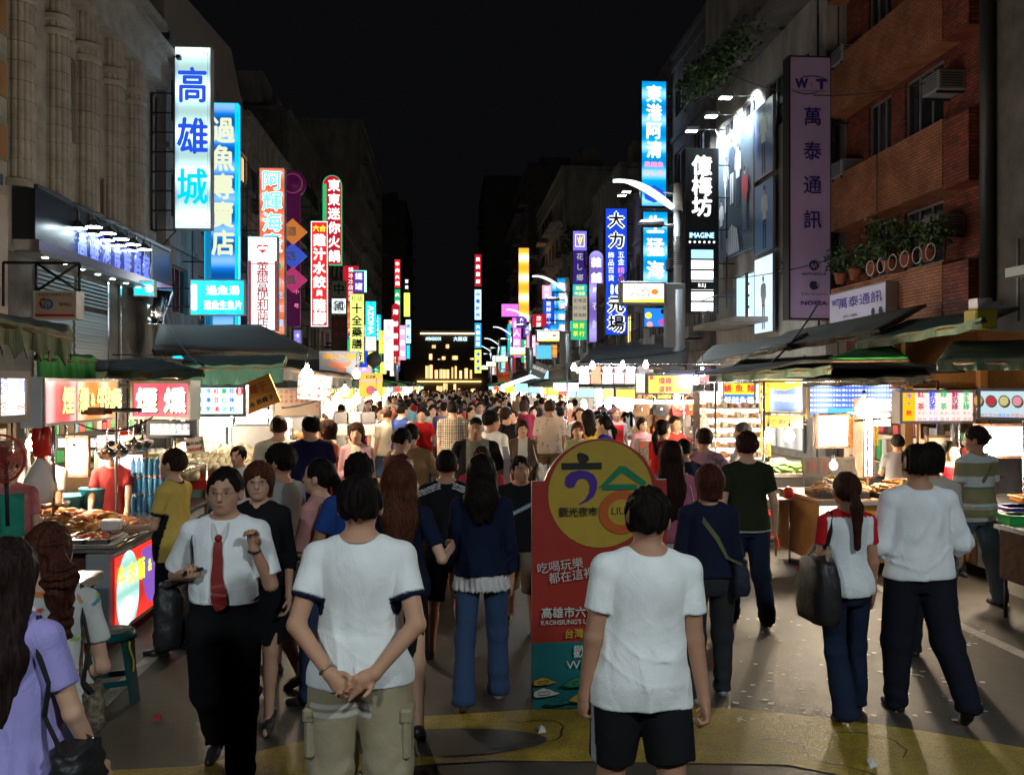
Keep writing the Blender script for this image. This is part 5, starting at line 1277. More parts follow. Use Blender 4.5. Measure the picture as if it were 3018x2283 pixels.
def awning(name,label,pts,m,th=.03,sag=.06,nx=14,ny=6,valance=0,scallop=0,group=None,seed=1):
    """cloth or tin sheet between four corners (u,v,Y): front-left, front-right, back-right, back-left"""
    c=[A(*p)if len(p)==3 else Vector(p[1:])for p in pts];rg=random.Random(seed);V=[];F=[]
    for j in range(ny+1):
        for i in range(nx+1):
            s,t=i/nx,j/ny
            p=(c[0]*(1-s)+c[1]*s)*(1-t)+(c[3]*(1-s)+c[2]*s)*t
            p=p-Vector((0,0,sag*(math.sin(s*math.pi)*math.sin(t*math.pi*.9+.1)+.25*math.sin(s*23+seed)*(1-t))+rg.uniform(0,.012)))
            V.append(p)
    n=len(V);V2=V+[p-Vector((0,0,th))for p in V];W_=nx+1
    for j in range(ny):
        for i in range(nx):
            a=j*W_+i;F.append([a,a+1,a+W_+1,a+W_]);F.append([n+a,n+a+W_,n+a+W_+1,n+a+1])
    for i in range(nx):F.append([i,n+i,n+i+1,i+1]);b=ny*W_+i;F.append([b,b+1,n+b+1,n+b])
    for j in range(ny):a=j*W_;F.append([a,a+W_,n+a+W_,n+a]);b=a+nx;F.append([b,n+b,n+b+W_,b+W_])
    mb=MB();mb.add([tuple(p)for p in V2],F,m,True)
    if valance:
        k=nx*4;d=(c[1]-c[0]);nn=Vector((d.y,-d.x,0)).normalized()*.012;VV=[];FF=[]
        for i in range(k+1):
            s=i/k;ii=s*nx;i0=min(int(ii),nx-1);p=V[i0].lerp(V[i0+1],ii-i0)
            dz=valance*(1-(scallop*abs(math.sin(s*math.pi*7))if scallop else 0));w_=nn*(1+1.3*math.sin(s*23)+.5*math.sin(s*61))
            VV+=[tuple(p+nn),tuple(p-Vector((0,0,dz))+w_*1.6),tuple(p-Vector((0,0,dz))-nn*.2+w_),tuple(p-nn*.2)]
        for i in range(k):
            for q in range(4):FF.append([i*4+q,i*4+(q+1)%4,(i+1)*4+(q+1)%4,(i+1)*4+q])
        mb.add(VV,FF,m,False)
    o=mb.build(name);tag(o,label,'awning',group)
    q=MB();q.tube([tuple(c[0]-Vector((0,0,.05))),tuple(c[1]-Vector((0,0,.05)))],.02,rust,6);q.tube([tuple(c[0]-Vector((0,0,.05))),tuple(c[3]-Vector((0,0,.05)))],.02,rust,6);q.tube([tuple(c[1]-Vector((0,0,.05))),tuple(c[2]-Vector((0,0,.05)))],.02,rust,6)
    q.build('awning_pole',o);return o
# ---- left one: smoked meat and beef noodle cart
F1=-2.65
cart=empty('food_cart',(F1,7.5,0),0,'steel food cart with a glowing beef noodle panel and trays of smoked meat','food cart')
mb=MB();mb.box((-2.9,0,.78),(0.02,1.95,.82),steel);mb.tube([(.02,0,.82),(.02,1.95,.82)],.022,steel,8);mb.tube([(.02,-.0,.82),(-2.9,0,.82)],.022,steel,8)
mb.box((-2.9,1.2,.82),(.0,1.95,.87),steel);mb.build('counter',cart)
mb=MB();mb.box((-.20,-.01,.12),(-.01,.1,.77),greymet,.012);mb.box((-.012,.005,.10),(.012,1.95,.13),greymet);mb.box((-.012,.005,.74),(.012,1.95,.77),greymet);mb.box((-.012,.62,.12),(.014,.66,.75),greymet);mb.box((-2.9,.12,.12),(-.22,.2,.77),mat('dark_panel',(.09,.03,.02),.5));mb.box((-1.0,-.0,.58),(-.22,.12,.62),alu);mb.box((-.40,-.0,.12),(-.36,.1,.6),alu)
mb.text('五香',-1.0,.50,.22,glowmat('cart_yellow_letter',(.8,.6,.03),.5),o=(0,.115,0),bold=.03)
mb.box((-2.9,1.85,.12),(-.05,1.95,.77),dksteel);mb.build('body',cart)
redg=glowmat('cart_red_sheet',(.75,.03,.02),.85,.3,.5);
mb=MB();X_=.016;L=lambda a,b,c,d,m,k=0:mb.quad((X_+k,a,b),(X_+k,c,b),(X_+k,c,d),(X_+k,a,d),m)
L(.02,.135,1.93,.735,redg)
for cy,ry,rz,m in((.33,.27,.34,glowmat('bowl_picture',(.45,.85,.75),1.0,.35,.23)),):
    mb.add([(X_+.002,min(.62,max(.03,cy+ry*math.cos(a))),max(.14,.40+rz*math.sin(a)))for a in[i*.2094 for i in range(30)]],[list(range(30))],m)
mb.add([(X_+.004,.30+.2*math.cos(a),.25+.12*math.sin(a))for a in[i*.2094 for i in range(30)]],[list(range(30))],glowmat('soup_picture',(.75,.95,.95),1.1))
mb.add([(X_+.003,.95+.28*math.cos(a),.60+.42*math.sin(a))for a in[i*.2094 for i in range(30)]if .60+.42*math.sin(a)<.735 and .60+.42*math.sin(a)>.14],[list(range(sum(1 for a in[i*.2094 for i in range(30)]if .14<.60+.42*math.sin(a)<.735)))],glowmat('violet_picture',(.25,.10,.55),.7))
lime=glowmat('lime_letter',(.65,.95,.05),1.2)
for i,ch in enumerate('牛肉麵&牛'):mb.text(ch,0,0,.20 if ch!='&' else .15,lime,o=(X_+.006,.17+i*.235,.55-.01*i),X=(0,1,0),N=(1,0,0),bold=.03)
mb.build('light_panel',cart)
mb=MB()
for(x,y,r,z0,z1)in((-.75,.75,.016,.82,2.0),(-1.18,1.25,.02,.82,1.85),(-1.10,1.3,.014,.82,1.85),(-1.04,1.35,.014,.82,1.85),(-.52,1.6,.016,.82,1.9),(-2.6,1.3,.02,.82,1.85),(-.06,1.9,.018,.82,2.05)):mb.tube([(x,y,z0),(x,y,z1)],r,steel,8)
mb.tube([(-2.9,.95,1.83),(-.4,1.15,1.86)],.022,rust,8);mb.tube([(-2.9,1.3,1.85),(-.2,1.35,1.87)],.02,steel,8)
for x in(-.6,-1.3):mb.box((x,1.1,1.83),(x+.14,1.16,1.9),rust)
mb.build('post',cart)
mb=MB()
for cx,cy,w_,d_ in((-.66,.30,.42,.22),(-.25,.32,.20,.22),(-1.5,.3,.35,.22),(-.75,.85,.55,.35),(-1.7,.95,.3,.3)):
    mb.box((cx-w_,cy-d_,.823),(cx+w_,cy+d_,.835),steel);
    for a,b,c,d in((cx-w_,cy-d_,cx+w_,cy-d_+.015),(cx-w_,cy+d_-.015,cx+w_,cy+d_),(cx-w_,cy-d_,cx-w_+.015,cy+d_),(cx+w_-.015,cy-d_,cx+w_,cy+d_)):mb.box((a,b,.835),(c,d,.87),steel)
o=mb.build('tray',cart)
heap('smoked_meat','heap of orange brown smoked chicken pieces on the steel cart',F1-.72,8.42,.84,.62,.42,.14,190,fried,.055,rs,el=(1.5,.7,.5))
heap('smoked_meat','second heap of golden fried pieces at the back of the cart',F1-1.25,8.95,.87,.22,.18,.20,60,[fried[0]],.035,rs,el=(1.3,.5,.5))
heap('smoked_meat','flat row of brown meat slices on the front tray',F1-.62,7.80,.835,.38,.12,.02,46,[fried[1],mat('smoked_skin',(.30,.12,.06),.5)],.045,rs,el=(1.6,.7,.3))
heap('fried_morsels','small dish of fried morsels near the corner of the cart',F1-.26,7.84,.845,.12,.14,.03,50,[fried[2],mat('chili_red',(.5,.06,.02),.4)],.02,rs)
mb=MB();mb.lathe([(.05,0),(.15,.015),(.17,.03),(.165,.03),(.05,.01)],(0,0,0),whitep,28)
for x in(-1.28,-1.75,-2.1):
    o=copy=mb.build('plate',None,(F1+x,7.8,.825));tag(o,'white plate laid out at the near edge of the cart counter','plate','plates on the cart counter')
mb=MB();mb.box((0,0,0),(.17,.13,.09),paper,.01);tag(mb.build('paper_box',None,(F1-.32,8.1,.86)),'white cardboard box beside the smoked meat','box')
b_=MB();b_.box((-.16,-.12,0),(.16,.12,.12),mat('brown_tub',(.30,.12,.06),.5),.01);tag(b_.build('meat_tub',None,(F1-1.25,8.93,.87)),'brown tub under the golden fried pieces','tub')
# bottles
mb=MB()
mb.lathe([(.034,0),(.038,.01),(.036,.06),(.039,.07),(.036,.12),(.038,.17),(.030,.20),(.013,.225),(.013,.245)],(0,0,0),blueb,12);mb.lathe([(.016,.24),(.016,.262)],(0,0,0),mat('bottle_cap',(.6,.6,.65),.4),10)
me0=None;n_=0
for k in range(3):
    for j in range(2):
        for i in range(7):
            x=-.42+i*.054;
            if me0 is None:o=mb.build('water_bottle');me0=o
            else:o=me0.copy();COL.objects.link(o)
            o.scale=(.66,.66,.66);o.location=(F1+x,9.28+j*.06,.87+.176*k);tag(o,'blue water bottle in the stacked pack behind the smoked meat','bottle','blue water bottles stacked behind the cart')
for x,y,r,h,m,lb in((-1.0,9.15,.16,.18,tub,'wide cyan basin behind the meat'),(-.78,9.25,.13,.24,tub,'tall cyan tub next to the bottles'),(-1.02,8.75,.17,.10,pink,'pink rimmed basin on the cart'),(-.98,8.76,.15,.16,steel,'steel pot inside the pink rim')):
    q=MB();q.lathe([(r*.75,0),(r,h),(r*1.06,h),(r*1.06,h-.015),(r*.97,h-.02),(r*.7,.01)],(0,0,0),m,24);tag(q.build('basin',None,(F1+x,y,.87)),lb,'basin')
# ladles hanging under the sign
for i,(u,v)in enumerate(((315,1325),(352,1318),(395,1302),(420,1298))):
    p=at(u,v,8.75+.1*i);q=MB();pr=[(0.001+.098*math.sin(a),-.098*math.cos(a))for a in[j*.175 for j in range(10)]]+[(.09,.005),(.02,.03),(.012,.05)]
    q.lathe(pr,(0,0,0),chrome,22);q.tube([(0,0,.04),(0,0,.16),(.02,0,.19),(0,0,.2)],.007,chrome,6);tag(q.build('hanging_pot',None,p),'shiny round bottomed pot hanging over the meat cart','pot','shiny pots hanging over the meat cart')
# lightbox of the cart
_sg=[]
red_sheet=glowmat('fascia_red_sheet',(.85,.10,.10),1.0,.25,.5,axis=0,white=.3);ylet=glowmat('pale_yellow_bright',(1,.95,.25),1.35)
f_or=glowmat('fascia_orange_sheet',(1,.25,.04),1.1,.25,.6,axis=0,white=.3)
_wb('sign_box','long red and orange lit sign box of the smoked meat cart','sign',-3.32,7.85,9.55,1.76,2.16,red_sheet,[('r',.40,.04,.99,.96,f_or),('r',.385,0,.40,1,alu),('h','煙',.28,.5,.62,BKG,dict(bold=.05)),('h','煙',.275,.52,.62,ylet,dict(bold=.04))]+[('h',ch,.46+i*.115,.5,.55 if ch!='&' else .4,BKG,dict(bold=.03))for i,ch in enumerate('燻&牛肉麵')]+[('h',ch,.455+i*.115,.52,.55 if ch!='&' else .4,ylet,dict(bold=.04))for i,ch in enumerate('燻&牛肉麵')],.16)
mb=MB();mb.box((-.17,-.002,0),(-.001,.012,.42),whitep);tag(mb.build('sign_end_plate',None,(-3.32,7.83,1.75)),'blank white end plate of the red sign box','sign')
cream=glowmat('cream_letter',(1,.98,.72),1.4);rose=glowmat('rose_sheet',(.85,.08,.14),1.0,.2,.5,axis=0)
board('sign_box','red lit sign with two large cream characters for smoked food','sign',284,9.45,414,9.2,822,905,rose,[('h','煙',.285,.47,.66,BKG,dict(bold=.05)),('h','燻',.755,.47,.66,BKG,dict(bold=.05)),('h','煙',.27,.5,.66,cream,dict(bold=.05)),('h','燻',.74,.5,.66,cream,dict(bold=.05))],alu,.14,.03)
menu_=lambda cols,m,z1=.85,z0=.1,fs=.07,x0=.08,x1=.92:[('v',c,x0+(x1-x0)*i/max(1,len(cols)-1),z1,z1-(z1-z0)*len(c)/6,fs,m)for i,c in enumerate(cols)]
board('menu_board','small pale menu board under the large red characters','menu board',318,9.35,418,9.25,908,945,glowmat('pale_menu',(.75,.85,.85),.7),menu_(['牛肉麵','米粉湯','乾麵類','滷肉飯','貢丸湯','青菜','豆腐'],BKG,.9,-.4,.07),dksteel,.04)
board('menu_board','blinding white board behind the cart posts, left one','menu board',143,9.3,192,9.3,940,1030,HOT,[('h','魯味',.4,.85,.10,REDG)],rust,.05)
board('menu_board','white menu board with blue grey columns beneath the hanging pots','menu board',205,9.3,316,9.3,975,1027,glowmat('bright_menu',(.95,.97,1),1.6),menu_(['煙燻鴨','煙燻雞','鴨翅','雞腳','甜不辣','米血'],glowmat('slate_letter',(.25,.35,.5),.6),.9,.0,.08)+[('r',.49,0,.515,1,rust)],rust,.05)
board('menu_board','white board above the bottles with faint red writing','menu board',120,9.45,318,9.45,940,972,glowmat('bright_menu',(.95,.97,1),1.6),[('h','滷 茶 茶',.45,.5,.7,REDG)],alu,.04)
# white goose sign at the left edge
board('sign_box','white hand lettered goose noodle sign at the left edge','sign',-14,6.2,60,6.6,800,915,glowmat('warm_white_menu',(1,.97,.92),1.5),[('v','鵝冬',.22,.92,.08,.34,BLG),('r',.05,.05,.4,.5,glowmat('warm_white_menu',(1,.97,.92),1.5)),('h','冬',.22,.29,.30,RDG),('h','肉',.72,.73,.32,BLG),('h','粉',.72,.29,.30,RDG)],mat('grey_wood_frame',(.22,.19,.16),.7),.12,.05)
board('banner','white cloth banner with big red characters behind the goose sign','banner',55,9.8,82,9.8,865,935,paper,[('v','豆花',.5,1.0,.0,.85,RD,dict(bold=.05))],paper,.02,.005)
# fan
mb=MB();p=A(2,990,6.9);rf=mat('red_wire',(.55,.05,.03),.4)
for k in range(9):mb.tube([((.02+.018*k)*math.cos(a),-.06+.06*(k/9)**2,(.02+.018*k)*math.sin(a))for a in[i*.2618 for i in range(24)]],.0022,rf,4,closed=True)
mb.tube([(.17*math.cos(a),0,.17*math.sin(a))for a in[i*.2618 for i in range(24)]],.008,rf,6,closed=True)
for i in range(24):a=i*.2618;mb.tube([(.02*math.cos(a),-.06,.02*math.sin(a)),(.17*math.cos(a),0,.17*math.sin(a))],.002,rf,4)
o=mb.build('electric_fan',None,p);tag(o,'red wire caged electric fan at the left edge','fan')
mb=MB()
for i in range(3):
    a=i*2.09;mb.add([(.02*math.cos(a),.01,.02*math.sin(a)),(.15*math.cos(a-.4),.0,.15*math.sin(a-.4)),(.155*math.cos(a+.1),.02,.155*math.sin(a+.1)),(.14*math.cos(a+.5),.035,.14*math.sin(a+.5))],[(0,1,2,3)],mat('fan_blade_orange',(.5,.15,.08),.4))
mb.lathe([(.03,0),(.035,.02),(.05,.10),(.04,.13)],(0,0,0),dksteel,16,'y');mb.tube([(0,.08,-.03),(0,.10,-.5)],.015,dksteel,8);mb.build('fan_motor',o)
# hanging plastic bags
for i,(u,v0,v1,c,lb)in enumerate(((92,905,985,redp,'red plastic bags hanging from the cart rail'),(88,985,1085,mat('white_bag',(.66,.62,.58),.5,bump=.8,bscale=9),'white plastic bags hanging over the counter'))):
    p=A(u,v0,8.25);q=A(u,v1,8.25);hh=p.z-q.z;mb=MB();pr=[]
    for j in range(9):t=j/8;pr.append((.02+(.11 if i else .07)*math.sin(min(1,t*1.1)*2.2)**.8,-hh*t))
    mb.lathe(pr[::-1],(0,0,0),c,14);b2_=mb.build('plastic_bag',None,p);tag(b2_,lb,'bag')
    rr=random.Random(i)
    for v in b2_.data.vertices:v.co.x+=rr.uniform(-.012,.012);v.co.y+=rr.uniform(-.012,.012)
bulb(F1-1.02,8.45,1.58,'glowing bulb over the smoked meat trays, low between the posts',r=.05)
bulb(F1-.95,9.2,1.42,'glowing bulb in front of the blinding white board',r=.05)
bulb(A(670*.333+440,800,11).x,11.0,A(497,809,11).z,'bare bulb under the teal awning, above the drinks menu',r=.07)
bulb(-3.3,11.8,1.55,'bare bulb low beside the orange tilted sign',r=.07)
# table with green stool beside the cart
mb=MB();p=A(235,1265,6.6);mb.box((-.95,-.32,.70),(0,.32,.725),steel);mb.box((-.95,-.33,.66),(0.004,-.31,.72),alu);mb.box((-.004,-.32,.66),(.012,.32,.72),alu)
for x,y in((-.9,-.28),(-.05,-.28),(-.05,.28),(-.9,.28)):mb.tube([(x,y,0),(x,y,.7)],.014,steel,6)
tag(mb.build('folding_table',None,(p.x-.22,6.75,0)),'narrow steel folding table by the patterned shirt woman','table')
def stool(loc,m,label,rz=0,top=None,squiggle=None,h=.46):
    root=empty('stool',loc,rz,label,'stool');mb=MB()
    mb.lathe([(.02,h-.012),(.135,h-.012),(.155,h-.035),(.160,h-.06),(.155,h-.06),(.13,h-.035),(.02,h-.03)],(0,0,0),m,24)
    mb.lathe([(.001,h-.011),(.125,h-.011),(.125,h-.007),(.001,h-.006)],(0,0,0),top or m,24);mb.build('seat',root)
    for k in range(4):
        a=math.pi/4+k*math.pi/2;q=MB();c,s=math.cos(a),math.sin(a);t=Vector((-s,c,0));V=[]
        for z,r,w_ in((h-.05,.140,.052),(h*.5,.165,.040),(.0,.205,.034)):
            for dr,dw in((0,-w_),(0,w_),(-.028,w_*.9),(-.028,-w_*.9)):V.append(tuple(Vector((c*(r+dr),s*(r+dr),z))+t*dw))
        F=[(i*4+j,i*4+(j+1)%4,i*4+4+(j+1)%4,i*4+4+j)for i in range(2)for j in range(4)]+[(3,2,1,0),(8,9,10,11)]
        q.add(V,F,m)
        if squiggle:
            q.tube([tuple(Vector((c*(r_+.006),s*(r_+.006),z))+t*(.012*math.sin(z*30)))for z,r_ in[(h*.85-i*.025,.149+i*.0032)for i in range(9)]],.006,squiggle,5)
        q.build('leg',root)
    q=MB()
    for z,r in((.13,.178),):
        P=[(math.cos(math.pi/4+k*math.pi/2)*r,math.sin(math.pi/4+k*math.pi/2)*r)for k in range(4)]
        for k in range(4):
            a,b=P[k],P[(k+1)%4];q.add([(a[0],a[1],z-.02),(b[0],b[1],z-.02),(b[0],b[1],z+.02),(a[0],a[1],z+.02),(a[0]*.9,a[1]*.9,z-.02),(b[0]*.9,b[1]*.9,z-.02),(b[0]*.9,b[1]*.9,z+.02),(a[0]*.9,a[1]*.9,z+.02)],[(0,1,2,3),(7,6,5,4),(0,4,5,1),(3,2,6,7)],m)
    q.build('stretcher',root);return root
gp=G(243,1508);stool((gp.x,gp.y,0),mat('bottle_green_plastic',(.01,.10,.10),.3),'dark green plastic stool with yellow squiggles and a worn top',.35,mat('worn_seat',(.32,.30,.26),.6,var=.6,vscale=20),mat('yellow_paint',(.60,.50,.03),.5),.47)
for i,(u,v)in enumerate(((1657,1183),(1692,1160))):
    gp=G(u,v);stool((gp.x,gp.y+.15,0),redp,'red plastic stool at the noodle table, %s one'%('nearer','farther')[i],.3+i,h=.47)
# ---- left: drinks and fruit stalls
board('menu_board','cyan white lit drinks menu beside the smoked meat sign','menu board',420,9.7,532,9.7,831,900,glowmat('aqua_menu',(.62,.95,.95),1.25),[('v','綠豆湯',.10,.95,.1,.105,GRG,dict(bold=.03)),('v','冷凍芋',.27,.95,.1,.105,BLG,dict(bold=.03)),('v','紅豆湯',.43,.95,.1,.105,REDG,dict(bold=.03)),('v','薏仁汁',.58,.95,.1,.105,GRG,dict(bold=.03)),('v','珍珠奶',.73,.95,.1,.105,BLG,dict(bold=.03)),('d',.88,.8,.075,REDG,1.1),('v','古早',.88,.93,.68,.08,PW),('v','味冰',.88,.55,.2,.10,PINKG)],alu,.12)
ts=mat('orange_sheet_print',(.60,.26,.03),.6,var=.1)
board('hanging_banner','tilted orange coconut banner','banner',536,10.8,612,10.8,830,895,ts,[('h','椰子',.55,.70,.30,mat('dark_orange_print',(.5,.08,.01),.6),dict(bold=.03)),('r',.1,.47,.95,.48,BK),('h','冰 熱椰子',.5,.25,.20,BK,dict(bold=.02))],ts,.02,.005,roll=R(-22))
mn=mat('warm_menu_sheet',(.60,.46,.36),.6)
board('menu_board','wide warm white menu board with red columns behind the coconut banner','menu board',588,13.0,694,13.0,838,902,mn,menu_(['魷魚羹','肉燥飯','蝦仁飯','炒米粉','當歸鴨','羊肉湯','海產粥','炒羊肉','生炒花枝'],RD,.95,.0,.075),alu,.1)
board('menu_board','white tilted menu board with red and blue columns','menu board',640,11.6,714,11.6,806,862,paper,[('v',c,.08+.14*i,.95,.05,.11,(RD,mat('sky_print',(.05,.3,.55),.6))[i%2],dict(bold=.03))for i,c in enumerate(['鹽酥雞','炸花枝','甜不辣','雞肉排','海產粥','炒螺肉','炒飯麵'])],dksteel,.04,.012,roll=R(5))
bs=mat('squid_banner',(.22,.26,.36),.6,var=.25,vscale=1.5)
board('hanging_banner','slate blue roasted squid banner with an orange squid picture','banner',690,17,776,17,758,812,bs,[('h','燒小卷',.5,.78,.24,mat('amber_print',(.62,.30,.04),.6),dict(bold=.04,wid=1.35*.45)),('p',[(.2,.45),(.35,.60),(.6,.52),(.8,.62),(.75,.40),(.62,.36),(.66,.12),(.55,.22),(.48,.10),(.45,.32),(.3,.34)],mat('squid_orange',(.50,.16,.10),.6)),('h','鮮美可口',.5,.06,.09,RD)],bs,.03,.005)
yb=mat('mustard_banner',(.55,.38,.05),.6)
board('hanging_banner','mustard yellow banner with a food picture under the squid banner','banner',776,18,826,18,806,857,yb,[('r',.02,.62,.98,.72,mat('lilac_print',(.42,.28,.42),.6)),('h','紅豆餅',.5,.85,.14,BK,dict(bold=.03)),('d',.5,.28,.2,mat('plum_print',(.30,.06,.12),.6))],yb,.03,.005)
# fruit stall body
def cart_simple(name,label,x0,x1,y0,y1,h=.85,top=steel,body=dksteel,posts=2.15,roof=tarpk,roofz=2.25,side=-1,shelf=None):
    root=empty(name,((x0+x1)/2,y0,0),0,label,'stall');cx=(x0+x1)/2;mb=MB();a,b=x0-cx,x1-cx;L_=y1-y0
    mb.box((a,0,h-.05),(b,L_,h),top,.01);mb.build('counter',root)
    mb=MB();mb.box((a+.04,.04,.12),(b-.04,L_-.04,h-.055),body)
    for i in range(8):yy=.04+(L_-.08)*i/8;mb.box((a+.03,yy,.14),(a+.039,yy+.03,h-.07),alu)
    mb.build('body',root)
    for x,y in((a+.03,.03),(b-.03,.03),(a+.03,L_-.03),(b-.03,L_-.03)):MB().tube([(x,y,0),(x,y,posts)],.018,steel,6).build('post',root)
    mb=MB()
    for y in(.03,L_-.03):mb.tube([(a+.03,y,posts),(b-.03,y,posts)],.016,steel,6)
    for x in(a+.03,b-.03):mb.tube([(x,.03,posts),(x,L_-.03,posts)],.016,steel,6)
    mb.build('rail',root)
    if roof:
        mb=MB();V=[];F=[];n=8
        for j in range(2):
            for i in range(n+1):
                t=i/n;V.append((a-.25+(b-a+.5)*t,-.15 if j==0 else L_+.15,roofz+.16*math.sin(t*math.pi)-.02*math.sin(t*19+j)))
        F=[(i,i+1,n+2+i,n+1+i)for i in range(n)];V+=[(p[0],p[1],p[2]-.03)for p in V];m_=2*(n+1);F+=[(m_+i,m_+n+1+i,m_+n+2+i,m_+i+1)for i in range(n)]
        F+=[(i,m_+i,m_+i+1,i+1)for i in range(n)]+[(n+1+i,n+2+i,m_+n+2+i,m_+n+1+i)for i in range(n)]+[(0,n+1,m_+n+1,m_),(n,m_+n,m_+2*n+1,2*n+1)]
        mb.add(V,F,roof);mb.build('roof',root)
    return root
cart_simple('fruit_stall','fruit stall heaped with pale melons and oranges',-5.6,-3.3,10.3,12.3,.95,wood,dksteel,2.1,None)
# melons as individuals
mm=MB();mm.ball((0,0,0),(.085,.085,.08),melon[0],14,10);m0=None
for i in range(52):
    row=i // 10;u=396+(i%10)*15+(row%2)*7;v=970+row*11;Y=11.9-row*.22
    if m0 is None:m0=mm.build('melon');o=m0
    else:o=m0.copy();COL.objects.link(o)
    p=A(u,v,Y);o.location=p+Vector((rs.uniform(-.01,.01),0,rs.uniform(-.01,.01)));s=rs.uniform(.85,1.1);o.scale=(s,s,s);tag(o,'pale round melon in the sloping pile on the fruit stall','melon','pale melons piled on the fruit stall')
mb=MB();a=A(392,968,12.0);b=A(548,1035,10.7);mb.add([(a.x,12.1,a.z-.09),(b.x+.1,12.1,a.z-.09),(b.x+.1,10.85,b.z-.02),(a.x,10.85,b.z-.02),(a.x,12.1,.9),(b.x+.1,12.1,.9),(b.x+.1,10.85,.9),(a.x,10.85,.9)],[(0,3,2,1),(4,5,6,7),(0,1,5,4),(1,2,6,5),(2,3,7,6),(3,0,4,7)],redp)
tag(mb.build('display_rack',None),'sloping rack lined with red plastic under the melons','rack')
p=A(418,960,12.2);heap('oranges','pile of small red oranges above the melons',p.x,12.3,p.z-.12,.32,.2,.16,90,orangef,.045,rs)
p=A(560,962,12.0);heap('sliced_fruit','yellow sliced fruit heaped behind the melons',p.x+.5,12.0,p.z-.05,.25,.2,.06,50,[mat('mango_flesh',(.70,.38,.04),.4),leafm[1]],.035,rs)
board('price_card','white card with a blue price stuck in the oranges','card',404,11.6,444,11.6,946,981,paper,[('h','每斤50元',.5,.62,.26,NV,dict(bold=.03)),('h','現切水果',.5,.25,.22,RD,dict(bold=.03))],paper,.01,.004,roll=R(-8))
board('price_card','lime green price card hanging beside the yellow shirt','card',316,10.4,342,10.4,980,1018,mat('lime_card',(.55,.65,.05),.5),[('h','特價',.5,.7,.3,NV),('h','50',.5,.3,.3,NV)],mat('lime_card',(.55,.65,.05),.5),.01,.004)
mb=MB();mb.box((-.30,0,0),(.30,.4,.62),greymet,.02);mb.tube([(-.34,-.05,.6),(-.34,-.05,-.9)],.02,steel,6);mb.tube([(.34,-.05,.6),(.34,-.05,-.9)],.02,steel,6);p=A(545,990,12.4);tag(mb.build('steel_cabinet',None,(p.x,12.5,.95)),'stainless steel cabinet behind the fruit','cabinet')
# drinks counter in front of the fruit
cart_simple('drinks_counter','low steel drinks counter with bottles behind the businessman',-3.6,-2.75,9.75,10.9,.80,steel,greymet,1.2,None)
for x,y,h,r,m,lb in((-3.1,9.9,.30,.05,mat('mint_plastic',(.25,.55,.48),.4),'tall mint green shaker on the drinks counter'),(-3.35,10.0,.22,.06,paper,'white canister on the drinks counter'),(-2.95,10.2,.16,.07,redp,'red tub on the drinks counter'),(-3.3,10.4,.25,.05,steel,'steel jug on the drinks counter')):
    q=MB();q.lathe([(r*.8,0),(r,.01),(r,h*.8),(r*.6,h*.9),(r*.6,h)],(0,0,0),m,16);tag(q.build('canister',None,(x,y,.80)),lb,'canister')
# stall of the two standing customers
cart_simple('snack_stall','snack stall where the white and navy shirted men stand',-5.2,-2.9,12.9,15.4,.98,steel,mat('teal_panel',(.10,.22,.22),.6),2.2,tarpk,2.3)
p=A(745,985,14);heap('snack_food','pale fried snacks heaped on the third left stall',-3.3,14.3,.98,.45,.5,.18,120,[fried[0],noodle[0]],.06,rs)
p=A(630,960,13.5);heap('ice_heap','mound of white ice and seafood on the third left stall',-4.2,13.9,.98,.5,.4,.16,90,[noodle[2],paper],.06,rs)
for i,(u,v,Y)in enumerate(((770,808,15.2),(770,862,15.0),(728,862,14.6),(812,858,16.5),(745,845,14.2))):
    p=A(u,v,Y);bulb(p.x,p.y,p.z,'bare glowing bulb over the snack stall by the hanging shopping bags','bulbs over the snack stall',.06)
for i in range(6):
    p=A(738+(i%3)*28,890+(i // 3)*26,15.5);mb=MB();mb.box((-.13,-.04,-.19),(.13,.04,0),(mat('black_bag',(.05,.045,.05),.6),mat('grey_bag',(.25,.22,.2),.6))[i%2],.01);mb.tube([(-.07,0,0),(-.05,0,.12),(.05,0,.12),(.07,0,0)],.008,BK,5);tag(mb.build('hanging_shopping_bag',None,p),'shopping bag hung in rows over the snack stall','bag','shopping bags hung over the snack stall')
# ---- right: skewer cart
sk=empty('skewer_cart',(4.05,9.9,0),0,'grill cart heaped with skewers behind the ponytail girl','food cart')
mb=MB();mb.box((0,0,.80),(2.2,1.25,.84),woodo);mb.box((0,-.02,.78),(2.2,0,.83),alu);mb.build('counter',sk)
mb=MB();mb.box((.0,.02,.14),(2.2,1.2,.79),mat('orange_panel_dull',(.45,.20,.04),.5,var=.4,vscale=5));mb.box((1.2,-.0,.2),(1.28,.02,.75),rust)
mb.text('烤肉',1.65,.42,.30,mat('yellow_print',(.60,.42,.03),.6),o=(0,.015,0),bold=.05)
for i in range(4):mb.lathe([(.09,0),(.1,.02),(.1,.04),(.09,.05)],(.15+.62*i,.15,.1),dksteel,12,'y')
mb.build('body',sk)
mb=MB();mb.quad((.02,.014,.17),(.50,.014,.17),(.50,.014,.77),(.02,.014,.77),glowmat('skewer_light_panel',(1,.92,.75),2.4,.2,.4))
for x,z,c in((.1,.62,CYG),(.26,.5,YE),(.4,.62,GRG),(.12,.35,BLG),(.3,.28,CYG),(.42,.4,REDG),(.2,.22,BLG)):
    mb.add([(x+.05*math.cos(a),.011,z+.07*math.sin(a))for a in[i*.52 for i in range(12)]],[list(range(12))],c)
mb.text('燒烤',.26,.66,.13,REDG,o=(0,.008,0),bold=.03);mb.build('light_panel',sk)
mb=MB()
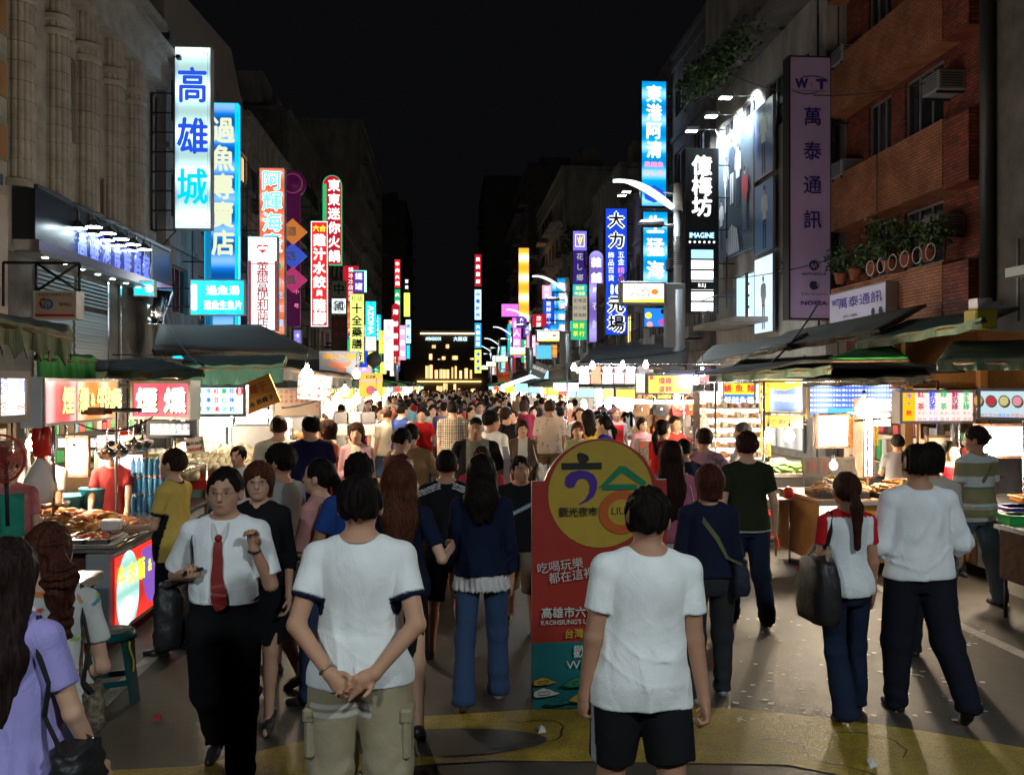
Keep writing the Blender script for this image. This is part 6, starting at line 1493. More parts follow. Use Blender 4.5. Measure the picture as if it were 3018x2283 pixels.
for x,y,w_,d_ in((.08,.1,.55,.5),(.72,.05,.65,.5),(1.5,.1,.6,.5)):mb.box((x,y,.843),(x+w_,y+d_,.90),dksteel);mb.box((x+.02,y+.02,.90),(x+w_-.02,y+d_-.02,.905),steel)
mb.build('grill',sk)
mb=MB();mb.add([(.1,.62,.86),(.75,.62,.86),(.75,.75,1.25),(.1,.75,1.25),(.1,.64,.86),(.75,.64,.86),(.75,.77,1.25),(.1,.77,1.25)],[(0,1,2,3),(7,6,5,4),(0,4,5,1),(3,2,6,7),(0,3,7,4),(1,5,6,2)],mat('smoked_glass_guard',(.5,.5,.5),.1,trans=.85));mb.build('glass_guard',sk)
mb=MB()
for x,y in((1.0,.95),(2.15,.95)):mb.tube([(x,y,.84),(x,y,1.9)],.016,steel,6)
mb.tube([(.4,.95,1.75),(1.9,.95,1.8)],.012,rust,6);mb.build('post',sk)
heap('skewer_heap','pale skewered meat heaped at the left of the grill cart',4.45,10.25,.90,.34,.24,.14,110,[noodle[1],noodle[0],fried[0]],.035,rs,el=(2.2,.6,.6))
heap('skewer_heap','orange fried skewers in the middle of the grill cart',5.1,10.2,.90,.32,.22,.12,110,fried,.035,rs,el=(2.2,.6,.6))
heap('skewer_heap','corn and yellow skewers at the right of the grill cart',5.8,10.25,.90,.3,.22,.16,90,[mat('corn_yellow',(.75,.55,.12),.4),noodle[0]],.035,rs,el=(2.6,.6,.6))
mb=MB();mb.lathe([(.05,0),(.055,.01),(.055,.11),(.03,.13)],(0,0,0),redp,14);tag(mb.build('sauce_jar',None,(3.98,10.6,.78)),'red sauce jar on the steel side table','jar')
mb=MB();mb.box((-.55,-.25,.73),(.12,.3,.76),steel)
for x,y in((-.5,-.2),(.08,-.2),(-.5,.26),(.08,.26)):mb.tube([(x,y,0),(x,y,.73)],.013,steel,6)
tag(mb.build('side_table',None,(3.95,10.9,0)),'steel side table left of the grill cart','table')
# glowing boxes and sign boards over it
board('lightbox','blinding white lightbox above the skewers','lightbox',1762,11.4,1835,11.4,894,968,HOT,[('h','烤',.85,.35,.3,ORG)],rust,.1)
board('lightbox','tall blinding white lightbox post at the middle of the grill cart','lightbox',1862,11.0,1888,11.0,860,1032,glowmat('blinding_lightbox',(1,.78,.54),120),[],rust,.25)
board('sign_box','narrow pinkish sign with green and white characters beside the white lightbox','sign',1895,10.9,1922,10.9,862,920,mat('pink_grey_sheet',(.45,.30,.30),.5),[('h','鮮',.55,.75,.30,glowmat('pale_green_letter',(.7,1,.6),1.0),dict(bold=.03)),('r',.2,.08,.9,.5,HOT)],alu,.12)
board('menu_board','large royal blue lit menu board with rows of small white characters','menu board',1745,13.5,1955,13.5,825,900,glowmat('menu_blue_sheet',(.06,.16,.95),1.1,.3,.9,axis=0,white=.25),
    [('v',''.join(random.Random(i).choice('魚肉湯麵飯炒蝦仁貝粥羹米粉乾')for _ in range(6)),.02+.96*(i+.5)/30,.98,.12,.025,PW,dict(bold=.03,res=1))for i in range(30)]+[('r',.18,.05,.62,.25,f_b3)],alu,.12)
board('sign_strip','narrow yellow strip at the left of the blue menu board','sign',1733,13.4,1745,13.4,826,905,yb,[('v','生炒花枝',.5,.95,.05,.6,RD)],alu,.1,.008)
board('menu_board','white drinks price board with an orange hot and cold column','menu board',1942,9.3,2106,9.3,842,915,glowmat('rose_white_front_glow',(.85,.64,.60),.95,base=.7),  # light falling on the board's front is put into sheet and letters as emission
    [('r',.03,.0,.205,.98,glowmat('amber_front_glow',(.95,.45,.01),.95,base=.7)),('h','冷',.12,.82,.17,BLG,dict(bold=.03)),('d',.12,.6,.012,BLG),('h','熱',.12,.32,.17,REDG,dict(bold=.03))]+
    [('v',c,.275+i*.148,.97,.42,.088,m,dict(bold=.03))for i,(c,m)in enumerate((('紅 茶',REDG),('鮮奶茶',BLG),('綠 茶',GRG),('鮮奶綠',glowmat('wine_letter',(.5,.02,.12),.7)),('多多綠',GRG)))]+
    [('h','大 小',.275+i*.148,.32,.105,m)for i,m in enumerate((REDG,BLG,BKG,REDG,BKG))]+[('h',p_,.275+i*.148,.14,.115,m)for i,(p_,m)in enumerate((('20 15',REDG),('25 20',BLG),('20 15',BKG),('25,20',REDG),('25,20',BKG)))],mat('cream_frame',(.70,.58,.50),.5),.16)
fb=glowmat('pale_blue_lit',(.55,.72,.78),.75)
mk=[]
for i,c in enumerate(((.65,.35,.10),(.50,.04,.05),(.62,.55,.22),(.75,.30,.35),(.6,.4,.2))):
    x=.01+i*.21;mk+=[('d',x+.012,.57,.088,mat('disc_shadow_print',(.25,.20,.20),.5),1.15),('d',x,.6,.088,mat('bowl_rim_print',(.72,.62,.48),.5),1.15),('d',x,.6,.070,glowmat('dish_print_%d'%i,c,.7),1.15),('h',('肉圓25','紅豆30','綠豆30','芋圓35','冰品')[i],x,.16,.12,(NV,REDG,BLG,REDG,REDG)[i])]
board('menu_board','pale blue lit board with round bowls of dessert pictured','menu board',2112,9.0,2250,8.6,838,906,fb,mk,alu,.14)
board('sign_box','yellow and blue picture sign left of the blue menu board','sign',1640,13.2,1734,12.8,818,892,glowmat('yellow_box_sheet',(.95,.72,.03),1.0),[('r',.26,.06,.98,.96,glowmat('sky_picture',(.18,.30,.80),.9,.4,.5,axis=0,white=.4)),('p',[(.26,.96),(.98,.96),(.98,.80),(.6,.66),(.26,.72)],YE),('v','棺材板',.09,.95,.3,.12,REDG,dict(bold=.03)),('v','海鮮',.20,.95,.4,.10,REDG),('h','鮮蚵麵線',.62,.45,.22,PW,dict(bold=.03))],alu,.14,.02)
board('sign_strip','yellow strip banner of soup names under the picture sign','sign',1644,13.0,1736,12.6,896,922,glowmat('mustard_lit',(.65,.38,.04),.7),[('h','香菇肉羹·',.27,.5,.48,BKG),('h','燒燙',.58,.5,.48,REDG),('h','紅燒蝦仁',.82,.5,.48,BKG)],rust,.05,.01)
for i,(u0,u1,v0,v1,t)in enumerate(((1828,1852,905,965,'火腿蛋吐'),(1858,1877,900,962,'香菇肉羹'),(1880,1896,905,962,'虱目魚肚'),(1643,1664,925,985,'鮮蚵仔湯'))):
    board('hanging_strip','yellow vertical soup strip, '+('leftmost of three behind the white lightbox','middle of three behind the white lightbox','rightmost of three behind the white lightbox','alone under the soup banner')[i],'sign',u0,13.2,u1,13.2,v0,v1,glowmat('mustard_lit',(.65,.38,.04),.7),[('v',t,.5,.97,.03,.75,REDG if i!=2 else BKG)],yb,.02,.008)
board('sign_box','rounded eel noodle sign, yellow above and blue below','sign',1560,14.6,1632,14.6,824,879,glowmat('yellow_box_sheet',(.95,.72,.03),1.0),[('r',.03,.04,.97,.50,glowmat('menu_blue_flat',(.04,.20,.85),1.0)),('h','鱔',.15,.74,.32,REDG,dict(bold=.03)),('h','魚',.5,.74,.32,REDG,dict(bold=.03)),('h','麵',.85,.74,.32,REDG,dict(bold=.03)),('h','魠魠魚羹',.5,.27,.30,PW,dict(bold=.03))],whitep,.2,.03)
board('sign_box','yellow lit pancake sign with red characters on the right','sign',1397,15.3,1496,15.3,808,852,glowmat('acid_yellow_sheet',(.90,.88,.03),1.15),[('h','燻雞',.40,.68,.34,REDG,dict(bold=.05)),('h','蛋餅',.40,.27,.34,REDG,dict(bold=.05)),('r',.06,.72,.14,.95,REDG),('d',.86,.7,.06,YE),('r',.4,.03,.97,.1,PW)],dksteel,.2)
board('sign_box','pale green end of the yellow pancake sign','sign',1374,15.9,1396,15.3,807,851,glowmat('pale_lime_sheet',(.75,.95,.55),1.0),[],dksteel,.1)
board('sign_box','black box with orange characters beside the bag stall','sign',1373,17,1390,17,832,862,blk,[('v','中式潮',.5,.95,.05,.5,ORG,dict(bold=.04))],rust,.1,.01)
for i,(u,v,Y,c)in enumerate(((1866,884,10.8,1),(1705,942,12.3,0),(1660,942,12.3,0),(1503,822,15.0,1),(1462,858,15.6,0),(2140,975,9.5,0),(2060,985,9.9,0),(1800,1005,10.9,0),(1517,805,16.5,1))):
    p=A(u,v,Y);bulb(p.x,p.y,p.z,('glowing bulb at the foot of the blue menu board','right one of two bulbs under the soup banner','left one of two bulbs under the soup banner','spot bulb at the corner of the pancake sign','bulb under the pancake sign','bulb over the dessert counter','bulb behind the striped shirt man','bulb low over the skewers','bulb high above the eel noodle sign')[i],None,(.095,.07,.07,.06,.05,.07,.06,.05,.06)[i],bool(c and i))
# noodle counter behind the dark shirted man
cart_simple('noodle_stall','noodle stall with lettuce and bowls on its steel counter',4.15,6.6,12.0,14.3,.92,steel,dksteel,2.15,tarpk,2.3,1)
p=A(1690,1012,12.4);heap('lettuce','green lettuce heaped on the noodle counter',4.6,12.5,.92,.28,.22,.14,80,leafm,.06,rs,el=(1.2,1.2,.3))
heap('noodles','mounds of pale noodles on the noodle counter',5.4,12.5,.92,.4,.25,.14,80,noodle,.05,rs)
for i in range(5):
    q=MB();q.lathe([(.03,0),(.033,.01),(.033,.12),(.012,.17),(.012,.2)],(0,0,0),(mat('soy_bottle',(.10,.03,.01),.2),redp)[i%2],10);tag(q.build('sauce_bottle',None,(4.85+i*.08,12.25,.92)),'sauce bottle standing between lettuce and noodles','bottle','sauce bottles on the noodle counter')
rk=empty('display_shelf',(A(1612,900,13.8).x,14.4,0),0,'brightly lit white shelf of snacks behind the noodle vendor','shelf')
mb=MB();mb.box((-.55,.3,.9),(.55,.34,2.0),glowmat('shelf_back_light',(1,.90,.80),2.2));
for i in range(7):mb.box((-.55,0,.95+i*.155),(.55,.3,.965+i*.155),whitep)
mb.box((-.57,0,.3),(-.55,.34,2.0),rust);mb.box((.55,0,.3),(.57,.34,2.0),rust);mb.build('rack',rk)
mb=MB()
for i in range(6):
    for j in range(9):mb.box((-.52+j*.115,.03,.967+i*.155),(-.44+j*.115,.2,1.01+i*.155+rs.uniform(0,.05)),rs.choice([noodle[1],noodle[0],noodle[2],fried[0]]),.008)
mb.build('packets',rk)
# dessert stall on the right edge
cart_simple('dessert_stall','bright dessert stall at the right edge behind the striped shirt man',5.75,7.8,8.9,10.3,.85,steel,whitep,1.85,None,2.2,1)
board('menu_board','pink white menu sheet hanging under the dessert board','menu board',2105,9.9,2235,9.9,915,990,glowmat('pinkish_menu',(1,.85,.82),1.6),menu_(['仙草冰','愛玉冰','粉圓冰','花生湯','豆花','湯圓','紅茶'],PINKG,.95,.2,.06),rust,.03)
board('menu_board','slanted white sheet behind the apron vendor','menu board',2000,10.9,2062,10.9,940,1010,mat('warm_sheet',(.62,.48,.40),.6),[],rust,.03)
mt=MB();mt.box((0,0,.35),(.75,.9,.80),rust,.01);mt.box((-.03,-.03,.80),(.78,.93,.84),steel);mt.tube([(-.02,-.03,.72),(.75,-.03,.70)],.012,alu,6)
for x,y in((.04,.04),(.7,.04),(.04,.86),(.7,.86)):mt.tube([(x,y,0),(x,y,.35)],.016,dksteel,6)
tag(mt.build('steel_cart',None,(5.0,7.2,0)),'dark steel cart cut by the right edge','cart')
for i,(u,v,w_,d_,h_,m,lb)in enumerate(((2150,1122,.14,.12,.10,grnp,'small green plastic box on the right counter'),(2185,1118,.26,.18,.10,redp,'large red plastic basin on the right counter'),(2175,1098,.28,.16,.05,bluep,'blue plastic tray on the red basin'),(2190,1078,.2,.12,.07,mat('orange_plastic',(.65,.25,.02),.4),'orange plastic tray at the right edge'))):
    p=A(u,v,8.2+.25*i);p.x+=.22;q=MB();q.box((-w_,-d_,-h_/2),(w_,d_,h_/2),m,.02);q.box((-w_-.012,-d_-.012,h_/2-.015),(w_+.012,d_+.012,h_/2),m,.004);tag(q.build('plastic_box',None,p),lb,'box')
q=MB();q.box((-.08,-.3,-.02),(.9,.6,.02),steel,.01);q.box((.0,.0,-.72),(.8,.5,-.03),whitep);p=A(2160,1140,8.6);p.x+=.32;tag(q.build('serving_table',None,p),'steel table with white skirt under the plastic boxes','table')
# bag stall and clothes stall
cart_simple('bag_stall','handbag stall with brown bags hung in rows',4.0,6.4,15.6,18.0,.75,wood,dksteel,2.15,mat('navy_canvas',(.03,.03,.09),.8,bump=.4,bscale=5),2.25,1)
bm_=[mat('bag_'+n,c,.5,bump=.3,bscale=30)for n,c in(('tan',(.30,.17,.09)),('orange',(.60,.17,.03)),('black',(.03,.028,.03)),('red',(.50,.05,.04)),('taupe',(.28,.20,.15)),('cream',(.55,.45,.33)))]
def handbag(p,k,s=1.0,label='',group='handbags hung on the bag stall'):
    mb=MB();m=bm_[k];w_,h_=.15*s,.12*s;V=[]
    mb.prism([(-w_*.85,0),(-w_,-h_*.4),(-w_*.95,-h_*1.6),(-w_*.7,-h_*1.8),(w_*.7,-h_*1.8),(w_*.95,-h_*1.6),(w_,-h_*.4),(w_*.85,0)],m,-.05*s,.05*s);mb.prism([(-w_*.8,.002),(-w_*.7,-h_*.8),(0,-h_*1.0),(w_*.7,-h_*.8),(w_*.8,.002)],m,-.062*s,-.051*s);mb.box((-.015,-.07*s,-h_*.95),(.015,-.063*s,-h_*.7),chrome)
    o=mb.build('handbag',None,p);tag(o,label,'handbag',group);q=MB();q.tube([(-w_*.6,0,0),(-w_*.5,0,.12*s),(0,0,.17*s),(w_*.5,0,.12*s),(w_*.6,0,0)],.010*s,m,6);q.build('handle',o);return o
kinds=['tan','orange','black','red','taupe','cream']
proto={}
for row in range(6):
    for c in range(6):
        u=1385+c*21+(row%2)*5;v=872+row*24;k=(4,0,1,3,2,5)[(row*2+c*5+(c>3))%6]if c>0 else 0
        p=A(u,v,15.75+.12*(row%2)+.25*(c%2));lb=kinds[k]+' handbag among the rows hung on the bag stall'
        if k not in proto:proto[k]=handbag(p,k,.95,lb,kinds[k]+' handbags on the bag stall')
        else:o=copy_tree(proto[k]);o.location=p
p=A(1430,1032,13.2);handbag(A(1437,1010,13.6),2,1.3,'black tote with tan handles standing low at the bag stall',None)
board('display_case','glass display case of small goods under the handbags','case',1378,14.6,1412,14.6,950,1045,mat('case_goods',(.30,.22,.16),.5,var=.9,vscale=30),[('r',.1,.85,.5,.93,RD)],steel,.3,.02)
for i in range(4):
    p=A(1545,950+i*4,14.6-i*.1)
mb=MB();p=A(1582,1000,14.2);mb.lathe([(.15,0),(.13,.25),(.02,.62),(.015,.7)],(0,0,0),mat('clear_bag',(.7,.7,.7),.3),14);tag(mb.build('plastic_bag',None,(A(1520,900,14.5).x,14.5,1.1)),'tall white plastic bag hung by the bag stall','bag')
cl=cart_simple('clothes_stall','clothes stall under a brightly lit white canopy',4.2,6.6,18.6,23.4,.7,whitep,whitep,2.35,None,2.4,1)
mb=MB();mb.box((-1.3,-.05,1.72),(1.3,4.9,1.76),mat('white_canopy',(.72,.72,.74),.6));mb.box((-1.32,-.08,1.55),(1.3,-.05,1.80),glowmat('canopy_edge_glow',(1,.98,1),5));mb.box((-1.34,-.08,1.50),(-1.31,4.9,1.80),glowmat('canopy_edge_glow',(1,.98,1),5));mb.build('canopy',cl)  # brightness of the lit canopy edges is put in as emission
shc=[mat('shirt_'+n,c,.8,bump=.3,bscale=40)for n,c in(('white',(.70,.68,.66)),('rust',(.45,.18,.10)),('grey',(.22,.20,.20)),('pink',(.60,.30,.32)),('black',(.04,.04,.04)),('plum',(.25,.05,.15)))]
def hung_shirt(p,k,label,group,s=1.0):
    mb=MB();mb.prism([(-.05,0),(-.09,.0),(-.19,-.05),(-.27,-.22),(-.20,-.26),(-.16,-.16),(-.17,-.58),(.17,-.58),(.16,-.16),(.20,-.26),(.27,-.22),(.19,-.05),(.09,0),(.05,0),(0,-.04)],shc[k],-.025,.025)
    o=mb.build('hanging_shirt',None,p);o.scale=(.62,.8,.62);tag(o,label,'shirt',group);q=MB();q.tube([(-.14,0,-.03),(0,0,.03),(.14,0,-.03)],.008,dksteel,5);q.tube([(0,0,.03),(0,0,.07),(.02,0,.09)],.005,dksteel,5);q.build('hanger',o);return o
for i,k in enumerate((0,1,0,3,0,2)):
    p=A(1262+i*25,790,18.4);hung_shirt(p,k,('first white','rust coloured','second white','pink','third white','grey')[i]+' shirt on a hanger above the bright canopy',None)
p=A(1520,790,17.5);hung_shirt(p,3,'pinkish shirt hanging high by the eel noodle sign',None)
for i in range(10):
    p=A(1236+i*15,888+3*(i%3),18.35);hung_shirt(p+Vector((0,0,.05)),(1,0,2,3,4,0,5,1,2,0)[i],'shirt on the crowded rail under the bright canopy','shirts on the rail under the canopy')
for i,(u,v)in enumerate(((1240,794),(1280,790),(1345,789),(1395,788))):
    p=A(u,v,17.4);bulb(p.x,p.y,p.z,'bare bulb in the row over the clothes stall','bulbs in a row over the clothes stall',.052,True,.12)
for i in range(3):
    p=A(1262+i*52,846,19.5);bulb(p.x,p.y,1.66,'bulb under the white canopy of the clothes stall','bulbs under the white canopy',.06,True,.08)
mb=MB();a=A(1225,786,18.2);b=A(1560,786,15.2);mb.tube([tuple(a),tuple(b)],.018,steel,6);mb.tube([(a.x,a.y,a.z),(a.x,a.y,0)],.018,steel,6);tag(mb.build('hanging_rail',None),'long steel rail strung with bulbs and shirts','rail')
# ---- awnings
awning('awning','near left scalloped green awning with faded writing',[(-30,680,6.6),(155,718,7.6),(150,700,9.6),(-30,668,9.0)],mat('striped_canvas',(.09,.13,.06),.8,bump=.5,bscale=6,var=.6,vscale=3,vcol=(.22,.20,.13)),.03,.03,valance=.26,scallop=.32)
awning('tarpaulin','bright green tarpaulin hanging between scalloped awning and red sign',[(78,762,8.1),(206,772,9.4),(200,765,11),(78,758,10.5)],tarpg,.03,.02,valance=.22)
awning('awning','long dark green awning over the smoked meat sign',[(205,800,9.7),(440,800,9.5),(330,770,12.5),(200,775,12.5)],tarp,.03,.05,valance=.07)
awning('awning','teal awning above the drinks menu and fruit stall',[(395,788,11.8),(612,786,12.6),(620,765,16),(400,765,15)],tarpt,.03,.05,valance=.25)
awning('awning','dark tin roof edge behind the teal awning',[(330,752,14.5),(700,765,18),(560,700,24),(345,700,24)],tin,.06,.05,valance=.1)
awning('awning','black awning over the snack stall',[(600,790,14.5),(760,812,16.5),(720,770,21),(590,775,20)],tarpk,.03,.05,valance=.2)
awning('awning','long dark shop awning in front of the left arcade',[(392,748,23),(690,768,36),(660,748,38),(372,722,25)],tarpk,.08,.05,valance=.25)
awning('awning','sloping tin roof right of the nearest lamp post',[(1495,788,16),(1700,745,14.5),(1745,716,17.5),(1540,745,19)],tin,.05,.04,valance=.08)
awning('awning','dark green canopy over the eel noodle sign',[(1560,805,13.8),(1795,790,12.2),(1800,765,16.5),(1600,775,17)],tarp,.05,.05,valance=.12)
awning('awning','bright green tarpaulin patch on the right canopies',[(1790,772,11.9),(1962,770,11.4),(1925,744,12.6),(1870,744,12.8)],tarpg,.03,.0,valance=0)
awning('awning','broad dark canopy above the blue menu board',[(1735,818,12.8),(2010,812,11.4),(1980,775,15),(1790,780,16)],tarpk,.06,.05,valance=.10)
awning('awning','shop roof with a worn edge under the brick building, left part',[(1640,752,15.5),(1900,712,13.2),(2000,655,17.5),(1700,715,21.5)],tin,.06,.05,valance=.10)
awning('awning','green canvas shop roof under the brick building, right part',[(1850,738,12.6),(2120,688,10.6),(2200,660,13.5),(1960,690,16)],tarp,.06,.05,valance=.12)
awning('awning','dark green umbrella canopy at the right edge',[(2025,775,9.8),(2330,770,8.6),(2330,728,12),(2060,735,12.5)],tarp,.05,.03,valance=.12)
awning('awning','dark awning between clothes stall and blue ten dollar sign',[(1250,782,21),(1480,792,17.5),(1490,740,24),(1290,745,30)],tarpk,.05,.05,valance=.08)
mb=MB();a=A(1985,712,12.8)
for x in(0,1.15):mb.box((x,0,0),(x+.12,.12,2.9),woodo)
mb.box((-.1,.15,2.05),(2.4,.3,2.9),woodo);mb.box((-.1,.0,1.9),(2.4,.12,2.04),rust);tag(mb.build('timber_frame',None,(a.x,13.2,0)),'orange timber posts and boards under the right canopies','frame')
p=A(2118,690,11);mb=MB();mb.box((-.14,-.14,-.12),(.14,.14,.12),mat('yellow_tin',(.55,.42,.04),.5),.02);mb.box((-.10,-.10,.12),(.10,.10,.26),mat('lamp_grey',(.35,.35,.4),.4),.01);tag(mb.build('yellow_lantern',None,p),'small yellow box hanging under the green shop roof','box')
pf=mat('dark_shelf_goods',(.16,.10,.07),.7,var=.9,vscale=9)
for i,(x,y,L_,h_,lb)in enumerate(((-6.6,10,4.5,1.75,'cluttered dark shelving behind the fruit stall'),(-6.4,15.2,4.5,1.8,'cluttered dark shelving behind the snack stall'),(7.4,12.2,4.0,1.8,'cluttered dark shelving behind the noodle stall'))):
    o=empty('goods_shelf',(x,y,0),0,lb,'shelf');mb=MB();rg=random.Random(i)
    for z in(.4,.85,1.3,h_):mb.box((-.2,0,z-.02),(.2,L_,z),rust)
    mb.build('rack',o);mb=MB()
    for z in(.4,.85,1.3):
        y_=.05
        while y_<L_-.3:w_=rg.uniform(.1,.3);mb.box((-.15,y_,z+.001),(.16,y_+w_,z+rg.uniform(.12,.38)),rg.choice([pf,redp,paper,tub,wood,steel,grnp]),.01);y_+=w_+.03
    mb.build('goods',o)
# cables
rc_=random.Random(12);cab=mat('black_cable',(.015,.015,.018),.6)
def cable(label,a,b,sag,r=.012,grp='cables slung across the stalls'):
    a,b=Vector(a),Vector(b);mb=MB();mb.tube([tuple(a.lerp(b,t/14)-Vector((0,0,sag*4*(t/14)*(1-t/14))))for t in range(15)],r,cab,5);tag(mb.build('cable'),label,'cable',grp)
cable('cable sagging from brick building to lilac sign',A(1960,505,17),A(1500,600,30),.3,grp=None)
cable('cable from right canopies up to the pale balcony',A(1660,790,13),A(1770,650,20),.1,.02,None)
cable('cable between left awnings and the classical shop front',A(440,790,9.6),A(350,640,24),.3,grp=None)
cable('cable hanging along the red sign box',A(150,905,8.6),A(330,900,9.0),.12,.008,None)
cable('high cable across the lilac sign top',A(1560,150,30),A(2000,180,17),.5,.012,None)
cable('cable below the squid banner',A(610,880,11),A(720,850,12),.03,.014,None)
# wooden pole with crossed sticks near the price board
mb=MB();p=A(1983,985,9.6);mb.tube([(p.x,p.y,1.0),(p.x,p.y,1.92)],.022,woodo,8);mb.tube([(p.x-.7,p.y,1.72),(p.x+.3,p.y-.02,1.80)],.012,rust,6);mb.tube([(p.x-.08,p.y,1.85),(p.x+.1,p.y,1.72)],.01,rust,6);mb.tube([(p.x,p.y,1.0),(p.x,p.y,0)],.02,rust,6);tag(mb.build('wooden_pole',None),'orange wooden pole with tied sticks before the drinks price board','pole')
# ---- creeper and potted plants on the right facades
lf=[mat('leaf_green',(.045,.10,.022),.5),mat('leaf_dark',(.022,.055,.015),.5),mat('leaf_pale',(.09,.15,.04),.5)]
def foliage(name,label,c,rad,n,s,seed,kind=None,cat='plant',stems=6,pot=None):
    rg=random.Random(seed);mb=MB();cl=[(rg.gauss(0,.45),rg.gauss(0,.45),rg.gauss(0,.45))for _ in range(9)]
    for i in range(n):
        k=rg.choice(cl);v=Vector((k[0]+rg.gauss(0,.25),k[1]+rg.gauss(0,.25),k[2]+rg.gauss(0,.25)));p=Vector((v.x*rad[0],v.y*rad[1],v.z*rad[2]))
        a=rg.uniform(0,6.28);t=rg.uniform(-.9,.9);d=Vector((math.cos(a)*math.cos(t),math.sin(a)*math.cos(t),math.sin(t)));u=d.cross(Vector((rg.gauss(0,1),rg.gauss(0,1),rg.gauss(0,1)))).normalized();l=s*rg.uniform(.6,1.4)
        mb.add([tuple(p),tuple(p+d*l*.5+u*l*.3),tuple(p+d*l),tuple(p+d*l*.5-u*l*.3)],[(0,1,2,3)],rg.choice(lf))
    o=empty(name,c,0,label,cat);mb.build('foliage',o)
    q=MB()
    for i in range(stems):
        k=rg.choice(cl);q.tube([(0,0,-rad[2]),(k[0]*rad[0]*.5,k[1]*rad[1]*.5,-rad[2]*.3),(k[0]*rad[0],k[1]*rad[1],k[2]*rad[2])],[.012,.008,.003],mat('stem_brown',(.10,.06,.03),.8),5)
    q.build('stem',o)
    if pot:q=MB();q.lathe([(.10,-rad[2]-.22),(.15,-rad[2]),(.165,-rad[2]),(.165,-rad[2]+.03),(.14,-rad[2]+.03)],(0,0,0),pot,16);q.build('pot',o)
    return o
terra=mat('terracotta',(.30,.10,.05),.7)
foliage('creeper','leafy creeper over the lowest poster',(9.0,23.4,5.3),(.35,.7,.9),900,.11,1)
foliage('hanging_creeper','dark tangled growth hanging from the roof edge of the pale building',(8.6,28,12.3),(.5,3.6,.55),2200,.16,2)
for i,(y,h_)in enumerate(((17.3,.28),(18.1,.34),(18.9,.30),(19.6,.62),(20.5,.30),(21.3,.34))):
    foliage('potted_plant',('low','tufted','trailing','tall bushy','small','leafy')[i]+' potted plant on the brick ledge, %s from the near end'%('first','second','third','fourth','fifth','sixth')[i],(9.25,y,4.47+.24+h_),(.28,.32,h_),420,.09,20+i,pot=terra)
mb=MB()
for i in range(6):mb.tube([(9.08,16.9+i*.5+.18*math.cos(a),4.62+.16*math.sin(a))for a in[j*.52 for j in range(12)]],.010,whitep,5,closed=True)
tag(mb.build('ledge_railing',None),'white hooped railing along the brick ledge','railing')
for i,y in enumerate((62,66,70)):foliage('balcony_plant','dark planting on the far right balcony, %s'%('nearest clump','middle clump','farthest clump')[i],(8.9,y,(11.8,12.4,9)[i]),(.7,1.6,.8),500,.28,40+i)
# ---- far stalls, built once per kind and copied down the street
def far_stall(kind,face,txt,goods,rf):
    root=empty('market_stall',(0,0,0),0,'x','stall');mb=MB();mb.box((-1,0,.75),(1,1.9,.82),steel);mb.box((-.95,.05,.12),(.95,1.85,.74),(whitep,greymet,woodo,dksteel)[kind%4])
    mb.build('counter',root)
    for x in(-.95,.95):
        for y in(.05,1.85):MB().tube([(x,y,.8),(x,y,2.1)],.018,steel,5).build('post',root)
    mb=MB();mb.prism([(-1.2,2.05),(1.2,2.05),(1.15,2.2),(0,2.42),(-1.15,2.2)],rf,-.1,2.05);mb.build('roof',root)
    mb=MB();mb.box((-.95,-.12,1.68),(.95,.0,2.02),alu);mb.build('sign_case',root)
    mb=MB();mb.quad((-.92,-.125,1.71),(.92,-.125,1.71),(.92,-.125,1.99),(-.92,-.125,1.99),face);mb.text(txt,0,1.85,.22,REDG if kind!=2 else PW,o=(0,-.13,0),bold=.04,res=1);
    for sx in(-1,1):mb.quad((sx*.955,-.1,1.71),(sx*.955,1.85,1.71),(sx*.955,1.85,1.99),(sx*.955,-.1,1.99),face)
    mb.build('sign_panel',root)
    rg=random.Random(kind);mb=MB()
    for i in range(46):mb.ball((rg.uniform(-.85,.85),rg.uniform(.1,1.7),.85+rg.random()*.16),rg.uniform(.05,.10),rg.choice(goods),6,4)
    mb.build('goods',root);mb=MB()
    for i in range(3):mb.ball((-.6+.6*i,.5+.3*i,1.55),.07,FB,8,6)
    for i in range(3):mb.tube([(-.6+.6*i,.5+.3*i,1.62),(-.6+.6*i,.5+.3*i,2.1)],.006,dksteel,4)
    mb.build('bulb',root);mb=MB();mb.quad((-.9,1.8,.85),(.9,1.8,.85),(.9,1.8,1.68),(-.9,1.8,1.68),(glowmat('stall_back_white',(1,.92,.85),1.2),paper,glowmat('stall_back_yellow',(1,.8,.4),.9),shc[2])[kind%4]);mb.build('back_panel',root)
    return root
FK=[(glowmat('stall_face_white',(1,.95,.9),2.0),'海產粥',noodle,tarpk),(glowmat('stall_face_yellow',(1,.72,.10),1.3),'炭烤',fried,tarp),(glowmat('stall_face_red',(.9,.06,.05),1.2),'鮮果汁',orangef+leafm,tarpg),(glowmat('stall_face_cyan',(.3,.75,1),1.3),'蚵仔煎',noodle+fried,tarpk)]
FN=['white','yellow','red','cyan'];pro={}
ordn=['first','second','third','fourth','fifth','sixth','seventh','eighth','ninth','tenth','eleventh','twelfth','thirteenth','fourteenth','fifteenth','sixteenth','seventeenth','eighteenth','nineteenth','twentieth','twenty first','twenty second','twenty third','twenty fourth','twenty fifth','twenty sixth','twenty seventh','twenty eighth']
def allkids(r):return{c.name:c for c in bpy.data.objects if c.parent==r}
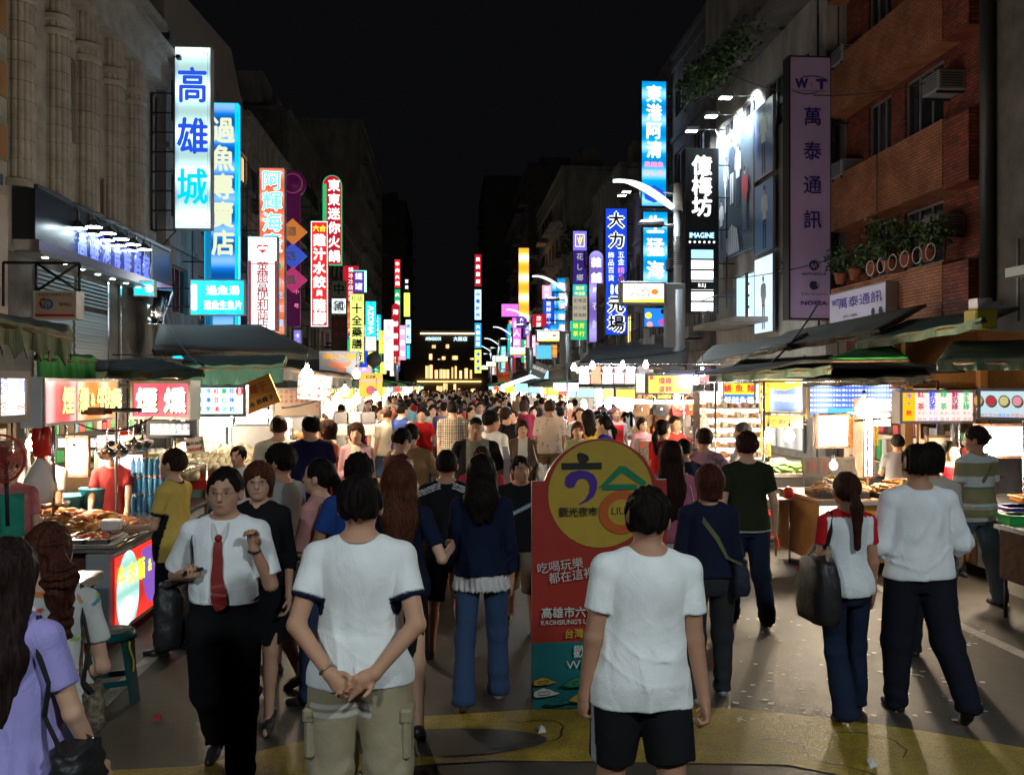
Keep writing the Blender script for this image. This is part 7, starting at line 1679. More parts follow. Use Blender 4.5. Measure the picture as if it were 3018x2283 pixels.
for sd,x0,ys in((-1,-4.1,[17.2+3.0*i for i in range(27)]),(1,5.4,[24.6+3.0*i for i in range(26)])):
    for i,y in enumerate(ys):
        k=(i*3+(sd>0)+i // 4)%4
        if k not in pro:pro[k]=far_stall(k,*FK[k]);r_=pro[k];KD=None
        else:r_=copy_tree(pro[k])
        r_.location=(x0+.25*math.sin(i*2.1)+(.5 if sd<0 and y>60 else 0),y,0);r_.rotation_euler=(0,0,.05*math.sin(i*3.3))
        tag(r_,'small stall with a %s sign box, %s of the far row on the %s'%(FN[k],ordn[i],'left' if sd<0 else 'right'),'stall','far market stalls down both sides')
# far glow strips: orange banner, tube lights, paper fish
board('hanging_banner','orange banner with red writing over the far right stalls','banner',1076,34,1102,34,803,824,mat('flame_banner',(.70,.22,.02),.6),[('h','熱炒',.5,.5,.7,RD,dict(bold=.04))],yb,.03,.005)
fo=MB();fo.tube([(-.8,0,-.28),(.8,0,.28)],.07,glowmat('tube_lamp',(.55,.95,.9),2.5),8);tag(fo.build('tube_lamp',None,A(1133,818,32)),'slanting pale green tube lamp above the far right stalls','lamp')
board('hanging_banner','grey banner with white writing tilted near the clothes stall','banner',1146,26,1176,26,776,808,mat('grey_banner',(.10,.10,.09),.7),[('h','海鮮熱炒',.5,.55,.28,WH,dict(bold=.05))],dksteel,.05,.005,roll=R(22))
for i,(u0,u1,v0,v1,f,Y,lb)in enumerate(((1195,1250,826,845,glowmat('violet_white_box',(.75,.75,1),1.8),26,'violet white lightbox beyond the clothes stall'),(1112,1140,828,845,glowmat('stall_face_cyan',(.3,.75,1),1.3),31,'sky blue lightbox among the far right stalls'),(1090,1110,826,848,glowmat('acid_yellow_sheet',(.90,.88,.03),1.15),33,'yellow lightbox among the far right stalls'),(600,630,905,925,PW,15,'white lit card behind the white shirted man'),(1145,1185,800,818,glowmat('stall_face_cyan',(.3,.75,1),1.3),34,'cyan white lightbox above the far right stalls'),(800,822,832,842,HOT,22,'white lightbox beyond the mustard banner'))):
    board('lightbox',lb,'lightbox',u0,Y,u1,Y,v0,v1,f,[],alu,.15,.01)
# portable sign seen edge on, barrier posters
board('easel_poster','orange and white standing poster turned away, right of the white shirted man','poster',1087,12.2,1092,9.9,960,1078,mat('orange_poster',(.65,.25,.03),.5),[('r',0,.7,1,.85,WH),('r',0,0,1,.3,WH)],alu,.05,.02)
board('standing_board','pair of red standing boards with golden circles in the crowd','board',968,21,1006,21,888,935,mat('grey_board',(.35,.33,.32),.6),[('r',.04,.05,.46,.95,RD),('r',.54,.05,.96,.95,RD),('d',.25,.7,.14,yb),('d',.75,.7,.14,yb)],alu,.05,.01)
# magnetic shopfronts below the arcades: lit shop interiors
for i,(x,y0,y1,z0,z1,c,lb)in enumerate(((XL+.03,29,33,.3,2.8,(.35,.6,.8),'cool lit shopfront window behind the left stalls, nearest'),(XL+.03,36,39,.3,2.7,(1,.8,.5),'warm lit shopfront window behind the left stalls, farther'),(XR-.03,17,21.5,.3,2.6,(1,.65,.35),'warm lit shopfront under the brick building'),(XR-.03,24,30,.3,2.9,(.9,.85,.8),'lit shopfront under the pale building'),(XR-.03,42,48,.3,2.9,(1,.8,.6),'lit shopfront under the grey building'))):
    mb=MB();sd=1 if x<0 else-1;mb.box((min(0,sd*.06),0,0),(max(0,sd*.06),y1-y0,z1-z0),alu);o=mb.build('shopfront',None,(x,y0,z0));tag(o,lb,'shopfront')
    q=MB();xx=sd*.065
    for j in range(3):w_=(y1-y0)/3;q.quad((xx,j*w_+.06,.06),(xx,(j+1)*w_-.06,.06),(xx,(j+1)*w_-.06,z1-z0-.06),(xx,j*w_+.06,z1-z0-.06),glowmat('shop_glow_%d'%i,c,.55,.3,.7,axis=1))
    q.build('pane',o)
# bicycle-like tricycle and scooter in the middle distance
def scooter(loc,rz,label):
    root=empty('scooter',loc,rz,label,'scooter');bod=mat('scooter_grey',(.10,.10,.11),.3,.3,spec=.6)
    for y in(.62,-.62):
        m=MB();m.lathe([(.13,-.05),(.22,-.05),(.24,-.02),(.24,.02),(.22,.05),(.13,.05)],(0,y,.24),mat('tyre_rubber',(.02,.02,.02),.8),24,'x');w_=m.build('wheel',root);m=MB();m.lathe([(.01,-.03),(.13,-.035),(.13,.035),(.01,.03)],(0,y,.24),alu,16,'x');m.build('rim',w_)
    m=MB();m.prism([(-.75,.42),(-.80,.62),(-.2,.70),(.05,.62),(.0,.36),(.35,.32),(.42,.80),(.50,.98),(.58,.95),(.55,.55),(.45,.26),(-.15,.22),(-.45,.30)],bod,-.13,.13,'x');m.build('body',root)
    m=MB();m.box((-.13,-.78,.70),(.13,-.05,.80),mat('scooter_seat',(.03,.03,.03),.6),.04);m.build('seat',root)
    m=MB();m.tube([(-.32,.40,1.02),(-.1,.50,1.00),(.1,.50,1.00),(.32,.40,1.02)],.018,dksteel,8);m.tube([(0,.5,1.0),(0,.62,.24)],.03,dksteel,8);m.build('handlebar',root)
    m=MB();m.box((-.07,-.84,.55),(.07,-.79,.62),redp,.01);m.build('tail_light',root);return root
scooter((A(905,1000,9.4).x+.05,9.6,0),R(-14),'dark scooter half hidden by the woman in the tan shirt')
mb=MB() 
for k in(0,.5):mb.tube([(k*.5+.28*math.cos(a),k*1.3,.3+.28*math.sin(a))for a in[i*.2618 for i in range(24)]],.015,dksteel,6,closed=True)
mb.tube([(0,0,.3),(.1,.4,.75),(.25,.65,.3)],.016,dksteel,6);mb.tube([(.1,.4,.75),(.0,.2,.95),(-.1,.0,.95)],.016,dksteel,6);mb.tube([(.1,.4,.75),(.3,.6,.85)],.016,dksteel,6)
tag(mb.build('bicycle',None,(A(828,1000,10.8).x-.1,10.9,0)),'small folded black bicycle left of the maroon vest woman','bicycle')
# ---- the food market board in the middle of the road
bo=A(1149,1536,5.97);mbw=.95
mt_=lambda n,c:mat(n,c,.45,bump=.05,bscale=80,var=.12,vscale=7,spec=.4)
red_b,yel_b,teal_b,org_b,grn_b,vio_b,wht_b=mt_('board_red',(.30,.025,.015)),mt_('board_yellow',(.42,.27,.03)),mt_('board_teal',(.005,.12,.125)),mt_('board_orange',(.45,.09,.015)),mt_('board_green',(.01,.17,.08)),mt_('board_violet',(.06,.02,.22)),mt_('board_white',(.50,.50,.46))
blk_b=mt_('board_black',(.015,.015,.012))
p=A(1149,1536,5.97);q=A(1440,1527,6.03);H_=A(1300,948,5.97).z
sb=empty('sign_board',(p.x,5.97,0),math.atan2(q.y-p.y,q.x-p.x),'red standing board of the night market with a yellow round top and teal foot','sign board')
w=(Vector((q.x,q.y,0))-Vector((p.x,p.y,0))).length;hs=H_*.845;R_=w*.435;cx=147*w/291;cz=H_-R_
def outl(e=0):
    a0=math.asin(max(-1,min(1,(hs-cz)/R_)));return[(e,0),(w-e,0),(w-e,hs-e)]+[(cx+(R_-e)*math.cos(a),cz+(R_-e)*math.sin(a))for a in[a0+(math.pi-2*a0)*i/36 for i in range(37)]]+[(e,hs-e)]
mb=MB();mb.prism(outl(),red_b,0,.03,side=wht_b);mb.build('board',sb)
mb=MB();mb.tube([(.1,.03,1.2),(.1,.5,0)],.015,alu,6);mb.tube([(w-.1,.03,1.2),(w-.1,.5,0)],.015,alu,6);mb.build('prop_leg',sb)
mb=MB();y=[-.002]
def lay():y[0]-=.0018;return y[0]
def poly(P,m):yy=lay();mb.add([(a,yy,b)for a,b in P],[list(range(len(P)))],m)
def circ(cx_,cz_,r,m,sx=1):poly([(cx_+r*sx*math.cos(a),cz_+r*math.sin(a))for a in[i*.1571 for i in range(40)]],m)
S_=w/291.0 
def px(u,v):return((u-1149)*S_,(1536-v)*H_/588.0)
poly([(.002,.002),(w-.002,.002),(w-.002,px(0,1391)[1]),(.002,px(0,1391)[1])],teal_b)
c=px(1296,1069);circ(c[0],c[1],113*S_,yel_b)
poly([px(1211,1000),px(1298,1000),px(1298,1015),px(1211,1015)],blk_b)
poly([px(*k)for k in((1244,982),(1249,977),(1258,979),(1268,984),(1271,993),(1264,1000),(1250,1000),(1246,994))],blk_b)
poly([px(*k)for k in((1218,1042),(1221,1029),(1232,1020),(1248,1016),(1266,1018),(1280,1026),(1288,1040),(1287,1058),(1280,1074),(1268,1084),(1250,1091),(1247,1090),(1262,1080),(1270,1066),(1272,1050),(1266,1038),(1256,1034),(1246,1037),(1242,1045),(1238,1053),(1228,1055),(1220,1050))],vio_b)
poly([px(*k)for k in((1290,1056),(1335,1008),(1348,1008),(1396,1045),(1388,1054),(1341,1022),(1306,1052))],grn_b);poly([px(*k)for k in((1302,1048),(1372,1048),(1376,1060),(1298,1060))],grn_b)
c=px(1341,1109);poly([(c[0]+50*S_*math.cos(a),c[1]+46*S_*math.sin(a))for a in[i*.1571 for i in range(40)]],org_b);poly([(c[0]+31*S_*math.cos(a),c[1]+27*S_*math.sin(a))for a in[i*.1571 for i in range(40)]],yel_b)
T=lambda st,u,v,s,m,**k:mb.text(st,px(u,v)[0],px(u,v)[1],s*S_,m,o=(0,lay(),0),**k)
T('觀光夜市',1246,1106,21,blk_b,bold=.012);T('LIUHE',1347,1106,22,blk_b,wid=58*S_)
T('吃喝玩樂',1208,1222,25,wht_b,rot=.12);T('都在這裡',1232,1244,25,wht_b,rot=.12)
T('高雄市六合觀光夜市',1275,1324,24,wht_b,bold=.02);T("KAOHSIUNG'S LIUHE NIGHT TOURISM",1282,1345,13.5,wht_b,wid=230*S_,bold=.02)
T('台灣美味盡在此',1290,1370,21,mt_('board_gold',(.48,.33,.03)),bold=.01);T('歡迎光臨',1290,1410,28,wht_b,bold=.012);T('WELCOME',1290,1438,24,wht_b,wid=140*S_)
rw=random.Random(3)
for(u,v,s,m)in((1168,1474,26,yel_b),(1170,1498,30,wht_b),(1245,1478,34,grn_b),(1258,1510,36,yel_b),(1200,1516,24,teal_b),(1330,1486,32,wht_b),(1390,1505,36,org_b),(1440,1480,28,yel_b),(1340,1518,26,grn_b)):
    P=[(-1.0,-.1),(-.6,.18),(0,.42),(.5,.30),(.85,.12),(1.25,.02),(.8,-.10),(.3,-.18),(-.5,-.22)]
    P=[(max(.004,px(u,v)[0]+a*s*S_),max(.004,px(u,v)[1]+b*s*S_))for a,b in P]
    P2=[(P[i][0]+(P[i][0]-px(u,v)[0])*.08,max(.003,P[i][1]+(P[i][1]-px(u,v)[1])*.12))for i in range(9)];P2=[(max(.003,a),b)for a,b in P2]
    poly(P2,blk_b);poly(P,m)
    yy=lay();mb.tube([(px(u,v)[0]+(.18+.16*t/3)*s*S_*math.cos(t),yy,max(.006,px(u,v)[1]+.06*s*S_+(.06+.05*t/3)*s*S_*math.sin(t)))for t in[i*.5 for i in range(16)]],.0022,blk_b,4)
mb.build('printed_face',sb)
# ------------------------------------------------------------ the people, each placed by the pixel of the crown of the head and a depth
WHT=(.80,.80,.78);BLK=(.012,.012,.014);NAVY=(.010,.014,.035);JEAN=(.035,.06,.12);JEAND=(.015,.022,.045);KHA=(.34,.28,.18);BRN=(.030,.014,.009);RBR=(.07,.022,.012);SK2=(.58,.33,.215);SK3=(.40,.20,.12)
STAND=((2,7,14,3),(2,7,14,3));WALK=((16,3,4),(-14,3,-34,28));WALK2=((-12,3,-30,26),(15,3,4));FEET=((2,4,0),(-2,4,-3))
def P_(u,v,Y,rz,label,q=None,**k):
    pose={a:k[a]for a in('sex','wd','belly','lean','side','twist','head','arms','legs','sitting')if a in k}
    p=A(u,v,Y);g1=figure(H=1.0,**pose);top_=g1.hc[2]+.0725+g1.dz+(.008 if k.get('hair',('',))[0]in('spiky','bob')else .003)
    k.setdefault('arms',STAND);k.setdefault('legs',FEET);k.setdefault('seed',int(u*7+v))
    q=q or(.0075 if Y<5 else .0085 if Y<7.2 else .010 if Y<9.5 else .0125 if Y<13 else .016)
    return person((p.x,p.y,0),rz,label,'person',H=p.z/top_,q=q,fingers=k.pop('fingers',Y<9),**k)
def own(o,g,label,cat,group=None):
    """a thing carried: top-level, in the carrier's frame"""
    o.parent=None;o.location=g.root.location+Vector((0,0,g.dz));o.rotation_euler=g.root.rotation_euler;return tag(o,label,cat,group)
def ringer(c,tr,sl=.62,neck=True):
    def f(x,g,P):
        w=np.zeros(len(P))
        for s in(-1,1):
            d=g.el[s]-g.sh[s];L=np.linalg.norm(d);t=(P-g.sh[s])@d/L
            w=np.maximum(w,np.clip((t-(sl*.172*g.H-.024))/.006,0,1)*(np.linalg.norm(P-g.sh[s]-np.outer(t,d/L),axis=1)<.09))
        if neck:w=np.maximum(w,np.clip((.052-np.linalg.norm((x-np.array((0,.004,.842)))*[1,.85,.9],axis=1))/.003,0,1))
        return np.array(c)*(1-w[:,None])+np.array(tr)*w[:,None]
    return f
def stripes(rows,base):
    def f(x,g,P):
        T=np.tile(np.array(base,np.float32),(len(P),1))
        for z0,z1,c in rows:T[(x[:,2]>z0)&(x[:,2]<z1)]=c
        return T
    return f
def plaid(a,b,s=.016):
    def f(x,g,P):
        m=(np.sin(x[:,0]/s*3.14)>.1).astype(int)+(np.sin(x[:,2]/s*3.14)>.1).astype(int)
        return np.array([a,[(p+q)/2 for p,q in zip(a,b)],b],np.float32)[m]
    return f
def dabs(base,cols,n,r,seed=0,el=2.0):
    rg=np.random.default_rng(seed);C=np.stack([rg.uniform(-.17,.17,n),rg.uniform(-.08,.08,n),rg.uniform(.47,.83,n)],1);an=rg.uniform(0,3.14,n);ci=rg.integers(0,len(cols),n)
    def f(x,g,P):
        T=np.tile(np.array(base,np.float32),(len(P),1))
        for c,a,k in zip(C,an,ci):
            dx=x[:,0]-c[0];dz=x[:,2]-c[2];sgn=np.sign(x[:,1])==np.sign(c[1]);u=dx*math.cos(a)+dz*math.sin(a);w=-dx*math.sin(a)+dz*math.cos(a)
            T[(np.hypot(u/el,w)<r)&sgn]=cols[k]
        return T
    return f
def split(c1,c2,fn):
    def f(x,g,P):
        T=np.tile(np.array(c1,np.float32),(len(P),1));T[fn(x,g,P)]=c2;return T
    return f
leather=mat('black_leather',(.018,.017,.018),.45,bump=.4,bscale=30);dwhite=mat('white_cloth',(.62,.60,.57),.8,bump=.4,bscale=20)
def bag(g,s,label,m,size=(.17,.06,.30),drop=.40,strap=None,sw=.03,fwd=-.02,cross=False,out=.0,kind='shoulder_bag'):
    """soft bag at side s; strap over the same shoulder or across the chest"""
    H=g.H;sx=g.tl((s*.07,0,.82));bx=g.tl((s*(.125+out),fwd,.53));w,d,h=size;top_=bx[2]+h/2;mb=MB();V=[];n=14
    n=28;rb=random.Random(int(h*999));rows=[(-.5,.62),(-.47,.92),(-.36,1.0),(-.24,1.03),(-.12,1.02),(0,.99),(.12,.96),(.24,.90),(.36,.84),(.46,.78),(.50,.70),(.49,.55)];NR=len(rows)
    for j,(z,k)in enumerate(rows):
        z *= h;k *= 1+rb.uniform(-.03,.03)
        for i in range(n):
            a=2*math.pi*i/n;c_,s_=math.cos(a),math.sin(a);e=(abs(c_)**4+abs(s_)**4)**.25
            V.append((bx[0]+(d*k+.007*math.sin(5*a+1.7*j)+rb.uniform(-.003,.003))*c_/e,bx[1]+(w*k+.008*math.sin(4*a+2.1*j))*s_/e,bx[2]+z+.012*math.sin(2*a+1)*(j>6)))
    F=[(j*n+i,j*n+(i+1)%n,(j+1)*n+(i+1)%n,(j+1)*n+i)for j in range(NR-1)for i in range(n)]+[list(range(n-1,-1,-1)),[(NR-1)*n+i for i in range(n)]]
    mb.add(V,F,m,True);o=own(mb.build(kind),g,label,'bag')
    t0=np.array((bx[0],bx[1]-w*.8,top_));t1=np.array((bx[0],bx[1]+w*.8,top_));sh=g.tl((-s*.07,-.01,.835))if cross else g.tl((s*.075,-.008,.826))
    mid=lambda a,b,y,z:np.array(((a[0]+b[0])/2,y,z))
    for t,yy in((t0,-.12),(t1,.12)):
        pt=[t+(0,0,-.01),mid(t,sh,yy*H*.62,.70*H),sh]
        r=ribbon(g,'strap',pt,sw,strap or m,o,snapit=False)
        rr=[snap(g,x)for x in[pt[0]*.7+pt[1]*.3,pt[1],pt[1]*.5+pt[2]*.5,pt[2]]]
        bpy.data.objects.remove(r);ribbon(g,'strap',[pt[0]]+rr,sw,strap or m,o,snapit=False)
    return o
def glasses(g,m=None):
    mb=MB();T=lambda a,b,c:tuple(g.hc+g.RH@(np.array((a,b,c))*g.H*1.09));m=m or dksteel
    for s in(-1,1):
        mb.tube([T(s*.0195+.0125*math.cos(a),.0585-.003*abs(math.cos(a)),.001+.0088*math.sin(a))for a in[i*.3927 for i in range(16)]],.0011,m,4,closed=True)
        mb.tube([T(s*.032,.056,.003),T(s*.046,.035,.003),T(s*.048,.0,.0)],.0012,m,4)
    mb.tube([T(-.007,.059,.002),T(.007,.059,.002)],.0012,m,4)
    o=mb.build('glasses',g.root);o.location=(0,0,g.dz)
def put(g,name,mb,s=None):
    o=mb.build(name,g.root);o.location=(0,0,g.dz);return o
def belt(g,root,z=.595,col=None):
    pass
# --- foreground
def ex_center(g,root):
    mb=MB();H=g.H
    mb.tube([tuple(snap(g,(math.cos(a)*.2,math.sin(a)*.15,.563*H-.012),g.bf if False else g.tf,.004))for a in[i*.1963 for i in range(32)]],.012,leather,6,closed=True)
    w=g.wr[-1]*.9+g.el[-1]*.1;d=g.wr[-1]-g.el[-1];d=d/np.linalg.norm(d)
    q=MB();x=np.cross(d,(0,1.,0));x /= np.linalg.norm(x);y=np.cross(d,x);q.tube([tuple(w+(x*math.cos(a)+y*math.sin(a))*.031)for a in[i*.3927 for i in range(16)]],.006,mat('watch_metal',(.45,.38,.25),.3,.9),6,closed=True);put(g,'watch',q)
    kc=mat('khaki_cloth',(.30,.25,.16),.9,bump=.4,bscale=60)
    for s in(-1,1):
        pk=MB();c=g.hip[s]*.42+g.kn[s]*.58+np.array((s*.095,-.01,0))*1.0;pk.box((c[0]-.022,c[1]-.085,c[2]-.11),(c[0]+.022,c[1]+.075,c[2]+.10),kc,.014);pk.box((c[0]-.028,c[1]-.09,c[2]+.045),(c[0]+.028,c[1]+.08,c[2]+.11),kc,.012);put(g,'cargo_pocket',pk)
khs=lambda x,g,P:((P[:,1]<.01)&(np.abs(P[:,2]/g.H-.438)<.006)|(P[:,1]<.01)&(np.abs(P[:,2]/g.H-.415)<.007))&(P[:,0]<.06)&(P[:,0]>-.2)
P_(778,1022,4.04,-3,'man in a white ringer tee and khaki cargo trousers, hands clasped behind his back',wd=1.05,belly=.35,top=dict(col=ringer(WHT,NAVY),hem=.478,ease=1.02),bottom=dict(col=split(KHA,(.55,.52,.46),khs),ease=1.28,hem=.10),hair=('spiky',HAIRC),arms=((-20,14,-26,-38,(-15,-48)),(-20,14,-20,-40,(-18,-60))),curls=((50,50),(25,35)),palms=((.2,-1,0),(0,-1,0)),extras=ex_center)
P_(1384,1050,3.85,4,'man in a plain white tee and black shorts before the red board',wd=1.06,side=3,top=dict(col=WHT,hem=.46,ease=1.03),bottom=dict(kind='shorts',col=split(BLK,(.35,.35,.35),lambda x,g,P:(P[:,0]<-.13)&(np.abs(P[:,1]+.01)<.018)&(P[:,2]<.8)),hem=.318,ease=1.2),hair=('spiky',HAIRC),head=(0,0,-26),skin=SK3,arms=((-2,8,6,4),(-4,8,-10,9)),curls=((60,70),(60,70)),legs=((6,4,2),(-8,4,-12)))
def tie(g,m,z1=.545,w=.085):
    o=ribbon(g,'tie',[(0,.2,.800*g.H),(0,.2,.70*g.H),(0,.2,.62*g.H),(-.01,.2,z1*g.H)],[.042,.05,.058,.075,.080,.01],m,g.root,.006,off=.006)
    mb=MB();c=snap(g,(0,.2,.805*g.H));mb.ball(tuple(c+(0,.004,.0)),(.022,.016,.022),m,10,8);put(g,'tie_knot',mb)
    cw=MB();
    for s in(-1,1):
        a,b,c,d=[snap(g,p,off=.009)for p in((s*.006,.2,.812*g.H),(s*.05,.12,.834*g.H),(s*.052,.2,.812*g.H),(s*.026,.2,.792*g.H))]
        cw.add([tuple(a),tuple(d),tuple(c),tuple(b),tuple(a+(0,.006,0)),tuple(d+(0,.006,0)),tuple(c+(0,.006,0)),tuple(b+(0,.006,0))],[(0,1,2,3),(7,6,5,4),(0,4,5,1),(1,5,6,2),(2,6,7,3),(3,7,4,0)],dwhite)
    put(g,'collar',cw)
def ex_biz(g,root):
    tie(g,mat('red_tie',(.22,.015,.012),.5,bump=.2,bscale=90));glasses(g)
    bag(g,1,'black briefcase bag hanging from the businessman\'s shoulder',leather,(.16,.065,.34),out=.045,sw=.045)
    pc,d,sd,ac=g.grip[1];mb=MB();mb.M=Matrix.Translation(tuple(pc+sd*.028+d*.03))@Matrix(((ac[0],d[0],sd[0],0),(ac[1],d[1],sd[1],0),(ac[2],d[2],sd[2],0),(0,0,0,1)));mb.box((-.05,-.024,-.009),(.05,.024,.009),mat('phone_black',(.01,.01,.012),.15,spec=.8),.004);own(mb.build('mobile_phone'),g,'black mobile phone in the businessman\'s hand','phone')
    w=g.wr[-1];d=g.hd[-1];x=np.cross(d,(0,1.,.3));x /= np.linalg.norm(x);y=np.cross(d,x);q=MB();q.tube([tuple(w-d*.015+(x*math.cos(a)+y*math.sin(a))*.029)for a in[i*.3927 for i in range(16)]],.006,leather,6,closed=True);put(g,'watch',q)
    b=MB();b.tube([tuple(snap(g,(math.cos(a)*.2,math.sin(a)*.15,.588*g.H),g.bf,.003))for a in[i*.1963 for i in range(32)]],.013,leather,6,closed=True);put(g,'belt',b)
P_(486,1010,5.04,178,'businessman in white shirt and dark red tie looking up from his phone',wd=1.03,belly=.4,top=dict(col=(.80,.81,.82),hem=.575,ease=1.04,blouse=1,sleeve=.82,sleeve_r=1.2,neck=.028),bottom=dict(col=BLK,ease=1.18),hair=('swept',HAIRC),skin=(.50,.27,.17),arms=((4,14,152,-14,(165,0)),(-20,24,100,-33)),curls=((40,55),(60,60)),palms=((0.3,1,0),(0,.2,1)),legs=((16,3,8),(-12,3,-32,22)),extras=ex_biz)
P_(560,996,5.85,172,'woman in a black suit jacket and knee length skirt beside the businessman',sex='f',skin=SK2,top=dict(col=BLK,hem=.52,ease=.98,sleeve=1.3,vneck=.74,sleeve_r=1.1),bottom=dict(kind='skirt',col=BLK,hem=.30),hair=('bob',RBR),head=(2,0,12),arms=((4,10,20,5),(10,8,30,0)),legs=((12,2,6,30),(-8,2,-24,40)),extras=lambda g,r:(glasses(g),put(g,'name_badge',MB().box(tuple(snap(g,(-.07,.2,.74*g.H))-(.03,.0,.009)),tuple(snap(g,(-.07,.2,.74*g.H))+(.03,.006,.009)),WH))))
def ex_strap(label,s=1,cross=True,m=None,size=(.11,.045,.2),sw=.022,**k):return lambda g,r:bag(g,s,label,m or leather,size,cross=cross,sw=sw,**k)
P_(605,956,6.7,62,'man in a grey polo with dark striped collar facing the left stalls',wd=1.05,top=dict(col=ringer((.30,.30,.30),BLK,.70),hem=.50,sleeve=.70,ease=1.02),bottom=dict(kind='shorts',col=(.30,.32,.34),hem=.25,ease=1.15),hair=('spiky',HAIRC),head=(0,0,14),skin=SK3,legs=WALK2,extras=lambda g,r:glasses(g))
P_(690,990,6.25,68,'woman in a salmon pink shirt with a crossbody bag, in profile',sex='f',skin=SK2,top=dict(col=(.50,.24,.22),hem=.50,sleeve=.95,vneck=.77,wrinkle=1.5),bottom=dict(col=JEAN),hair=('pony',HAIRC,.13),head=(4,0,10),arms=((10,6,70,-30),(12,6,80,-35)),extras=lambda g,r:(glasses(g),bag(g,-1,'grey crossbody bag held by the woman in salmon pink',mat('olive_grey_bag',(.08,.08,.06),.7),(.10,.05,.16),cross=True,sw=.02,fwd=.05)))
P_(775,976,6.1,6,'man in a blue shirt mostly hidden behind the ringer tee man',top=dict(col=(.02,.05,.20),hem=.5,ease=1.05),bottom=dict(col=BLK),hair=('spiky',HAIRC),arms=((-5,22,20,10),(0,10,10,5)))
P_(862,995,5.7,3,'woman with long reddish hair in a dark navy top, walking away',sex='f',skin=SK2,top=dict(col=NAVY,hem=.50,sleeve=.7),bottom=dict(kind='skirt',col=BLK,hem=.27),hair=('long',RBR,.22),arms=((-10,14,40,6),(-18,22,95,15)),legs=WALK)
def fade(x,g,P):
    m=np.zeros(len(P),bool)
    for k in(.0,.011,.022):m |=(np.abs(x[:,2]-(.845-.42*np.abs(x[:,0]))+k-.006)<.0028)&(x[:,1]>-.06)&(np.abs(x[:,0])>.03)
    return m
P_(965,971,7.3,-2,'man in a black tee with white shoulder stripes and black shorts',skin=SK3,top=dict(col=split(BLK,(.5,.5,.5),fade),hem=.47,ease=1.06),bottom=dict(kind='shorts',col=BLK,hem=.27,ease=1.15),hair=('short',HAIRC),shoes=(.12,.06,.05),bare=True,legs=WALK2)
def ex_lace(g,root):
    H=g.H;tb=[[.455*H,.118*H,.092*H,0],[.50*H,.112*H,.086*H,0],[.56*H,.100*H,.074*H,0]]
    def f(p):
        th=np.arctan2(p[:,1],p[:,0]);d=prof(p,tb)+.0045*H*np.sin(th*26+np.sin(p[:,2]*40))*np.clip((.53*H-p[:,2])/(.05*H),0,1);return smax(d,(.462+.004*np.sin(th*40))*H-p[:,2],.003)
    V,Q=sdf_mesh(f,np.array((g.pel[0]-.3,g.pel[1]-.25,.43*H)),np.array((g.pel[0]+.3,g.pel[1]+.25,.58*H)),.007);link_mesh('lace_hem',V+g.DZ,Q,attrmat('cloth'),np.tile(np.array((.52,.50,.48)),(len(V),1)),root)
P_(1040,984,6.15,-3,'woman in a black cardigan over a white lace hem and jeans',sex='f',skin=SK2,wd=1.03,top=dict(col=NAVY,hem=.525,sleeve=1.85,ease=1.06,sleeve_r=1.15,wrinkle=1.5),bottom=dict(col=JEAN,flare=.7),hair=('long',HAIRC,.16),legs=((-14,2,-30,30),(10,3,2)),shoes=(.30,.22,.20),extras=ex_lace)
P_(1125,984,7.9,170,'boy in a dark tee and khaki cargo shorts looking sideways',wd=1.08,belly=.4,skin=SK3,top=dict(col=split(BLK,(.3,.4,.45),lambda x,g,P:(np.abs(x[:,2]-.70+.5*x[:,0])<.009)&(x[:,0]>-.1)&(x[:,1]>0)),hem=.47,ease=1.1),bottom=dict(kind='shorts',col=(.17,.15,.11),hem=.235,ease=1.3),hair=('spiky',HAIRC),head=(0,0,30),bare=True,legs=((10,4,0),(-14,4,-28,20)))
def ex_olive(g,r):bag(g,1,'dark bag on an olive strap carried by the woman in the navy jacket',mat('navy_bag',(.012,.014,.03),.7),(.13,.06,.22),cross=True,strap=mat('olive_strap',(.12,.12,.06),.8),sw=.03)
P_(1530,1003,6.1,-8,'woman with a reddish bob and navy jacket, walking away past the board',sex='f',skin=SK3,wd=1.04,top=dict(col=(.012,.015,.032),hem=.53,sleeve=1.6,ease=1.03),bottom=dict(col=(.03,.032,.035),ease=1.1),hair=('bob',(.05,.013,.008)),head=(0,0,20),legs=((-15,3,-34,25),(12,3,4)),shoes=(.25,.25,.25),extras=ex_olive)
P_(1613,930,8.0,2,'tall man in a dark green tee over a white hem',skin=SK2,top=dict(col=split((.022,.028,.014),(.55,.55,.52),lambda x,g,P:(x[:,2]<.492)|(np.linalg.norm((x-np.array((0,-.004,.842))),axis=1)<.036)),hem=.482,ease=1.04),bottom=dict(col=JEAND,ease=1.1),hair=('spiky',(.03,.012,.009)),arms=((0,10,6,4),(4,16,18,8)),legs=((8,3,0),(-8,3,-20,10)))
def ex_pb(g,r):bag(g,1,'white handbag of the woman in the pink top',dwhite,(.15,.07,.2),sw=.02,out=.03)
P_(1449,953,7.6,-6,'woman with very long dark hair in a pink top and white bag',sex='f',skin=SK2,top=dict(col=(.42,.13,.20),hem=.49,sleeve=1.0,ease=1.05),bottom=dict(kind='skirt',col=(.5,.48,.45),hem=.38),hair=('long',(.02,.008,.006),.28),extras=ex_pb)
def vest(x,g,P):return(np.abs(x[:,0])<.098)&~((x[:,2]>.815))
def ex_tail(g,r):
    o=bag(g,-1,'large black tote bag on the ponytail girl\'s shoulder',leather,(.20,.085,.40),out=.02,sw=.055,fwd=-.055)
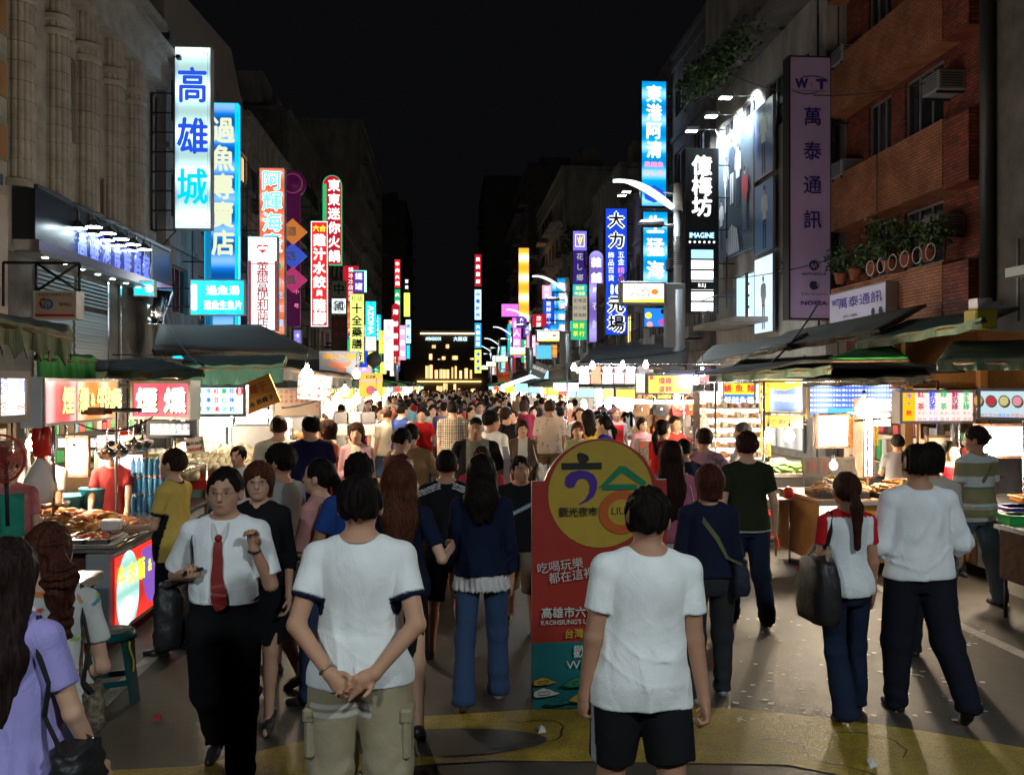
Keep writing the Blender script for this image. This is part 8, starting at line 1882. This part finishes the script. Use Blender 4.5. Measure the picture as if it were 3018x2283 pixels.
P_(1828,1019,5.77,3,'girl with a long ponytail in a red sleeved white vest and dark jeans',sex='f',skin=SK3,top=dict(col=split((.45,.015,.02),(.70,.72,.73),vest),hem=.50,sleeve=.55,ease=.95),bottom=dict(col=JEAND,flare=.9),hair=('pony',(.035,.012,.008),.20),arms=((-2,10,8,12),(0,9,14,4)),legs=((-12,4,-24,16),(10,3,2)),shoes=(.03,.04,.06),extras=ex_tail)
P_(1983,958,5.77,-4,'man in a loose white shirt and black trousers walking beside the ponytail girl',wd=1.08,skin=SK3,top=dict(col=(.76,.77,.78),hem=.505,sleeve=1.25,ease=1.10,sleeve_r=1.25,wrinkle=1.9),bottom=dict(col=(.012,.013,.02),ease=1.15),hair=('spiky',HAIRC),head=(0,0,-14),arms=((6,10,60,-8),(6,20,70,8)),legs=((4,3,0),(-16,6,-38,42)),shoes=(.012,.012,.012))
OL=(.26,.23,.12)
P_(2108,920,8.6,16,'man in an olive and white striped tee and blue jeans at the dessert stall',wd=1.06,skin=SK3,top=dict(col=stripes(((.725,.795,OL),(.655,.662,(.15,.17,.15)),(.575,.655,OL),(.50,.545,OL),(.549,.553,(.15,.17,.15))),(.56,.58,.55)),hem=.475,ease=1.1),bottom=dict(col=(.10,.14,.19),ease=1.1),hair=('short',(.02,.012,.01)),head=(-4,0,38),arms=((0,10,20,4),(4,10,50,-10)),legs=((22,6,8),(-12,4,-12)),extras=lambda g,r:(glasses(g),bag(g,-1,'tan sling bag across the striped shirt',mat('tan_strap',(.20,.13,.09),.6),(.08,.04,.12),cross=True,sw=.035,fwd=.08)))
P_(2012,955,6.9,-30,'person in a pale beige top hidden beyond the white shirted man',sex='f',top=dict(col=(.40,.36,.30),hem=.5),hair=('bob',HAIRC))
P_(16,1166,3.25,-12,'woman in a lilac tee with very long black hair at the left edge',sex='f',wd=1.08,skin=SK2,top=dict(col=(.34,.30,.62),hem=.50,ease=1.16,sleeve=.66,flare=.012),bottom=dict(col=(.03,.026,.022),ease=1.1),hair=('long',(.02,.011,.009),.27),head=(0,0,10),arms=((2,14,12,6),(6,16,26,6)),extras=lambda g,r:bag(g,1,'black bag with yellow stitching at the lilac tee woman\'s hip',leather,(.10,.06,.15),out=.05,sw=.02,fwd=-.02))
P_(102,1130,3.75,22,'woman with a curly ponytail in a white tee printed with coloured dabs',sex='f',wd=.97,skin=SK2,top=dict(col=lambda x,g,P:np.where((np.linalg.norm((x-np.array((0,.0,.845)))*[1,.9,1.3],axis=1)<.058)[:,None],np.array((.62,.22,.06)),dabs((.60,.60,.56),[(.5,.08,.06),(.12,.40,.34),(.38,.48,.10),(.55,.28,.12),(.08,.26,.30)],120,.0048,5,2.8)(x,g,P)),hem=.515,ease=.96,sleeve=.60,wrinkle=2),bottom=dict(col=JEAN),hair=('curly',(.045,.014,.008),.17),head=(-4,0,16),arms=((2,10,60,-20),(-4,12,62,-25)),extras=lambda g,r:bag(g,1,'brown leopard print bag against the curly ponytail woman\'s hip',mat('leopard',(.28,.22,.14),.6,var=.85,vscale=60),(.10,.045,.17),out=-.025,sw=.025,strap=leather))
P_(374,968,7.45,72,'short haired girl in a yellow tee with black trim at the meat cart',sex='f',skin=SK2,top=dict(col=ringer((.62,.43,.10),BLK,.66),hem=.46,sleeve=.66,ease=1.08),bottom=dict(col=BLK),hair=('short',BRN),head=(6,0,8),arms=((12,6,84,-12),(12,8,84,-16)))
P_(14,975,7.3,205,'vendor in a green apron over a pink tee at the left edge',sex='f',wd=1.15,skin=SK2,top=dict(col=split((.60,.20,.20),(.03,.25,.17),lambda x,g,P:(np.abs(x[:,0])<.075)&(x[:,1]>0)&(x[:,2]<.80)),hem=.42,ease=1.1),arms=((10,10,75,-20),(14,10,80,-25)))
P_(94,946,8.9,170,'vendor in white with black trousers behind the cart posts',top=dict(col=(.62,.58,.52),hem=.52,ease=1.1),arms=((20,5,70,-10),(30,5,70,0)))
P_(246,952,9.35,190,'vendor in dark red reaching over the meat heap, face behind the lit board',sex='f',skin=SK2,top=dict(col=(.25,.03,.03),hem=.5),lean=8,arms=((50,5,70,5),(40,5,65,-5)))
P_(515,962,10.2,160,'young vendor in a white tee looking out over the melons',top=dict(col=WHT),hair=('spiky',HAIRC),skin=SK2)
P_(602,898,10.6,12,'broad man in a cream white tee at the snack stall, back turned',wd=1.15,belly=.4,skin=SK2,top=dict(col=(.66,.60,.50),hem=.47,ease=1.1),bottom=dict(col=KHA),hair=('short',BRN),arms=((6,12,50,-10),(6,14,50,-14)))
P_(670,896,10.4,14,'man in a navy tee next to the cream white tee man',wd=1.06,skin=SK2,top=dict(col=(.010,.010,.04),hem=.47,ease=1.12),bottom=dict(col=BLK),hair=('short',HAIRC),head=(0,0,24),arms=((8,8,62,-14),(8,14,60,-6)))
P_(706,906,11.0,70,'woman in a tomato red tee beside the navy tee man',sex='f',skin=SK2,top=dict(col=(.55,.06,.04),hem=.49),bottom=dict(col=BLK),hair=('bob',BRN),arms=((10,6,76,-16),(8,6,70,-10)))
P_(770,912,11.4,176,'woman in a pink open jacket over a pale top, facing the camera',sex='f',skin=SK2,top=dict(col=split((.44,.25,.28),(.50,.48,.36),lambda x,g,P:(np.abs(x[:,0])<.032)&(x[:,1]>0)),hem=.33,sleeve=1.6,ease=1.1,name='jacket'),bottom=dict(col=(.3,.2,.2)),hair=('bob',BRN),arms=((6,8,62,-34),(6,8,66,-30)))
P_(846,926,9.2,-52,'woman in a maroon sleeveless top bent over something in her hands',sex='f',wd=1.16,skin=(.44,.28,.19),lean=10,head=(-16,0,0),top=dict(col=(.09,.025,.018),sleeve=0,hem=.49,ease=1.1),bottom=dict(col=(.02,.01,.01)),hair=('short',HAIRC),arms=((26,8,92,-20),(26,8,96,-24)))
P_(884,915,9.9,-8,'broad woman in a tan tee leaning on a scooter',sex='f',wd=1.26,belly=.5,skin=(.44,.28,.19),top=dict(col=(.34,.22,.11),hem=.50,ease=1.1,sleeve=.75),bottom=dict(col=BLK),hair=('short',HAIRC),lean=5,arms=((10,12,40,0),(30,24,60,20)))
P_(910,884,18.2,178,'stout woman in a bright red tee and jeans, hands behind her',sex='f',wd=1.22,belly=.6,skin=SK2,top=dict(col=(.55,.02,.02),hem=.47,ease=1.1),bottom=dict(col=JEAN),hair=('pony',HAIRC,.12),arms=((-10,16,-20,-20),(-10,16,-20,-20)))
P_(978,866,15.6,-3,'man in a short sleeved brown and cream plaid shirt, walking away',skin=SK2,top=dict(col=plaid((.05,.04,.05),(.50,.42,.32),.010),hem=.46,ease=1.1,sleeve=.75),bottom=dict(col=BLK),hair=('short',HAIRC),q=.010)
P_(1028,900,10.9,178,'man in a black sleeved grey tee coming towards the camera',wd=1.18,belly=.4,skin=(.34,.19,.13),top=dict(col=split(BLK,(.20,.21,.16),lambda x,g,P:(x[:,0]>-.085)&(x[:,0]<.065)),hem=.47,ease=1.16,sleeve=.9),bottom=dict(col=KHA),hair=('buzz',HAIRC),arms=((-2,18,12,8),(0,20,14,8)),legs=WALK)
P_(1040,964,8.6,176,'child in red partly hidden behind the black cardigan',wd=1.0,skin=SK3,top=dict(col=(.42,.04,.05),hem=.46),hair=('short',BRN),bottom=dict(kind='shorts',col=BLK))
P_(1062,885,12.0,-40,'man in a white short sleeved shirt looking to the right',skin=SK3,wd=1.06,top=dict(col=WHT,hem=.46,ease=1.12,sleeve=.72),bottom=dict(col=NAVY),hair=('spiky',HAIRC),head=(0,0,-30))
P_(1128,906,13.0,172,'woman in a brown jacket over white carrying a white bag',sex='f',skin=SK2,top=dict(col=split((.09,.06,.045),(.55,.55,.53),lambda x,g,P:(np.abs(x[:,0]+.01)<.04)&(x[:,1]>0)),hem=.47,sleeve=1.5,ease=1.1,name='jacket'),bottom=dict(col=JEAN),hair=('bob',BRN),head=(0,0,18),arms=((6,8,60,-24),(4,10,40,-10)),extras=lambda g,r:bag(g,-1,'white round bag of the woman in the brown jacket',dwhite,(.15,.08,.24),sw=.03,out=.05))
P_(1094,879,15.0,6,'woman in a fluffy black sweater, walking away',sex='f',skin=SK2,top=dict(col=BLK,hem=.50,sleeve=1.2,ease=1.15,wrinkle=2),bottom=dict(col=(.05,.05,.06)),hair=('pony',BRN,.12),head=(0,0,-50))
P_(1187,864,16.4,-2,'man in a pink floral shirt and brown trousers, walking away',wd=1.1,skin=SK3,top=dict(col=dabs((.58,.46,.38),[(.28,.24,.24),(.38,.30,.28)],60,.009,3,1.3),hem=.49,ease=1.12,sleeve=.8),bottom=dict(col=(.17,.11,.055),ease=1.1),hair=('short',BRN),legs=WALK)
P_(1212,880,19,-6,'man in a pale pink tee with a black crossbody strap',skin=SK2,top=dict(col=(.50,.32,.36),hem=.49,ease=1.1),bottom=dict(col=KHA),hair=('short',HAIRC),q=.014,extras=lambda g,r:bag(g,1,'small black bag on the pale pink tee man\'s strap',leather,(.1,.04,.14),cross=True,sw=.03))
P_(1132,864,19.5,2,'woman with bobbed hair in a wine red coat',sex='f',wd=1.15,top=dict(col=(.24,.02,.045),hem=.40,sleeve=1.7,ease=1.15,name='coat'),bottom=dict(col=BLK),hair=('bob',(.04,.02,.018)))
P_(1078,877,16.5,200,'girl in a salmon sleeved black vest in the crowd',sex='f',skin=SK2,top=dict(col=split((.60,.20,.15),BLK,lambda x,g,P:np.abs(x[:,0])<.08),sleeve=1.4),hair=('short',HAIRC))
P_(1248,912,13.2,176,'woman with curly brown hair in a pale lime top looking at the camera',sex='f',skin=SK2,top=dict(col=(.45,.50,.22),sleeve=.3,hem=.49),hair=('long',(.09,.03,.015),.16))
P_(1305,898,12.8,64,'woman in a royal blue blouse, hair tied back',sex='f',wd=1.1,skin=SK2,top=dict(col=(.03,.03,.30),vneck=.77),hair=('pony',HAIRC,.10))
P_(1270,885,14.5,8,'woman with dark hair in a mustard top by the clothes stall',sex='f',top=dict(col=(.55,.34,.05)),hair=('long',HAIRC,.14))
P_(1332,880,17.6,186,'clothes vendor in a red apron under the bright canopy',sex='f',skin=SK2,top=dict(col=split((.60,.45,.42),(.55,.03,.03),lambda x,g,P:(np.abs(x[:,0])<.07)&(x[:,2]<.80))),hair=('short',(.16,.07,.03)))
P_(1432,906,11.6,-58,'woman with a ponytail in a scarlet tee at the bag stall',sex='f',wd=1.1,skin=SK2,top=dict(col=(.50,.015,.02),hem=.48,ease=1.1),bottom=dict(col=BLK),hair=('pony',HAIRC,.16),head=(4,0,0),arms=((8,8,62,-12),(10,8,66,-12)))
P_(1520,924,10.0,-20,'person in a pink patterned tee with a hand on the hip',sex='f',wd=1.15,skin=SK2,top=dict(col=dabs((.46,.25,.30),[(.30,.16,.20),(.22,.14,.18)],90,.010,9,2.4),hem=.49,ease=1.15),bottom=dict(col=(.05,.05,.05)),hair=('short',BRN),head=(0,0,30),arms=((4,10,60,-20),(-10,42,-6,-34)))
P_(1488,950,9.6,10,'person in navy stooping between the pink tops',sex='f',top=dict(col=NAVY),hair=('short',HAIRC),lean=12)
P_(1458,898,13.6,200,'bag vendor in a red and white vest',sex='f',skin=SK2,top=dict(col=(.45,.06,.06)),hair=('short',BRN))
P_(1604,912,11.4,60,'grey haired noodle vendor in a white tee',skin=SK2,top=dict(col=(.55,.54,.55),hem=.5),hair=('short',(.06,.05,.05)),arms=((30,8,60,0),(30,8,60,0)))
P_(1939,938,11.9,-14,'grill vendor in a grey shirt and black cap, back turned',skin=SK2,wd=1.05,top=dict(col=(.22,.22,.24),hem=.5),hair=('spiky',BLK),arms=((20,10,70,0),(20,10,70,0)))
P_(2052,953,9.9,168,'dessert vendor with a hair bun in a red apron',sex='f',skin=SK2,top=dict(col=split((.62,.50,.44),(.45,.02,.03),lambda x,g,P:(np.abs(x[:,0])<.065)&(x[:,2]<.81)),sleeve=.5),hair=('pony',HAIRC,.03),head=(-10,0,20),arms=((30,8,80,-10),(24,8,76,-10)))
P_(935,874,20.5,184,'woman in a white blouse holding a phone to her ear',sex='f',skin=SK2,top=dict(col=(.60,.60,.58),hem=.5,sleeve=1.3),bottom=dict(col=(.08,.08,.09)),hair=('long',HAIRC,.12),q=.013,arms=((6,8,20,4),(20,40,150,-20)))
P_(868,868,16.5,-40,'young man in a sleeveless blue vest with a backpack strap',skin=SK2,top=dict(col=(.03,.05,.18),sleeve=0,hem=.48),bottom=dict(col=JEAN),hair=('spiky',HAIRC),q=.013)
P_(852,878,17,30,'woman in a white long sleeved top holding a small child',sex='f',skin=SK2,top=dict(col=(.58,.50,.45),sleeve=1.8,hem=.50),bottom=dict(col=JEAN),hair=('bob',RBR),q=.013,arms=((20,8,80,-20),(20,8,80,-20)))
P_(834,880,16.6,40,'small child in cream with bare legs beside the white topped woman',skin=SK2,top=dict(col=(.60,.52,.40),hem=.5),bottom=dict(kind='shorts',col=JEAN),hair=('short',BRN),q=.014)
P_(880,862,22,-10,'man in a light blue shirt behind the blue vest',skin=SK2,top=dict(col=(.25,.45,.52),hem=.48,ease=1.1),hair=('short',HAIRC))
P_(960,868,19,-2,'man in a lavender tee beside the plaid shirt',skin=SK2,top=dict(col=(.24,.22,.42),hem=.48,ease=1.1),hair=('short',HAIRC))
P_(795,865,24,190,'woman with raised arms behind the snack stall',sex='f',skin=SK2,top=dict(col=(.09,.06,.06)),arms=((20,60,20,80),(10,10,40,0)),hair=('short',BRN))
# --- crowd farther down: a dozen figures built once, then copied
rf=random.Random(77)
CT=[('white tee',WHT,'m'),('black tee',(.05,.05,.055),'m'),('navy shirt',NAVY,'m'),('pale blue shirt',(.30,.40,.48),'m'),('beige shirt',(.42,.34,.24),'m'),('red top',(.45,.03,.03),'f'),('dark dress',(.03,.02,.03),'f'),('pink top',(.50,.22,.26),'f'),('grey tee',(.28,.28,.28),'m'),('white blouse',(.60,.58,.54),'f'),('olive shirt',(.14,.14,.07),'m'),('maroon top',(.16,.02,.03),'f')]
protos=[]
for i,(nm,c,sx)in enumerate(CT):
    for fc in(0,180):
        g=person((0,0,0),fc,nm,'person',seed=i,H=(1.70 if sx=='m' else 1.60),sex=sx,q=.021,skin=SK2,top=dict(col=c,hem=.49 if i!=6 else .32,ease=1.08,sleeve=(.65,1.5)[i%4==3]),bottom=dict(col=(BLK,JEAN,KHA,JEAND)[(i+fc // 180)%4]),hair=((('short',HAIRC),('spiky',BRN))if sx=='m' else(('long',HAIRC,.14),('bob',BRN)))[(i+fc // 180)%2],legs=(WALK,WALK2)[i%2],arms=((14,8,30,2),(-12,8,4,2)))
        protos.append((g.root,kids(g.root),nm,fc))
used=set();cnt=0
near=[(o.location.x,o.location.y)for o in bpy.data.objects if o.type=='EMPTY' and o.name.startswith('person')and o.location.length>.1]
spots=[]
for k in range(4000):
    Y=15.5+(rf.random()**1.25)*78
    x=rf.uniform(-2.7,4.2)+(Y>45)*rf.uniform(-.6,.3)
    if Y<23 and-1.9<x<1.2+.04*Y and Y<17.5:continue
    if all(abs(x-a)>.55 or abs(Y-b)>.85 for a,b in near+spots):spots.append((x,Y))
    if len(spots)>=215:break
for n_,(x,Y)in enumerate(spots):
    j=rf.randrange(len(protos));r0,ch,nm,fc=protos[j]
    if j not in used:r_=r0;used.add(j)
    else:r_=copy_tree(r0,None,ch)
    far=Y>40;view='seen from behind' if fc==0 else 'facing the camera';s=rf.uniform(.95,1.06)
    r_.location=(x,Y,0);r_.scale=(s,s,s);r_.rotation_euler=(0,0,R(fc+rf.uniform(-35,35)))
    tag(r_,'walker in a %s %s, %s'%(nm,'far down the crowded street' if far else 'in the middle of the crowd',view),'person','%s walkers %s, %s'%(nm,'far off' if far else 'mid crowd',view))
for j,(r0,ch,nm,fc)in enumerate(protos):
    if j not in used:
        for c in ch:bpy.data.objects.remove(c)
        bpy.data.objects.remove(r0)
